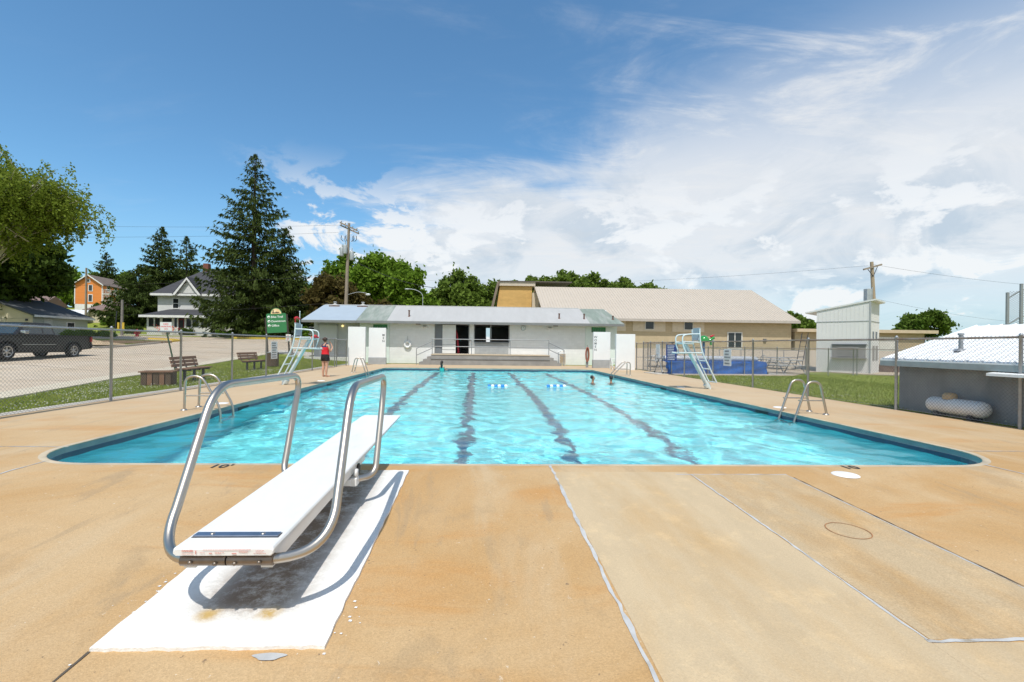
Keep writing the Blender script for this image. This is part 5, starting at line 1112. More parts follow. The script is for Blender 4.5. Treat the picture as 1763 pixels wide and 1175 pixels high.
b = MB(); b.lathe([(.02, 0), (.06, .1), (.18, .35), (.16, .36), (0, .2)], (0, 0, 0), 12, 'x', Matrix.Translation((52.15, 44.5, 3.9)) @ Matrix.Rotation(PI, 4, 'Z')); b.build('loudspeaker', mat('tan_horn', (.45, .42, .36), .6), K, True)
# ================================================================== HOUSES ON THE LEFT
M_siding = coursed(mat('white_lap_siding', (.70, .70, .69), .65, var=.04), .16, 60, .012, 'xz', .80, .5)
M_shingle = coursed(mat('charcoal_shingle', (.055, .055, .062), .9, var=.15, scale=3), .22, .45, .01, 'xy', .8, .3)
M_wtrim = mat('white_house_trim', (.76, .76, .75), .5)
HX, HY = -38.5, 62.0; hz0 = 2.15
H = thing('white_house', 'white two storey house with a dark hip roof, front gable and glazed porch', 'house', (HX, HY, hz0))
b = MB(); b.box((-42.2, HY, hz0 - .6), (-31.6, HY + 9, 7.55)); b.build('wall', M_siding, H, True)
b = MB(); e = .55; x0, x1, y0, y1 = -42.2 - e, -31.6 + e, HY - e, HY + 9 + e; ze, zp = 7.5, 11.3; rx0, rx1, ry = -38.9, -36.0, HY + 4.5
b.add([(x0, y0, ze), (x1, y0, ze), (x1, y1, ze), (x0, y1, ze), (rx0, ry, zp), (rx1, ry, zp), (x0, y0, ze - .18), (x1, y0, ze - .18), (x1, y1, ze - .18), (x0, y1, ze - .18)], [(0, 1, 5, 4), (1, 2, 5), (2, 3, 4, 5), (3, 0, 4), (6, 7, 1, 0), (7, 8, 2, 1), (8, 9, 3, 2), (9, 6, 0, 3), (9, 8, 7, 6)]); rf = b.build('roof', M_shingle, H, True)
b = MB(); b.box((x0 - .03, y0 - .06, ze - .30), (x1 + .03, y0 - .003, ze - .02)); b.box((x0 - .06, y0 - .06, ze - .30), (x0 - .003, y1, ze - .02)); b.build('eave_trim', M_wtrim, H, True)
b = MB(); b.box((-38.95, ry - .35, 10.4), (-38.25, ry + .35, 12.15), bev=.02); b.build('chimney', coursed(mat('red_brick', (.20, .075, .05), .9, var=.2, scale=5), .08, .2, .01, 'xz', 1.2), rf, True)
# front gable dormer, flush with the wall
gx0, gx1, gp = -39.95, -36.35, 9.65; gm = (gx0 + gx1) / 2
b = MB(); b.prism([(gx0 + .25, ze), (gx1 - .25, ze), (gm, gp - .35)], HY - .45, HY - .30, 'y'); b.build('gable_face', M_siding, H, True)
b = MB()
for s_, xx in ((-1, gx0), (1, gx1)):
    b.add([(xx, HY - .75, ze - .06), (gm, HY - .75, gp), (gm, ry - 1.0, gp), (xx, ry - 2.5, ze - .06), (xx, HY - .75, ze - .20), (gm, HY - .75, gp - .14), (gm, ry - 1, gp - .14), (xx, ry - 2.5, ze - .20)], [(0, 1, 2, 3), (4, 7, 6, 5), (3, 7, 4, 0)])
b.build('gable_roof', M_shingle, H, True)
b = MB()
for s_, xx in ((-1, gx0), (1, gx1)): b.add([(xx, HY - .80, ze - .24), (gm, HY - .80, gp - .10), (gm, HY - .80, gp - .42), (xx + .34 * -s_, HY - .80, ze - .24), (xx, HY - .74, ze - .24), (gm, HY - .74, gp - .10), (gm, HY - .74, gp - .42), (xx + .34 * -s_, HY - .74, ze - .24)], [(0, 1, 2, 3), (0, 4, 5, 1), (3, 2, 6, 7), (0, 3, 7, 4)])
b.build('barge_board', M_wtrim, H, True)
def window(parent, x0, x1, z0, z1, y, rails=1, trim=.10, frame_m=None, nm='window'):
    b = MB(); b.box((x0 - trim, y - .05, z0 - trim), (x1 + trim, y - .003, z0)); b.box((x0 - trim, y - .05, z1), (x1 + trim, y - .003, z1 + trim)); b.box((x0 - trim, y - .05, z0), (x0, y - .003, z1)); b.box((x1, y - .05, z0), (x1 + trim, y - .003, z1))
    if rails: b.box((x0, y - .04, (z0 + z1) / 2 - .03), (x1, y - .003, (z0 + z1) / 2 + .03))
    f = b.build(nm, frame_m or M_wtrim, parent, True); b = MB(); b.box((x0, y - .025, z0), (x1, y - .004, z1)); b.build('pane', M_glass, f, True); return f
for (a, c) in ((-40.25, -39.6), (-36.7, -36.05), (-34.2, -33.5)): window(H, a, c, 5.65, 6.85, HY)
# enclosed porch
def PM(x): return -41.8 + (x + 44.0) * .78
PY = HY - 2.6; pz = 4.55
b = MB(); b.box((PM(-44.0), PY + .06, hz0 - .6), (PM(-34.0), HY - .003, hz0 + .95)); b.build('porch_base', M_siding, H, True)
b = MB(); b.add([(PM(-44.7), PY - .5, pz), (PM(-33.6), PY - .5, pz), (PM(-33.9), HY, pz + .95), (PM(-42.6), HY, pz + .95), (PM(-44.7), PY - .5, pz - .2), (PM(-33.6), PY - .5, pz - .2), (PM(-33.9), HY, pz + .7), (PM(-42.6), HY, pz + .7)], [(0, 1, 2, 3), (4, 7, 6, 5), (0, 4, 5, 1), (3, 7, 4, 0), (1, 5, 6, 2)]); b.build('porch_roof', M_shingle, H, True)
b = MB(); b.box((PM(-44.75), PY - .56, pz - .26), (PM(-33.6), PY - .503, pz + .02)); b.build('porch_fascia', M_wtrim, H, True)
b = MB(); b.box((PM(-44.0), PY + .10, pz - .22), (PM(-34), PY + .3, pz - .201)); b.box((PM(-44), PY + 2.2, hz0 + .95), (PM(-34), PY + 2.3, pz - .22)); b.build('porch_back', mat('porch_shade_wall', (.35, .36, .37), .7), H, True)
for x in (-44.0, -41.9, -40.05, -39.35, -38.2, -35.9, -34.15): b = MB(); b.box((PM(x), PY + .04, hz0 + .9), (PM(x) + .18, PY + .24, pz - .21)); b.build('porch_post', M_wtrim, H, True)
for (a, c) in ((-43.8, -42.9), (-42.85, -41.93), (-41.7, -40.08), (-38.0, -37.1), (-37.05, -35.92), (-35.7, -34.18)): window(H, PM(a) + .06, PM(c) - .06, hz0 + 1.05, pz - .32, PY + .12, 0, .06)
b = MB(); b.box((PM(-39.17), PY + .05, hz0 + .1), (PM(-38.22), PY + .11, pz - .35)); d = b.build('door', mat('dark_red_door', (.16, .02, .025), .5), H, True)
b = MB(); b.box((PM(-39.0), PY + .03, hz0 + .9), (PM(-38.4), PY + .048, pz - .55)); b.build('door_pane', M_glass, d, True)
for k in range(4): b = MB(); b.box((PM(-39.6), PY - .35 * (k + 1), hz0 - .5), (PM(-37.9), PY + .05 - .35 * k, hz0 + .1 - .2 * k)); b.build('step', M_walk, H, True)
for s_ in (-39.65, -37.9): b = MB(); b.tube([(PM(s_), PY - 1.5, hz0 + .35), (PM(s_), PY - .1, hz0 + 1.05)], .04, 6); b.tube([(PM(s_), PY - 1.5, hz0 - .5), (PM(s_), PY - 1.5, hz0 + .38)], .04, 6); b.build('stair_rail', M_wtrim, H, True)
b = MB(); b.box((-31.6, HY + 3, hz0 - .5), (-26.4, HY + 10, 6.2)); b.build('side_wing', M_siding, H, True)
window(H, -30.4, -29.7, 3.6, 5.0, HY + 3); window(H, -28.4, -27.7, 3.6, 5.0, HY + 3)
b = MB(); b.add([(-32, HY + 2.6, 6.2), (-26, HY + 2.6, 6.2), (-26, HY + 10.4, 6.2), (-32, HY + 10.4, 6.2), (-32, HY + 6.5, 8.3), (-26, HY + 6.5, 8.3)], [(0, 1, 5, 4), (2, 3, 4, 5), (1, 2, 5), (3, 0, 4), (3, 2, 1, 0)]); b.build('wing_roof', M_shingle, H, True)
for x in (-43.2, -41.5, -36.6, -35.0):   # planting along the porch
    pass

H.location.x += 1.1
# ---- orange house up the hill
OX, OY = -80.6, 100.0; oz = 7.6
O = thing('orange_house', 'bright orange two storey house with white trim and outside stairs on the hill', 'house', (OX + .4, OY, oz + .3), .12); O.scale = (.86, .86, .86)
M_or = coursed(mat('orange_siding', (.74, .245, .05), .7, var=.05), .2, 60, .012, 'xz', .85, .3)
M_brshg = mat('brown_shingle', (.17, .13, .11), .9, var=.15, scale=1.5)
b = MB(); b.box((-2.9, 0, 1.05), (2.9, 9, 5.9)); b.prism([(-2.9, 5.9), (2.9, 5.9), (0, 7.9)], 0, 9, 'y'); b.build('wall', M_or, O)
b = MB(); b.box((-2.92, -.02, -.6), (2.92, 9, 1.05)); b.build('foundation', M_wtrim, O)
b = MB()
for s_ in (-1, 1): b.add([(s_ * 3.4, -.5, 5.52), (0, -.5, 7.98), (0, 9.4, 7.98), (s_ * 3.4, 9.4, 5.52), (s_ * 3.4, -.5, 5.72), (0, -.5, 8.18), (0, 9.4, 8.18), (s_ * 3.4, 9.4, 5.72)], [(4, 5, 6, 7), (0, 3, 2, 1), (0, 1, 5, 4), (3, 0, 4, 7), (2, 3, 7, 6)])
b.build('roof', M_brshg, O)
b = MB()
for s_ in (-1, 1): b.add([(s_ * 3.42, -.56, 5.45), (0, -.56, 7.92), (0, -.56, 8.2), (s_ * 3.42, -.56, 5.73), (s_ * 3.42, -.505, 5.45), (0, -.505, 7.92), (0, -.505, 8.2), (s_ * 3.42, -.505, 5.73)], [(0, 1, 2, 3), (0, 4, 5, 1), (3, 2, 6, 7)])
for s_ in (-1, 1): b.box((s_ * 2.92 - .10, -.06, 1.05), (s_ * 2.92 + .10, -.022, 5.6))
b.build('trim', M_wtrim, O)
def lwindow(parent, x0, x1, z0, z1, y, t=.14):
    b = MB(); b.box((x0 - t, y - .06, z0 - t), (x1 + t, y - .005, z1 + t)); f = b.build('window', M_wtrim, parent); b = MB(); b.box((x0, y - .08, z0), (x1, y - .062, z1)); b.build('pane', M_glass, f)
lwindow(O, .05, .75, 4.3, 5.6, 0); lwindow(O, .05, .75, 1.8, 3.3, 0); lwindow(O, -.35, .2, 6.4, 7.0, 0)
# right side (local +x face): white balcony, stairs, windows
for (y, z) in ((1.6, 4.4), (4.4, 4.4), (6.4, 4.4), (2.6, 1.7), (5.4, 1.7)):
    b = MB(); b.box((2.905, y, z), (2.96, y + 1.2, z + 1.4)); f = b.build('window', M_wtrim, O); b = MB(); b.box((2.962, y + .14, z + .14), (2.98, y + 1.06, z + 1.26)); b.build('pane', M_glass, f)
b = MB(); b.box((2.9, 0, 3.55), (4.4, 6.5, 3.7)); b.box((2.9, 0, 1.0), (4.6, 6.5, 1.12)); b.build('balcony_deck', M_wtrim, O)
b = MB()
for z in (3.7, 1.12):
    for y in np.arange(.1, 6.5, .42): b.box((4.32, y, z), (4.38, y + .07, z + .95))
    b.box((4.31, 0, z + .95), (4.4, 6.5, z + 1.03)); b.box((2.95, 0, z + .95), (4.4, .08, z + 1.03))
for x in (3.1, 3.5, 3.9, 4.3): b.box((x, 0, 1.12), (x + .06, .07, 4.65))
b.build('balcony_rail', M_wtrim, O)
b = MB(); b.prism([(4.4, 3.6), (4.4, 3.3), (7.0, 1.0), (7.3, 1.0)], 2.4, 3.5, 'y'); b.prism([(4.4, 4.6), (4.4, 4.45), (7.2, 1.95), (7.3, 2.05)], 2.38, 2.46, 'y'); b.prism([(4.6, 1.05), (4.6, .75), (3.0, -.9), (2.6, -.9)], -1.2, -.2, 'y'); b.build('staircase', M_wtrim, O)
# satellite dish on a stand beside it
dx, dy = EX(-87.5, 98), 98.0; t = thing('satellite_dish', 'grey satellite dish on a bent post beside the orange house', 'dish', (dx, dy, tz(dx, dy)), .2)
b = MB(); b.tube([(.5, 0, -.5), (.45, 0, 1.4), (.2, 0, 1.7)], .07, 6); b.build('post', M_iron, t); b = MB(); b.lathe([(0, -.1), (.3, -.05), (.58, .1)], (0, 0, 1.75), 16, 'y'); b.build('dish', mat('dish_grey', (.12, .12, .13), .6), t)
# ---- cream building, metal shed, garage house, pale block
def plain_house(label, name, x, y, wd, dp, h, rh, wm, rm, rz=0, over=.4, z=None, wins=(), hip=False):
    x = EX(x, y); zz = tz(x, y) if z is None else z; t = thing(name, label, 'house' if 'house' in name else 'shed', (x, y, zz), rz); b = MB(); b.box((-wd / 2, 0, -1), (wd / 2, dp, h)); b.build('wall', wm, t)
    if not hip: b = MB(); b.prism([(0, h), (dp, h), (dp / 2, h + rh - .12)], -wd / 2, wd / 2, 'x'); b.build('gable_wall', wm, t)
    k = dp / 2 * .9 if hip else 0; o = over; q = o * rh / (dp / 2)
    b = MB(); b.add([(-wd / 2 - o, -o, h - q), (wd / 2 + o, -o, h - q), (wd / 2 + o, dp + o, h - q), (-wd / 2 - o, dp + o, h - q), (-wd / 2 - o + k, dp / 2, h + rh), (wd / 2 + o - k, dp / 2, h + rh)] + [(-wd / 2 - o, -o, h - q - .16), (wd / 2 + o, -o, h - q - .16), (wd / 2 + o, dp + o, h - q - .16), (-wd / 2 - o, dp + o, h - q - .16)], [(0, 1, 5, 4), (2, 3, 4, 5), (1, 2, 5), (3, 0, 4), (6, 7, 1, 0), (7, 8, 2, 1), (8, 9, 3, 2), (9, 6, 0, 3)]); b.build('roof', rm, t)
    for (a, c, e, g, nm) in wins: b = MB(); b.box((a, -.05, e), (c, -.004, g)); f = b.build(nm, M_glass if nm == 'window' else M_doorw, t)
    return t
M_cream = mat('cream_stucco', (.66, .58, .42), .8, var=.05); M_brn = mat('mauve_brown_shingle', (.20, .135, .12), .9, var=.12, scale=1.5); M_sage = mat('grey_green_siding', (.38, .42, .38), .7, var=.05)
plain_house('cream building with a mauve brown hip roof below the orange house', 'cream_house', -63.0, 80, 6.2, 6, 2.6, 1.4, M_cream, M_brn, .1, .4, 4.0, (), True)
plain_house('small white metal shed with a pale roof left of the cream building', 'metal_shed', -66.6, 77, 3.4, 3.2, 1.5, .7, mat('pale_metal', (.58, .60, .58), .5), mat('white_metal_roof', (.72, .73, .72), .4), .5, .2, 4.1, ((-.2, 1.1, 0, 1.2, 'door'),))
GH = thing('garage_house', 'low garage with a cream front, grey green side wall and dark roof behind the pickup', 'garage', (EX(-43.5, 46), 46, 1.6))
b = MB(); b.box((-9.0, 0, -1), (-.02, 6.2, 2.15)); b.prism([(-9.0, 2.15), (-.02, 2.15), (-4.5, 3.75)], 0, 6.2, 'y'); b.build('front_wall', M_cream, GH)
b = MB(); b.box((-.02, .02, -1), (.03, 6.2, 2.2)); b.build('side_wall', M_sage, GH)
b = MB(); b.add([(.5, -.4, 1.98), (-4.5, -.4, 3.8), (-4.5, 6.6, 3.8), (.5, 6.6, 1.98), (-9.5, -.4, 1.98), (-9.5, 6.6, 1.98), (.5, -.4, 2.12), (-4.5, -.4, 3.94), (-4.5, 6.6, 3.94), (.5, 6.6, 2.12), (-9.5, -.4, 2.12), (-9.5, 6.6, 2.12)], [(6, 9, 8, 7), (7, 8, 11, 10), (0, 1, 2, 3), (1, 4, 5, 2), (0, 3, 9, 6), (0, 6, 7, 1), (1, 7, 10, 4), (3, 2, 8, 9), (2, 5, 11, 8)]); b.build('roof', mat('dark_grey_shingle', (.09, .095, .10), .9, var=.12, scale=1.5), GH)
b = MB(); b.box((.505, -.4, 1.93), (.53, 6.6, 2.13)); b.build('eave_trim', M_wtrim, GH)
b = MB(); b.box((.032, 3.6, .95), (.06, 4.6, 1.62)); f = b.build('window', M_wtrim, GH); b = MB(); b.box((.062, 3.7, 1.02), (.075, 4.5, 1.55)); b.build('pane', M_glass, f)
b = MB(); b.box((.032, 1.1, -.2), (.06, 2.0, 1.85)); b.build('door', mat('pale_side_door', (.50, .53, .50), .6), GH)
b = MB(); b.box((-6.8, -.05, -.5), (-2.4, -.004, 1.9)); b.build('garage_door', mat('cream_garage_door', (.62, .56, .44), .7), GH)
b = MB(); b.box((-.6, -.12, 1.55), (-.45, -.004, 1.75)); b.build('wall_lamp', M_iron, GH)
plain_house('house with a dull red brown roof behind the low grey house', 'brown_house', -89.5, 92, 7, 6, 1.8, 1.6, mat('taupe_siding', (.33, .28, .26), .8, var=.1), M_brn, .1, .4, 6.5)
# ---- pickup truck
def pickup():
    px_, py_ = -22.94, 24.7; hd = -PI / 2; z = tz(px_, py_) + .03
    t = thing('pickup_truck', 'dark grey extended cab pickup parked across the street at the left edge', 'truck', (px_, py_, z), hd)
    Mb = mat('dark_grey_car_paint', (.016, .016, .018), .35, .2, var=.06, scale=3, coat=.35); Mg = mat('tinted_car_glass', (.035, .05, .055), .05, spec=.9); Mc = mat('chrome_trim', (.62, .62, .62), .2, .9); Mt = mat('tyre_rubber', (.018, .018, .018), .85); Mr = mat('alloy_rim', (.50, .50, .50), .35, .8)
    # local +x forward, wheels at x=+1.82 / -1.82, half width .97
    def arch(cx, r, n=8): return [(cx - r * math.cos(a), .40 + r * math.sin(a)) for a in [PI * k / n for k in range(n + 1)]]
    side = [(-2.93, .48)] + [(-2.32, .42)] + arch(-1.82, .48) + [(-1.2, .36), (1.2, .36)] + arch(1.82, .48) + [(2.42, .40), (2.78, .45), (2.84, .80), (2.78, 1.06), (2.55, 1.13), (1.35, 1.19), (1.0, 1.20), (-.98, 1.20), (-1.02, 1.19), (-2.92, 1.20), (-2.96, .9)]
    ring = side; n = len(ring); V = []; F = []
    prof_y = ((-.90, 0.985), (-.97, 1.0), (.97, 1.0), (.90, .985))
    for (y, s_) in prof_y:
        for (x, zz) in ring: V.append((x, y, .75 + (zz - .75) * (s_ if abs(y) < .95 else 1) if zz > .9 else zz))
    for i in range(3):
        for k in range(n): F.append((i * n + k, i * n + (k + 1) % n, (i + 1) * n + (k + 1) % n, (i + 1) * n + k))
    tri = tessellate_polygon([[Vector((x, zz, 0)) for x, zz in ring]]); F += [tuple(q) for q in tri] + [tuple(3 * n + q for q in a[::-1]) for a in tri]
    b = MB(); b.add(V, F); body = b.build('body', Mb, t)
    b = MB(); b.box((-2.86, -.86, 1.19), (-.75, .86, 1.204)); bed = b.build('bed_floor', mat('bed_liner', (.02, .02, .02), .9), body)
    # cab
    lo, hi, zlo, zhi = .93, .74, 1.19, 1.80
    cabp = [(-.68, zlo), (-.62, zhi - .06), (-.50, zhi), (.66, zhi + .01), (.82, zhi - .05), (1.50, zlo)]
    def wy(zz): return lo + (hi - lo) * (zz - zlo) / (zhi - zlo)
    m_ = len(cabp); b = MB(); V = [(x, -wy(zz), zz) for x, zz in cabp] + [(x, wy(zz), zz) for x, zz in cabp]; F = [(k, (k + 1) % m_, m_ + (k + 1) % m_, m_ + k) for k in range(m_)] + [tuple(range(m_))[::-1], tuple(range(m_, 2 * m_))]; b.add(V, F); cab = b.build('cab', Mb, t)
    for s_ in (-1, 1):
        for q in ([(-.58, 1.26), (-.53, 1.68), (-.06, 1.70), (-.04, 1.25)], [(.04, 1.25), (.02, 1.70), (.66, 1.70), (.84, 1.62), (1.24, 1.25)]):
            b = MB(); c = [(x, s_ * (wy(zz) + .006), zz) for x, zz in q] + [(x, s_ * (wy(zz) - .02), zz) for x, zz in q]; k_ = len(q); b.add(c, [tuple(range(k_)), tuple(range(k_, 2 * k_))[::-1]] + [(i, (i + 1) % k_, k_ + (i + 1) % k_, k_ + i) for i in range(k_)]); b.build('side_window', Mg, cab)
    b = MB(); b.add([(1.48, -.84, 1.235), (1.48, .84, 1.235), (.88, .70, 1.745), (.88, -.70, 1.745), (1.44, -.84, 1.22), (1.44, .84, 1.22), (.82, .70, 1.72), (.82, -.70, 1.72)], [(0, 1, 2, 3), (0, 3, 7, 4), (1, 5, 6, 2), (2, 6, 7, 3)]); b.build('windscreen', Mg, cab)
    for s_ in (-1, 1):
        b = MB(); b.box((.98, s_ * 1.02 - .10, 1.24), (1.22, s_ * 1.02 + .14, 1.40), bev=.03); b.tube([(1.05, s_ * .93, 1.26), (1.05, s_ * 1.05, 1.3)], .03, 6); b.build('mirror', Mc, t)
        b = MB(); b.box((-.68, s_ * .975 - .006, .70), (1.15, s_ * .975 + .008, .735)); b.build('chrome_strip', Mc, body)
        b = MB(); b.box((-.02, s_ * .98 - .01, .98), (.18, s_ * .98 + .015, 1.03), bev=.006); b.build('door_handle', M_blackrub, body)
        b = MB(); b.box((-.725, s_ * .972 - .01, .40), (-.70, s_ * .972 + .004, 1.2)); b.box((-.22, s_ * .972 - .01, .42), (-.205, s_ * .972 + .002, 1.2)); b.build('door_gap', M_blackrub, body)
        b = MB(); b.box((-2.985, s_ * .86 - .09, .86), (-2.90, s_ * .86 + .125, 1.14), bev=.01); b.build('tail_light', mat('red_lens', (.38, .015, .015), .25), body)
        b = MB(); b.box((2.70, s_ * .78 - .16, .78), (2.86, s_ * .78 + .16, .98), bev=.02); b.build('headlight', mat('clear_lens', (.6, .62, .64), .15), body)
        for x in (-1.82, 1.82):
            w_ = thing('wheel', None, None); w_.parent = t; w_.location = (x, s_ * .84, .385); b = MB(); b.lathe([(.26, -.12), (.35, -.125), (.385, -.08), (.385, .08), (.35, .125), (.26, .12)], (0, 0, 0), 26, 'y'); b.build('tyre', Mt, w_)
            b = MB(); b.lathe([(.26, -.10), (.255, .0), (.26, .10)], (0, 0, 0), 20, 'y'); b.lathe([(0, s_ * .085), (.07, s_ * .085), (.08, s_ * .06)], (0, 0, 0), 14, 'y'); b.lathe([(.225, s_ * .095), (.262, s_ * .105)], (0, 0, 0), 20, 'y')
            for k in range(6): a = k * PI / 3; b.box((-.035, s_ * .05 - .02, .03), (.035, s_ * .05 + .02, .24), Matrix.Rotation(a, 4, 'Y'))
            b.build('rim', Mr, w_); b = MB(); b.lathe([(0, s_ * .01), (.25, s_ * .01)], (0, 0, 0), 18, 'y'); b.build('brake_disc', M_blackrub, w_)
    b = MB(); b.box((-3.08, -.93, .52), (-2.94, .93, .74), bev=.03); b.build('bumper', M_iron, t); b = MB(); b.box((2.80, -.93, .48), (2.96, .93, .70), bev=.03); b.build('bumper', Mc, t)
    b = MB(); b.box((-2.6, -.7, .30), (2.5, .7, .55)); b.build('chassis', M_blackrub, t)
pickup()

# ---- poles, wires, lamps
M_pole = mat('weathered_pole_wood', (.27, .22, .17), .9, var=.25, scale=2, stretch=(4, 4, .6), bump=.3, bscale=20); M_cable = mat('black_cable', (.03, .03, .03), .7); M_xf = mat('grey_transformer', (.38, .41, .42), .5, .2)
def wire(label, a, c, sag, r, grp=None):
    a, c = Vector(a), Vector(c); P = [a.lerp(c, k / 16) - Vector((0, 0, sag * 4 * (k / 16) * (1 - k / 16))) for k in range(17)]; o = P[0].copy(); b = MB(); b.tube([p - o for p in P], r, 5); return tag(b.build('overhead_wire', M_cable, None, False, o), label, 'wire', grp)
ux, uy = EX(-12.9, 46), 46.0; uz = tz(ux, uy)
U = thing('utility_pole', 'tall wooden utility pole with crossarms, transformers and a street lamp behind the bathhouse', 'utility pole', (ux, uy, uz))
b = MB(); b.tube([(-.1, 0, -.5), (.05, 0, 6), (.20, 0, 13.0 - uz)], [.19, .165, .12], 12); b.build('pole', M_pole, U); zt = 13.0 - uz
for k, (z, a) in enumerate(((zt - .35, -.55), (zt - .55, -.45))):
    b = MB(); M = Matrix.Translation((.2, -.15 + .3 * k, z)) @ Matrix.Rotation(a, 4, 'Z') @ Matrix.Rotation(.42, 4, 'Y'); b.box((-1.25, -.06, -.06), (1.25, .06, .06), M); ca = b.build('crossarm', M_pole, U)
    for x in (-1.15, -.55, .55, 1.15): b = MB(); b.lathe([(.02, .05), (.05, .09), (.03, .13), (.055, .17), (.02, .22)], (x, 0, 0), 8, 'z', M); b.build('insulator', mat('grey_insulator', (.30, .30, .31), .4), ca)
for (x, y, z) in ((-.42, -.1, zt - 3.2), (.50, .0, zt - 3.55), (-.05, -.32, zt - 3.0)):
    b = MB(); b.lathe([(0, 0), (.19, 0), (.20, .04), (.20, .78), (.17, .84), (0, .86)], (x, y, z), 14); b.tube([(x, y, z + .8), (x + .03, y, z + 1.15)], .035, 6); b.build('transformer', M_xf, U)
for k in range(6): b = MB(); a = k * 1.1; b.tube([(.2 + .7 * math.cos(a), .2 * math.sin(a), zt - 1.2), (.2 + .75 * math.cos(a), .2 * math.sin(a), zt - 1.55), (.2 + .55 * math.cos(a), 0, zt - 1.75)], .03, 6); b.build('cutout_fuse', M_iron, U)
b = MB(); b.tube(fillet([(.1, 0, 5.15), (1.2, -.1, 5.45), (2.0, -.2, 5.30)], .4), .022, 8); arm = b.build('lamp_arm', M_xf, U); b = MB(); b.ball((2.15, -.22, 5.18), (.24, .12, .11)); b.build('lamp_head', mat('lamp_glass', (.60, .62, .62), .3), arm)
b = MB(); b.box((.16, -.22, 2.55), (.46, -.19, 3.0)); b.box((.10, -.22, 1.0), (.36, -.19, 1.4)); b.build('red_sign', M_redsign, U)
wire('black service cable dropping from the utility pole to the right', (ux + .3, uy, uz + zt - 3.4), (-4.6, 52, 7.6), .5, .03)
for k, (z, s_) in enumerate(((zt - .2, 0), (zt - .9, 0), (zt - 5.0, 0), (zt - 7.6, 0))):
    wire(('topmost', 'second', 'third', 'lowest')[k] + ' of the overhead wires running left in front of the big spruce', (ux - .8 * (k < 2), uy, uz + z), (-75, 40 + k, uz + z - .5 - .6 * k), 1.0, .009, 'overhead wires on the left')
sx2, sy2 = 25.5, 29.4; U2 = thing('utility_pole', 'leaning wooden utility pole with one crossarm behind the grey tower shed', 'utility pole', (sx2, sy2, .1)); 
b = MB(); b.tube([(.2, 0, -.3), (.05, 0, 3.5), (-.18, 0, 6.95)], [.14, .12, .095], 12); b.build('pole', mat('tan_pole_wood', (.36, .28, .19), .9, var=.2, scale=2, stretch=(4, 4, .6)), U2)
b = MB(); M = Matrix.Translation((-.2, -.1, 6.6)) @ Matrix.Rotation(-.28, 4, 'Y'); b.box((-.62, -.05, -.05), (.62, .05, .05), M); b.build('crossarm', M_pole, U2)
b = MB(); b.tube([(-.15, -.1, 6.0), (-.55, -.1, 6.5)], .02, 6); b.tube([(-.15, -.1, 6.0), (.15, -.1, 6.7)], .02, 6); b.build('brace', M_iron, U2)
b = MB(); b.box((-.62, -.2, 4.4), (-.30, .1, 5.2), bev=.02); b.tube([(-.2, -.1, 5.3), (-.2, -.1, 3.95)], .03, 6); b.build('transformer', M_xf, U2)
b = MB(); b.tube(fillet([(0, 0, 3.9), (-.35, -.1, 4.15), (-.7, -.15, 4.0)], .2), .03, 6); b.ball((-.82, -.15, 3.92), (.18, .10, .09)); b.build('lamp', M_xf, U2)
wire('thin wire running right from the leaning pole', (sx2 - .2, sy2, 6.9), (62, 40, 7.2), .6, .007, 'thin wires on the right'); wire('thin lower wire running right from the leaning pole to the backstop', (sx2, sy2, 4.7), (58, 44, 4.2), .5, .006, 'thin wires on the right'); wire('thin wire running left from the leaning pole across the gym', (sx2 - .4, sy2, 6.8), (-8, 60, 9.6), .8, .006, 'thin wires on the right')
heap('dirt_mound', 'dark mound of roots and dirt at the foot of the leaning pole', 'dirt', 25.9, 28.6, (1.3, .8), .75, mat('dark_root_dirt', (.10, .065, .045), .95, var=.4, scale=6, bump=.9, bscale=10), 6)
lx2, ly2 = -7.0, 60; t = thing('street_lamp', 'grey street lamp with a curved arm seen over the bathhouse roof', 'street lamp', (lx2, ly2, 1.2)); b = MB(); b.tube(fillet([(0, 0, 0), (0, 0, 6.6), (-.9, 0, 7.1), (-1.9, 0, 7.2)], .5), .045, 8); b.build('post', M_xf, t); b = MB(); b.ball((-2.0, 0, 7.15), (.32, .12, .09)); b.build('lamp_head', M_xf, t)
t = thing('utility_pole', 'thin bare wooden pole standing in front of the orange house', 'utility pole', (-56.9, 70.5, tz(-56.9, 70.5))); b = MB(); b.tube([(0, 0, -1), (0, 0, 8.9)], [.17, .12], 10); b.build('pole', M_pole, t)
gx_, gy_ = -37.6, 51.2; t = thing('utility_pole', 'short grey pole with yellow markers on the verge left of the white house', 'utility pole', (gx_, gy_, tz(gx_, gy_))); b = MB(); b.tube([(0, 0, -.5), (0, 0, 3.8)], [.15, .12], 10); b.build('pole', mat('grey_pole_wood', (.24, .22, .20), .9, var=.2), t); b = MB(); b.box((-.34, -.2, .7), (-.16, -.1, 1.4)); b.box((.16, -.2, .7), (.34, -.1, 1.4)); b.build('marker', M_yellow, t)
b = MB(); b.tube([(-.55, -.3, -.6), (-.40, -.2, 2.6)], .05, 6); b.build('guy_guard', M_iron, t)
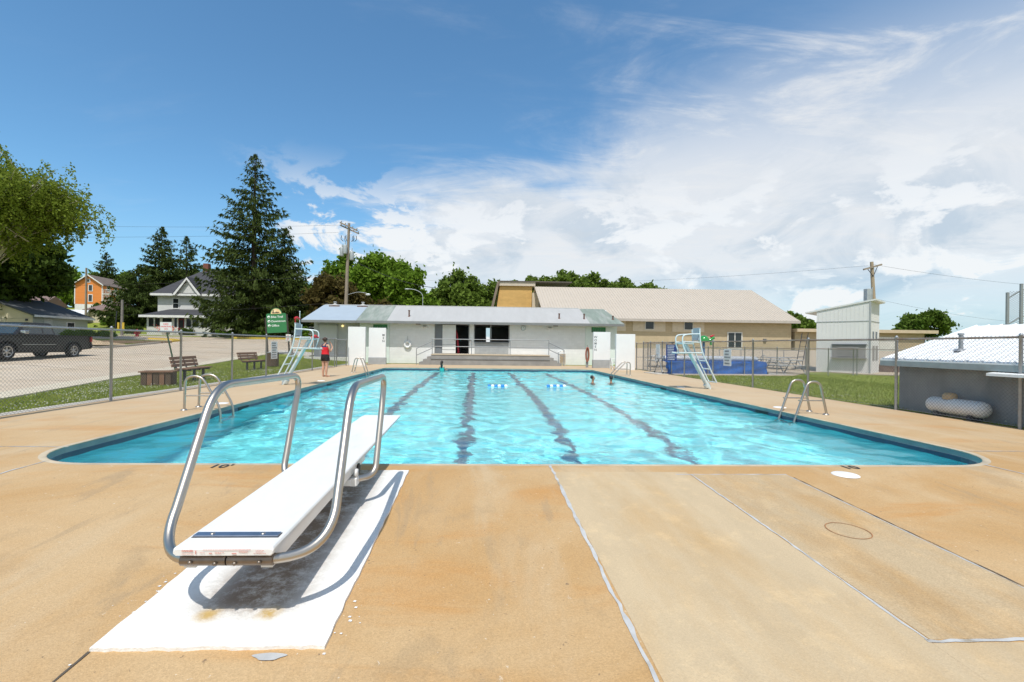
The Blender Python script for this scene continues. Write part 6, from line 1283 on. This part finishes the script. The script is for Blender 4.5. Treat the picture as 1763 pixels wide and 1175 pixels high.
# white car half hidden beyond the trees
t = thing('parked_car', 'small white car parked beyond the shrubs left of the bathhouse', 'car', (-20.6, 58.5, tz(-20.6, 58.5)), .1); Mw = mat('white_car_paint', (.70, .71, .72), .3, coat=.5)
b = MB(); b.prism([(-2.1, .35), (2.1, .35), (2.15, .75), (1.3, .88), (.7, 1.35), (-.9, 1.38), (-1.7, .92), (-2.15, .85)], -.85, .85, 'y'); b.build('body', Mw, t)
b = MB(); b.prism([(1.1, .90), (.62, 1.29), (-.8, 1.31), (-1.4, .93)], -.86, .86, 'y'); b.build('window', M_glass, t)
for x in (-1.3, 1.3):
    for y in (-.8, .8): b = MB(); b.lathe([(0, -.1), (.2, -.1), (.31, -.09), (.31, .09), (.2, .1), (0, .1)], (x, y, .31), 16, 'y'); b.build('wheel', M_blackrub, t)
# ================================================================== VEGETATION
def leaf_mat(name, col, col2, tr=.35, scale=.9): return mat(name, col, .62, var=.45, scale=14, col2=col2, fac2=(.40, .62), trans=tr, detail=3, spec=.06)
L_maple = leaf_mat('maple_leaf', (.130, .220, .022), (.170, .270, .030)); L_dark = leaf_mat('dark_leaf', (.062, .098, .018), (.088, .135, .024)); L_birch = leaf_mat('birch_leaf', (.165, .220, .028), (.215, .265, .042)); L_red = leaf_mat('bronze_leaf', (.095, .072, .024), (.120, .100, .03)); L_spruce = leaf_mat('spruce_needle', (.036, .058, .014), (.074, .098, .022), .12); L_far = leaf_mat('far_leaf', (.135, .205, .036), (.170, .240, .042)); L_bush = leaf_mat('bush_leaf', (.10, .19, .02), (.14, .24, .03))
M_bark = mat('grey_brown_bark', (.10, .075, .055), .95, var=.3, scale=3, bump=.6, bscale=12); M_birch = mat('pale_birch_bark', (.42, .38, .31), .9, var=.3, scale=3, col2=(.16, .13, .10), fac2=(.55, .65)); M_sprbark = mat('dark_spruce_bark', (.055, .04, .03), .95, var=.3, scale=3)
def cards(P, size, rng, up=.0, asp=.62, droop=0.):
    """n random leaf quads at points P"""
    n = len(P); d = rng.normal(size=(n, 3)); d[:, 2] = d[:, 2] * (1 - up) - droop; d /= np.linalg.norm(d, axis=1)[:, None]; e = rng.normal(size=(n, 3)); e -= (e * d).sum(1)[:, None] * d; e /= np.linalg.norm(e, axis=1)[:, None]
    s = size * rng.uniform(.55, 1.35, n)[:, None]; a = d * s; c = e * s * asp
    V = np.stack([P - a, P - c * .9, P + a, P + c * .9], 1).reshape(-1, 3); F = np.arange(4 * n).reshape(n, 4); return V, F
def clump_points(centers, radii, n, rng, shell=.55):
    k = rng.integers(0, len(centers), n); u = rng.normal(size=(n, 3)); u /= np.linalg.norm(u, axis=1)[:, None]; r = (shell + (1 - shell) * rng.random(n)) ; r = r * (rng.random(n) ** .25)
    return centers[k] + u * (radii[k][:, None] if radii.ndim == 1 else radii[k]) * r[:, None]
def tree(name, label, x, y, h, crown, leaf, n=6000, size=.35, seed=1, clumps=34, bark=None, group=None, lean=(0, 0), z=None, trunk_r=.3, low=.35, cs=.30):
    """crown = (cx, cy, cz, rx, ry, rz) relative to the base"""
    x = EX(x, y); rng = np.random.default_rng(seed); zz = tz(x, y) if z is None else z; t = thing(name, label, 'tree', (x, y, zz), 0, group)
    cx, cy, cz, rx, ry, rz = crown; u = rng.normal(size=(clumps, 3)); u /= np.linalg.norm(u, axis=1)[:, None]; rad = .45 + .42 * rng.random(clumps) ** .6; C = np.array([cx, cy, cz]) + u * np.array([rx, ry, rz]) * rad[:, None]
    R = np.array([rx, ry, rz])[None, :] * cs * rng.uniform(.7, 1.3, clumps)[:, None]
    C = np.vstack([C, [[cx, cy, cz]]]); R = np.vstack([R, [[rx * .6, ry * .6, rz * .6]]])
    P = clump_points(C, R, n, rng, .35); k_ = rng.random(n) < .10; P[k_] += rng.normal(0, .10 * rx, (k_.sum(), 3)); V, F = cards(P, size, rng); link('crown', npmesh('crown', V, F, leaf), t)
    b = MB(); top = Vector((cx * .8 + lean[0], cy * .8 + lean[1], cz)); b.tube([(0, 0, -.4), (top.x * .25, top.y * .25, top.z * .35), (top.x * .6, top.y * .6, top.z * .7), tuple(top)], [trunk_r * 1.25, trunk_r, trunk_r * .7, trunk_r * .3], 9)
    for k in range(min(12, clumps)):
        c = Vector(C[k]); s0 = Vector((top.x * .5, top.y * .5, top.z * (.5 + .3 * rng.random()))); b.tube([s0, s0.lerp(c, .5) + Vector((0, 0, .05 * h)), c], [trunk_r * .38, trunk_r * .25, trunk_r * .08], 6)
    b.build('trunk', bark or M_bark, t); return t
def spruce(label, x, y, h, rad, seed, n_lev=46, group='spruces near the white house', bare=0.06, name='spruce_tree', dens=1.0, qs=.34):
    x = EX(x, y); rng = np.random.default_rng(seed); zz = tz(x, y) - .1; t = thing(name, label, 'tree', (x, y, zz), 0, group); pts = []; dirs = []; szs = []; b = MB(); b.tube([(0, 0, 0), (0, 0, h * .5), (0, 0, h * .98)], [h * .022, h * .013, .03], 9)
    for i in range(n_lev):
        f = i / (n_lev - 1); z = h * (bare + (1 - bare) * f ** .92); r = rad * ((1 - f) ** .78) * (.74 + .44 * rng.random()) * (1 if f > .12 else .8 + f * 1.6) + .12
        nb = max(4, int(11 * dens * (1 - .55 * f)))
        for k in range(nb):
            a = rng.random() * 6.283; L = r * rng.uniform(.50, 1.15); dr = L * (.30 - .42 * f) * rng.uniform(.7, 1.3); m = max(3, int(L / .30)); tip = L * .13
            for j in range(m):
                s = (j + rng.random()) / m; q = L * (.10 + .90 * s); zc = z - dr * math.sin(s * 1.9) / .95 + tip * s ** 3
                for w_ in range(3 if s < .35 else 5):
                    off = rng.normal(0, .10 + .10 * L * (1 - s) * .5); px = q * math.cos(a) - off * math.sin(a); py = q * math.sin(a) + off * math.cos(a)
                    pts.append((px, py, zc - rng.random() * .20)); dirs.append((math.cos(a) * .55, math.sin(a) * .55, -.75 if rng.random() < .62 else -.05)); szs.append(qs * rng.uniform(.6, 1.35) * (1.1 - .45 * f))
            if k < 2 and i % 3 == 0: b.tube([(0, 0, z), (L * .5 * math.cos(a), L * .5 * math.sin(a), z - dr * .7), (L * .9 * math.cos(a), L * .9 * math.sin(a), z - dr)], [.05, .035, .015], 5)
    P = np.array(pts); D = np.array(dirs) + rng.normal(0, .25, (len(pts), 3)); D /= np.linalg.norm(D, axis=1)[:, None]; S = np.array(szs)[:, None]; E_ = rng.normal(size=P.shape); E_ -= (E_ * D).sum(1)[:, None] * D; E_ /= np.linalg.norm(E_, axis=1)[:, None]
    V = np.stack([P - D * S * .35, P - E_ * S * .20 + D * S * .25, P + D * S * 1.2, P + E_ * S * .20 + D * S * .25], 1).reshape(-1, 3); F = np.arange(len(V)).reshape(-1, 4)
    link('crown', npmesh('crown', V, F, L_spruce), t); b.build('trunk', M_sprbark, t); return t
spruce('tallest dark spruce towering in front of the white house', -27.2, 57.0, 21.8, 7.3, 11, 50, dens=1.35, qs=.38)
spruce('shorter dark spruce just right of the tallest spruce', -24.3, 59.0, 13.5, 5.0, 12, 38, dens=1.4, qs=.38)
spruce('dark spruce directly left of the white house roof', -55.2, 82, 16.2, 6.6, 13, 44, bare=.02, qs=.46, dens=1.4)
spruce('pointed spruce behind the left corner of the white house roof', -54.6, 88, 15.0, 5.2, 14, 40, bare=.04, qs=.42)
spruce('dark spruce overhanging the left side of the white house porch', -54.8, 76, 9.5, 6.0, 15, 30, bare=.03, qs=.44, dens=1.4)
spruce('lone conifer on the hill behind the orange house', -92.5, 117, 13.5, 6.0, 16, 34, bare=.02, qs=.5)
# birch leaning in from the left edge: own builder with drooping twigs
def birch():
    x, y = -42.0, 40.0; zz = tz(x, y); t = thing('birch_tree', 'leafy light green birch with a pale leaning trunk at the left edge', 'tree', (x, y, zz)); rng = np.random.default_rng(21)
    main = [(-2.6, 0, -.5), (-.6, 0, 3.0), (1.4, .2, 5.6), (3.2, .3, 8.0), (4.6, .2, 10.4), (5.2, 0, 12.6)]
    b = MB(); b.tube(main, [.36, .30, .25, .18, .11, .04], 10)
    second = [(-2.6, .2, 1.0), (-2.4, .5, 5.0), (-1.6, .5, 9.0), (-1.0, .4, 13.5)]; b.tube(second, [.30, .24, .15, .04], 9)
    C0 = np.array([3.2, 0, 10.4]); RR = np.array([7.9, 5.2, 5.7]); limbs = []
    u = rng.normal(size=(120, 3)); u /= np.linalg.norm(u, axis=1)[:, None]; u[:, 2] = np.abs(u[:, 2]) * 1.0 - .25 * (rng.random(120) < .5)
    tips = C0 + u * RR * (rng.uniform(.35, 1.0, 120) ** .6)[:, None]
    for k, tp in enumerate(tips):
        src = main if tp[0] > 1.0 else second; i = rng.integers(1, len(src) - 1); p0 = Vector(src[i]).lerp(Vector(src[i + 1]), rng.random()); tp = Vector(tp)
        if p0.z > tp.z + 1: p0.z = max(3.2, tp.z - 1.0)
        mid = p0.lerp(tp, .55) + Vector((0, 0, .10 * (tp - p0).length)); b.tube([p0, mid, tp], [.07, .045, .015], 5); limbs.append((p0, mid, tp))
    b.build('trunk', M_birch, t); P = []
    for (p0, p1, p2) in limbs:
        for k in range(27):
            s = rng.uniform(.40, 1.08); q = p0 * (1 - s) ** 2 + p1 * 2 * s * (1 - s) + p2 * s * s; q = q + Vector(rng.normal(0, .50, 3)); L = rng.uniform(.4, 1.9); sway = rng.normal(0, .28, 2)
            for j in range(int(L / .07)): w_ = j * .07; P.append((q.x + sway[0] * w_ + rng.normal(0, .11), q.y + sway[1] * w_ + rng.normal(0, .11), q.z - w_ * .85 + rng.normal(0, .09)))
    P = np.array(P); V, F = cards(P, .125, rng, 0, .6, .3); link('crown', npmesh('crown', V, F, L_birch), t)
birch()
tree('dark_tree', 'dark broad tree behind the birch at the left edge', -50.5, 47, 12, (0, 0, 6.6, 6.6, 5.5, 5.4), L_dark, 26000, .26, 22, 60, trunk_r=.4)
tree('dark_tree', 'second dark tree hanging over the garage roof', -48.0, 50, 10, (0, 0, 6.8, 3.6, 3.6, 3.8), L_dark, 15000, .26, 23, 44, trunk_r=.3)
tree('maple_tree', 'bright green tree just right of the tall spruce', -19.5, 74, 13, (0, 0, 8.2, 5.0, 5, 5.0), L_maple, 15000, .34, 31, 44)
tree('maple_tree', 'large bright green tree behind the utility pole', -15.2, 72, 13, (0, 0, 7.9, 5.2, 5, 5.0), L_maple, 19000, .34, 32, 50)
tree('maple_tree', 'rounded green tree right of the utility pole', -11.9, 70, 13, (.6, 0, 7.2, 4.4, 4, 4.6), L_maple, 15000, .34, 33, 44)
tree('maple_tree', 'small green tree sloping down to the right behind the bathhouse', -8.6, 72, 9, (0, 0, 5.2, 3.6, 3.5, 3.4), L_maple, 9000, .32, 34, 34)
tree('bronze_tree', 'bronze brown tree between the tall spruce and the utility pole', -17.0, 56, 7, (0, 0, 4.2, 4.0, 3.2, 3.4), L_red, 13000, .24, 35, 40)
tree('bronze_tree', 'lower bronze brown tree behind the pale blue roof', -13.4, 57, 6, (0, 0, 3.6, 3.0, 2.6, 2.6), L_red, 9000, .24, 36, 34)
tree('dark_tree', 'dim dark tree low behind the middle of the bathhouse roof', -7.6, 84, 8, (0, 0, 6.0, 4.2, 3, 2.8), L_dark, 7000, .34, 37, 30, z=2)
tree('maple_tree', 'green tree behind the bathhouse left of the gymnasium', -3.6, 82, 13, (0, 0, 8.0, 4.8, 4, 4.6), L_far, 13000, .36, 38, 44, z=1.5)
tree('maple_tree', 'broad green tree touching the left end of the gymnasium', 1.2, 84, 12, (0, 0, 7.2, 4.6, 4, 4.4), L_far, 12000, .36, 39, 44, z=1.5)
for k, (x, rz_, lab) in enumerate(((7, 3.6, 'leftmost'), (13, 4.3, 'second'), (18.5, 4.6, 'third'), (24, 4.4, 'fourth'), (30, 4.0, 'fifth'), (36, 3.4, 'rightmost'))): tree('far_tree', lab + ' of the row of green trees behind the gymnasium ridge', x, 101, 14, (0, 0, 11.2 - (.5 if k in (0, 5) else 0), 4.4, 4, rz_), L_far, 8000, .45, 41 + k, 34, group='row of trees behind the gymnasium', z=1.5)
tree('far_tree', 'small green tree between the gymnasium and the tower shed', 51.6, 76, 8, (0, 0, 4.3, 2.4, 3, 2.0), L_far, 6000, .32, 51, 30, z=1.2)
tree('far_tree', 'second small tree just beside the tower shed roof', 54.5, 79, 8, (0, 0, 3.8, 2.2, 3, 2.0), L_dark, 4000, .32, 52, 24, z=1.2)
tree('hill_tree', 'green tree filling the gap left of the orange house', -93, 106, 9, (0, 0, 4.2, 5.5, 4, 4.2), L_maple, 6000, .45, 58, 30)
tree('round_tree', 'round dark green tree standing behind the flat roofed building', 71, 75, 8, (0, 0, 4.3, 3.7, 3.6, 2.6), leaf_mat('round_tree_leaf', (.095, .155, .025), (.125, .19, .03)), 11000, .28, 53, 40, z=1.2)
for k, (x, y, s_) in enumerate(((-100, 128, 1.1), (-88, 130, 1.0), (-78, 128, 1.1), (-70, 132, .95), (-62, 128, 1.0), (-54, 132, .9), (-46, 130, .95), (-112, 120, 1.2))): tree('hill_tree', ('first', 'second', 'third', 'fourth', 'fifth', 'sixth', 'seventh', 'eighth')[k] + ' of the green trees along the hill top behind the houses', x, y, 12, (0, 0, 5.6 * s_, 6.5, 5, 4.6 * s_), L_maple if k % 2 else L_far, 6000, .55, 61 + k, 34, group='trees along the hill top')
def bush(label, x, y, r, h, leaf, seed, n=1500, size=.10, grp=None):
    x = EX(x, y); rng = np.random.default_rng(seed); z = tz(x, y); t = thing('shrub', label, 'shrub', (x, y, z), 0, grp); C = np.stack([rng.normal(0, r * .42, 12), rng.normal(0, r * .42, 12), rng.uniform(.25, .75, 12) * h], 1); P = clump_points(C, np.full(12, r * .42), n, rng, .4); P[:, 2] = np.abs(P[:, 2]); V, F = cards(P, size, rng); link('foliage', npmesh('foliage', V, F, leaf), t)
    b = MB()
    for k in range(4): b.tube([(0, 0, -.1), tuple(C[k])], [.04, .015], 5)
    b.build('stem', M_bark, t)
bush('bright green shrub beyond the road left of the bathhouse', -20.6, 55.6, 1.1, 1.5, L_bush, 71, 2600, .12)
bush('yellow green shrub at the foot of the tall spruce', -28.6, 53.9, .9, .8, L_bush, 72)
bush('low yellow flowering shrub between spruce and road', -25.2, 54.6, 1.1, .7, L_bush, 73)
bush('dark low shrub at the corner of the white porch', -42.6, 58.2, 1.1, .9, L_dark, 74)
bush('low shrub right of the white porch steps', -36.2, 58.3, 1.2, .8, L_dark, 75)
bush('row shrub beside the garage side wall', -40.6, 47.6, 1.2, .35, L_bush, 76, 2400, .12)
bush('second row shrub right of the garage', -38.6, 48.6, 1.2, .4, L_bush, 77, 2000, .12)
bush('dark round shrub beside the metal shed', -65.4, 74.5, 1.0, 1.1, L_dark, 78)
bush('small green shrub beside the cream building', -60.2, 76.5, 1.0, 1.0, L_bush, 79)
bush('dark shrub below the orange house stairs', -73.5, 92, 1.9, 2.0, L_dark, 80, 2200, .16)
# flowers by the house steps
t = thing('flower_tub', 'tub of orange and red flowers beside the white house steps', 'flowers', (-37.2, 57.6, tz(-37.2, 57.6))); b = MB(); b.lathe([(.35, 0), (.45, .45), (.40, .45), (.3, .1)], (0, 0, 0), 14); b.build('tub', M_kerb, t)
rng = np.random.default_rng(5); P = rng.normal(0, .35, (260, 3)) * np.array([1.3, .9, .6]) + np.array([0, 0, .75]); V, F = cards(P, .09, rng); link('blossom', npmesh('blossom', V, F, mat('orange_petal', (.75, .16, .03), .6, var=.3, scale=9, col2=(.60, .03, .10))), t)

# ---- grass blades near the fences and white clover heads
def blades(name, label, regions, n, seed, m, hgt=(.03, .075), flower=False, den=None):
    rng = np.random.default_rng(seed); out = []
    for (x0, x1, y0, y1, wgt) in regions: k = int(n * wgt); out.append(np.stack([rng.uniform(x0, x1, k), y0 + (y1 - y0) * rng.random(k) ** 1.5], 1))
    Q = np.vstack(out); xr = np.interp(Q[:, 1], [p[1] for p in road_near[:6]], [p[0] for p in road_near[:6]]) + .25; keep = (Q[:, 0] > xr) | (Q[:, 0] > 0)
    if den: keep &= np.sin(Q[:, 0] * 2.1 + 1) * np.sin(Q[:, 1] * 1.3) + rng.normal(0, .5, len(Q)) > den
    Q = Q[keep]; n = len(Q); z = terr(Q[:, 0], Q[:, 1]) - .02; a = rng.random(n) * 6.283; h = rng.uniform(*hgt, n); wd = .006 + .004 * rng.random(n) if not flower else .012 + .006 * rng.random(n); lean = rng.normal(0, .45, (n, 2)) * h[:, None]
    B = np.stack([Q[:, 0], Q[:, 1], z], 1); dx = np.stack([np.cos(a) * wd, np.sin(a) * wd, np.zeros(n)], 1); T = B + np.stack([lean[:, 0], lean[:, 1], h], 1)
    if flower: V = np.stack([T - dx, T + dx, T + np.array([0, 0, .022])], 1).reshape(-1, 3)
    else: V = np.stack([B - dx, B + dx, T], 1).reshape(-1, 3)
    return tag(link(name, npmesh(name, V, np.arange(len(V)).reshape(-1, 3), m), None), label, 'grass', kind='stuff')
M_blade = mat('grass_blade', (.18, .24, .032), .8, var=.4, scale=5, spec=.1, col2=(.28, .305, .06), trans=.25)
blades('grass', 'short lawn grass on both sides of the pool fences', [(-16, -8.95, 7, 34, .62), (9.9, 17, 5, 23.5, .30), (15, 24, 14, 25, .08)], 150000, 91, M_blade)
blades('clover', 'white clover heads scattered along the left fence', [(-12.5, -8.95, 8, 24, 1)], 5000, 92, mat('clover_white', (.62, .62, .52), .8), (.05, .09), True, .2)
blades('clover', 'white clover heads scattered along the right fence', [(9.9, 12.5, 8, 22, 1)], 1200, 93, mat('clover_white_b', (.55, .56, .45), .8), (.05, .08), True, .4)
b = MB(); r_ = random.Random(3)
# ================================================================== PEOPLE
M_skin = mat('skin', (.56, .31, .21), .55, var=.06, scale=6); M_skin2 = mat('tanned_skin', (.40, .20, .12), .55, var=.06, scale=6); M_hairb = mat('brown_hair', (.055, .028, .017), .6, var=.25, scale=20, stretch=(4, 4, 1)); M_hairk = mat('black_hair', (.028, .020, .017), .5, var=.25, scale=20)
M_redtop = mat('red_tank_top', (.68, .012, .022), .75, var=.08, scale=9); M_navy = mat('navy_strap', (.02, .03, .10), .7); M_short = mat('black_shorts', (.012, .011, .012), .85); M_teal = mat('teal_swimsuit', (.02, .42, .40), .6, var=.2, scale=14)
def skin_body(name, joints, bones, m, parent, root=0, levels=2):
    """one continuous surface grown over a joint skeleton: joints = {key: (pos, (rx, ry))}"""
    keys = list(joints); ix = {k: i for i, k in enumerate(keys)}; me = bpy.data.meshes.new(name); me.from_pydata([joints[k][0] for k in keys], [(ix[a], ix[c]) for a, c in bones], [])
    o = bpy.data.objects.new(name, me); COL.objects.link(o); md = o.modifiers.new('skin', 'SKIN'); md.use_smooth_shade = True
    for i, k in enumerate(keys): me.skin_vertices[0].data[i].radius = joints[k][1]; me.skin_vertices[0].data[i].use_root = (i == root)
    sd_ = o.modifiers.new('sub', 'SUBSURF'); sd_.levels = levels; sd_.render_levels = levels; bpy.context.view_layer.update()
    me2 = bpy.data.meshes.new_from_object(o.evaluated_get(bpy.context.evaluated_depsgraph_get())); bpy.data.objects.remove(o); me2.materials.clear(); me2.materials.append(m); me2.name = name
    me2.polygons.foreach_set('use_smooth', [True] * len(me2.polygons)); return link(name, me2, parent)
def ring_loft(b, rings, n=18, cap=False):
    """rings = (cx, cy, z, rx, ry)"""
    V = []; F = []
    for (cx, cy, z, rx, ry) in rings:
        for k in range(n): a = 2 * PI * k / n; V.append((cx + rx * math.cos(a), cy + ry * math.sin(a), z))
    for i in range(len(rings) - 1):
        for k in range(n): F.append((i * n + k, i * n + (k + 1) % n, (i + 1) * n + (k + 1) % n, (i + 1) * n + k))
    b.add(V, F, True)
def hand(J, Bn, key, wrist, d, curl, s=1.):
    """palm and five fingers growing from a wrist joint; d = pointing direction, curl = palm normal"""
    d = Vector(d).normalized(); c = Vector(curl).normalized(); sd_ = d.cross(c).normalized(); w_ = Vector(wrist); J[key + 'p'] = (w_ + d * .06 * s, (.032 * s, .018 * s)); Bn.append((key, key + 'p'))
    for k in range(4):
        off = (k - 1.5) * .018 * s; L = (.062, .072, .068, .052)[k] * s; J[key + 'f%da' % k] = (w_ + d * (.085 * s + L * .3) + sd_ * off, (.009, .009)); J[key + 'f%db' % k] = (w_ + d * (.085 * s + L * .75) + sd_ * off * 1.05 + c * L * .45, (.0075, .0075)); Bn += [(key + 'p', key + 'f%da' % k), (key + 'f%da' % k, key + 'f%db' % k)]
    J[key + 't'] = (w_ + d * .055 * s - sd_ * .045 * s + c * .012, (.010, .010)); J[key + 'u'] = (w_ + d * .085 * s - sd_ * .055 * s + c * .025, (.008, .008)); Bn += [(key + 'p', key + 't'), (key + 't', key + 'u')]
# ---- woman standing on the deck, seen from behind, arms folded in front, facing away to the right
Wn = thing('person', 'woman in a red tank top and black shorts standing barefoot, seen from behind', 'person', (-6.30, 19.75, 0), -.45)
J = {}; Bn = []
J['pelvis'] = ((0, 0, .86), (.150, .115)); J['waist'] = ((0, .01, 1.02), (.128, .100)); J['chest'] = ((0, .0, 1.20), (.140, .105)); J['neckb'] = ((0, -.01, 1.345), (.075, .06)); J['neck'] = ((0, .0, 1.40), (.046, .048)); J['head'] = ((0, .025, 1.475), (.062, .072)); J['crown'] = ((0, .02, 1.56), (.072, .082)); J['top'] = ((0, .015, 1.61), (.045, .05))
Bn += [('pelvis', 'waist'), ('waist', 'chest'), ('chest', 'neckb'), ('neckb', 'neck'), ('neck', 'head'), ('head', 'crown'), ('crown', 'top')]
for s_, k in ((-1, 'l'), (1, 'r')):
    J[k + 'hip'] = ((s_ * .088, 0, .77), (.098, .102)); J[k + 'thigh'] = ((s_ * .095, .01, .62), (.086, .088)); J[k + 'knee'] = ((s_ * .088, .0, .43), (.056, .058)); J[k + 'calf'] = ((s_ * .088, -.02, .30), (.056, .058)); J[k + 'ankle'] = ((s_ * .085, -.02, .085), (.034, .036)); J[k + 'heel'] = ((s_ * .086, -.03, .035), (.034, .034)); J[k + 'ball'] = ((s_ * .105, .10, .026), (.040, .024)); J[k + 'toe'] = ((s_ * .115, .165, .020), (.034, .017))
    Bn += [('pelvis', k + 'hip'), (k + 'hip', k + 'thigh'), (k + 'thigh', k + 'knee'), (k + 'knee', k + 'calf'), (k + 'calf', k + 'ankle'), (k + 'ankle', k + 'heel'), (k + 'heel', k + 'ball'), (k + 'ball', k + 'toe')]
    J[k + 'sho'] = ((s_ * .165, -.005, 1.315), (.055, .055)); J[k + 'upper'] = ((s_ * .205, .01, 1.19), (.045, .046)); J[k + 'elb'] = ((s_ * .215, .06, 1.04), (.036, .038)); Bn += [('chest', k + 'sho'), (k + 'sho', k + 'upper'), (k + 'upper', k + 'elb')]
J['lfore'] = ((-.12, .19, 1.09), (.033, .033)); J['lw'] = ((.02, .21, 1.12), (.024, .022)); Bn += [('lelb', 'lfore'), ('lfore', 'lw')]; hand(J, Bn, 'lw', (.02, .21, 1.12), (1, -.2, .1), (0, -1, 0), .9)
J['rfore'] = ((.20, .20, 1.20), (.033, .033)); J['rw'] = ((.13, .20, 1.36), (.024, .022)); Bn += [('relb', 'rfore'), ('rfore', 'rw')]; hand(J, Bn, 'rw', (.13, .20, 1.36), (-.3, -.4, 1), (-.3, -1, 0), .9)
skin_body('body', J, Bn, M_skin, Wn)
b = MB(); ring_loft(b, [(0, .005, .90, .178, .138), (0, .005, .98, .164, .132), (0, .005, 1.06, .158, .130), (0, .003, 1.14, .166, .135), (0, .0, 1.20, .170, .137), (0, 0, 1.235, .162, .132)]); top = b.build('tank_top', M_redtop, Wn)
b = MB(); ring_loft(b, [(0, 0, 1.225, .166, .135), (0, -.002, 1.26, .150, .122), (0, -.004, 1.285, .125, .105)]); 
for s_ in (-1, 1): b.tube([(s_ * .09, -.115, 1.27), (s_ * .085, -.085, 1.345), (s_ * .08, .02, 1.375), (s_ * .08, .09, 1.28)], .018, 8)
b.build('strap', M_navy, top)
b = MB(); ring_loft(b, [(0, 0, .935, .172, .134), (0, .0, .88, .180, .142), (0, 0, .80, .190, .146), (0, 0, .755, .190, .142), (0, 0, .715, .175, .125)])
for s_ in (-1, 1): ring_loft(b, [(s_ * .088, .003, .80, .104, .128), (s_ * .094, .005, .72, .104, .118), (s_ * .097, .006, .655, .102, .110)])
b.build('shorts', M_short, Wn)
b = MB(); b.ball((0, -.012, 1.545), (.093, .098, .098)); b.ball((0, -.11, 1.56), (.048, .045, .05)); b.build('hair', M_hairb, Wn)
b = MB(); b.ball((-.022, .098, 1.515), .010); b.ball((.022, .098, 1.515), .010); b.build('eye', M_hairk, Wn); b = MB(); b.ball((0, .108, 1.485), (.011, .016, .020)); b.ball((-.072, .01, 1.50), (.012, .02, .028)); b.ball((.072, .01, 1.50), (.012, .02, .028)); b.build('face_feature', M_skin, Wn)
b = MB(); b.ball((0, .092, 1.448), (.020, .010, .006)); b.build('mouth', mat('lip', (.40, .12, .10), .5), Wn)
# ---- swimmers
def swimmer(label, x, y, rz, skin, hair, suit, zs, long_hair=False, arms='down'):
    t = thing('person', label, 'person', (x, y, zs), rz); J = {}; Bn = []
    J['pelvis'] = ((0, 0, -.62), (.12, .09)); J['waist'] = ((0, 0, -.46), (.105, .08)); J['chest'] = ((0, 0, -.28), (.118, .085)); J['nb'] = ((0, 0, -.13), (.06, .05)); J['neck'] = ((0, 0, -.07), (.042, .043)); J['head'] = ((0, .02, .02), (.056, .066)); J['crown'] = ((0, .012, .10), (.066, .078)); J['top'] = ((0, .008, .145), (.042, .048)); Bn += [('pelvis', 'waist'), ('waist', 'chest'), ('chest', 'nb'), ('nb', 'neck'), ('neck', 'head'), ('head', 'crown'), ('crown', 'top')]
    for s_, k in ((-1, 'l'), (1, 'r')):
        J[k + 's'] = ((s_ * .145, 0, -.17), (.046, .046)); J[k + 'u'] = ((s_ * .185, .02, -.30), (.038, .038)); J[k + 'e'] = ((s_ * .20, .09, -.40), (.03, .03)); J[k + 'w'] = ((s_ * .18, .27, -.38), (.021, .02)); Bn += [('chest', k + 's'), (k + 's', k + 'u'), (k + 'u', k + 'e'), (k + 'e', k + 'w')]; hand(J, Bn, k + 'w', (s_ * .18, .27, -.38), (0, 1, .05), (0, 0, -1), .85)
        J[k + 'h'] = ((s_ * .075, 0, -.70), (.08, .082)); J[k + 'k'] = ((s_ * .08, .05, -1.02), (.048, .05)); J[k + 'a'] = ((s_ * .08, -.05, -1.32 if zs > .15 else -1.25), (.03, .032)); J[k + 't'] = ((s_ * .085, .08, -1.36 if zs > .15 else -1.3), (.03, .018)); Bn += [('pelvis', k + 'h'), (k + 'h', k + 'k'), (k + 'k', k + 'a'), (k + 'a', k + 't')]
    skin_body('body', J, Bn, skin, t)
    b = MB(); ring_loft(b, [(0, 0, -.70, .14, .108), (0, 0, -.58, .145, .11), (0, 0, -.45, .128, .10), (0, 0, -.30, .140, .107), (0, 0, -.235, .132, .10)])
    if suit is M_teal:
        for s_ in (-1, 1): b.tube([(s_ * .06, -.09, -.25), (s_ * .055, -.03, -.10), (s_ * .055, .06, -.2)], .014, 6)
    else: b = MB(); ring_loft(b, [(0, 0, -.56, .140, .108), (0, 0, -.68, .150, .115), (0, 0, -.80, .155, .115)])
    b.build('swimsuit', suit, t)
    b = MB(); b.ball((0, -.030, .098), (.079, .078, .080))
    if long_hair: b.tube([(0, -.075, .10), (0, -.10, -.05), (.015, -.098, -.20), (.01, -.09, -.28)], [.07, .068, .05, .02], 10)
    b.build('hair', hair, t)
    b = MB(); b.ball((-.021, .088, .052), .009); b.ball((.021, .088, .052), .009); b.build('eye', M_hairk, t); b = MB(); b.ball((0, .097, .025), (.010, .015, .018)); b.ball((-.066, .008, .035), (.011, .018, .026)); b.ball((.066, .008, .035), (.011, .018, .026)); b.build('face_feature', skin, t); b = MB(); b.ball((0, .082, -.012), (.018, .009, .006)); b.build('mouth', mat('lip_b', (.33, .10, .08), .5), t)
swimmer('long haired girl in a teal swimsuit at the far pool edge', -2.05, 27.55, -.3, M_skin, M_hairk, M_teal, .28, True)
swimmer('left one of the two dark haired swimmers, only the head above water', 4.93, 19.9, -1.7, M_skin2, M_hairk, M_navy, -.02)
swimmer('right one of the two dark haired swimmers, only the head above water', 5.75, 20.0, -.2, M_skin2, M_hairk, M_navy, -.03)
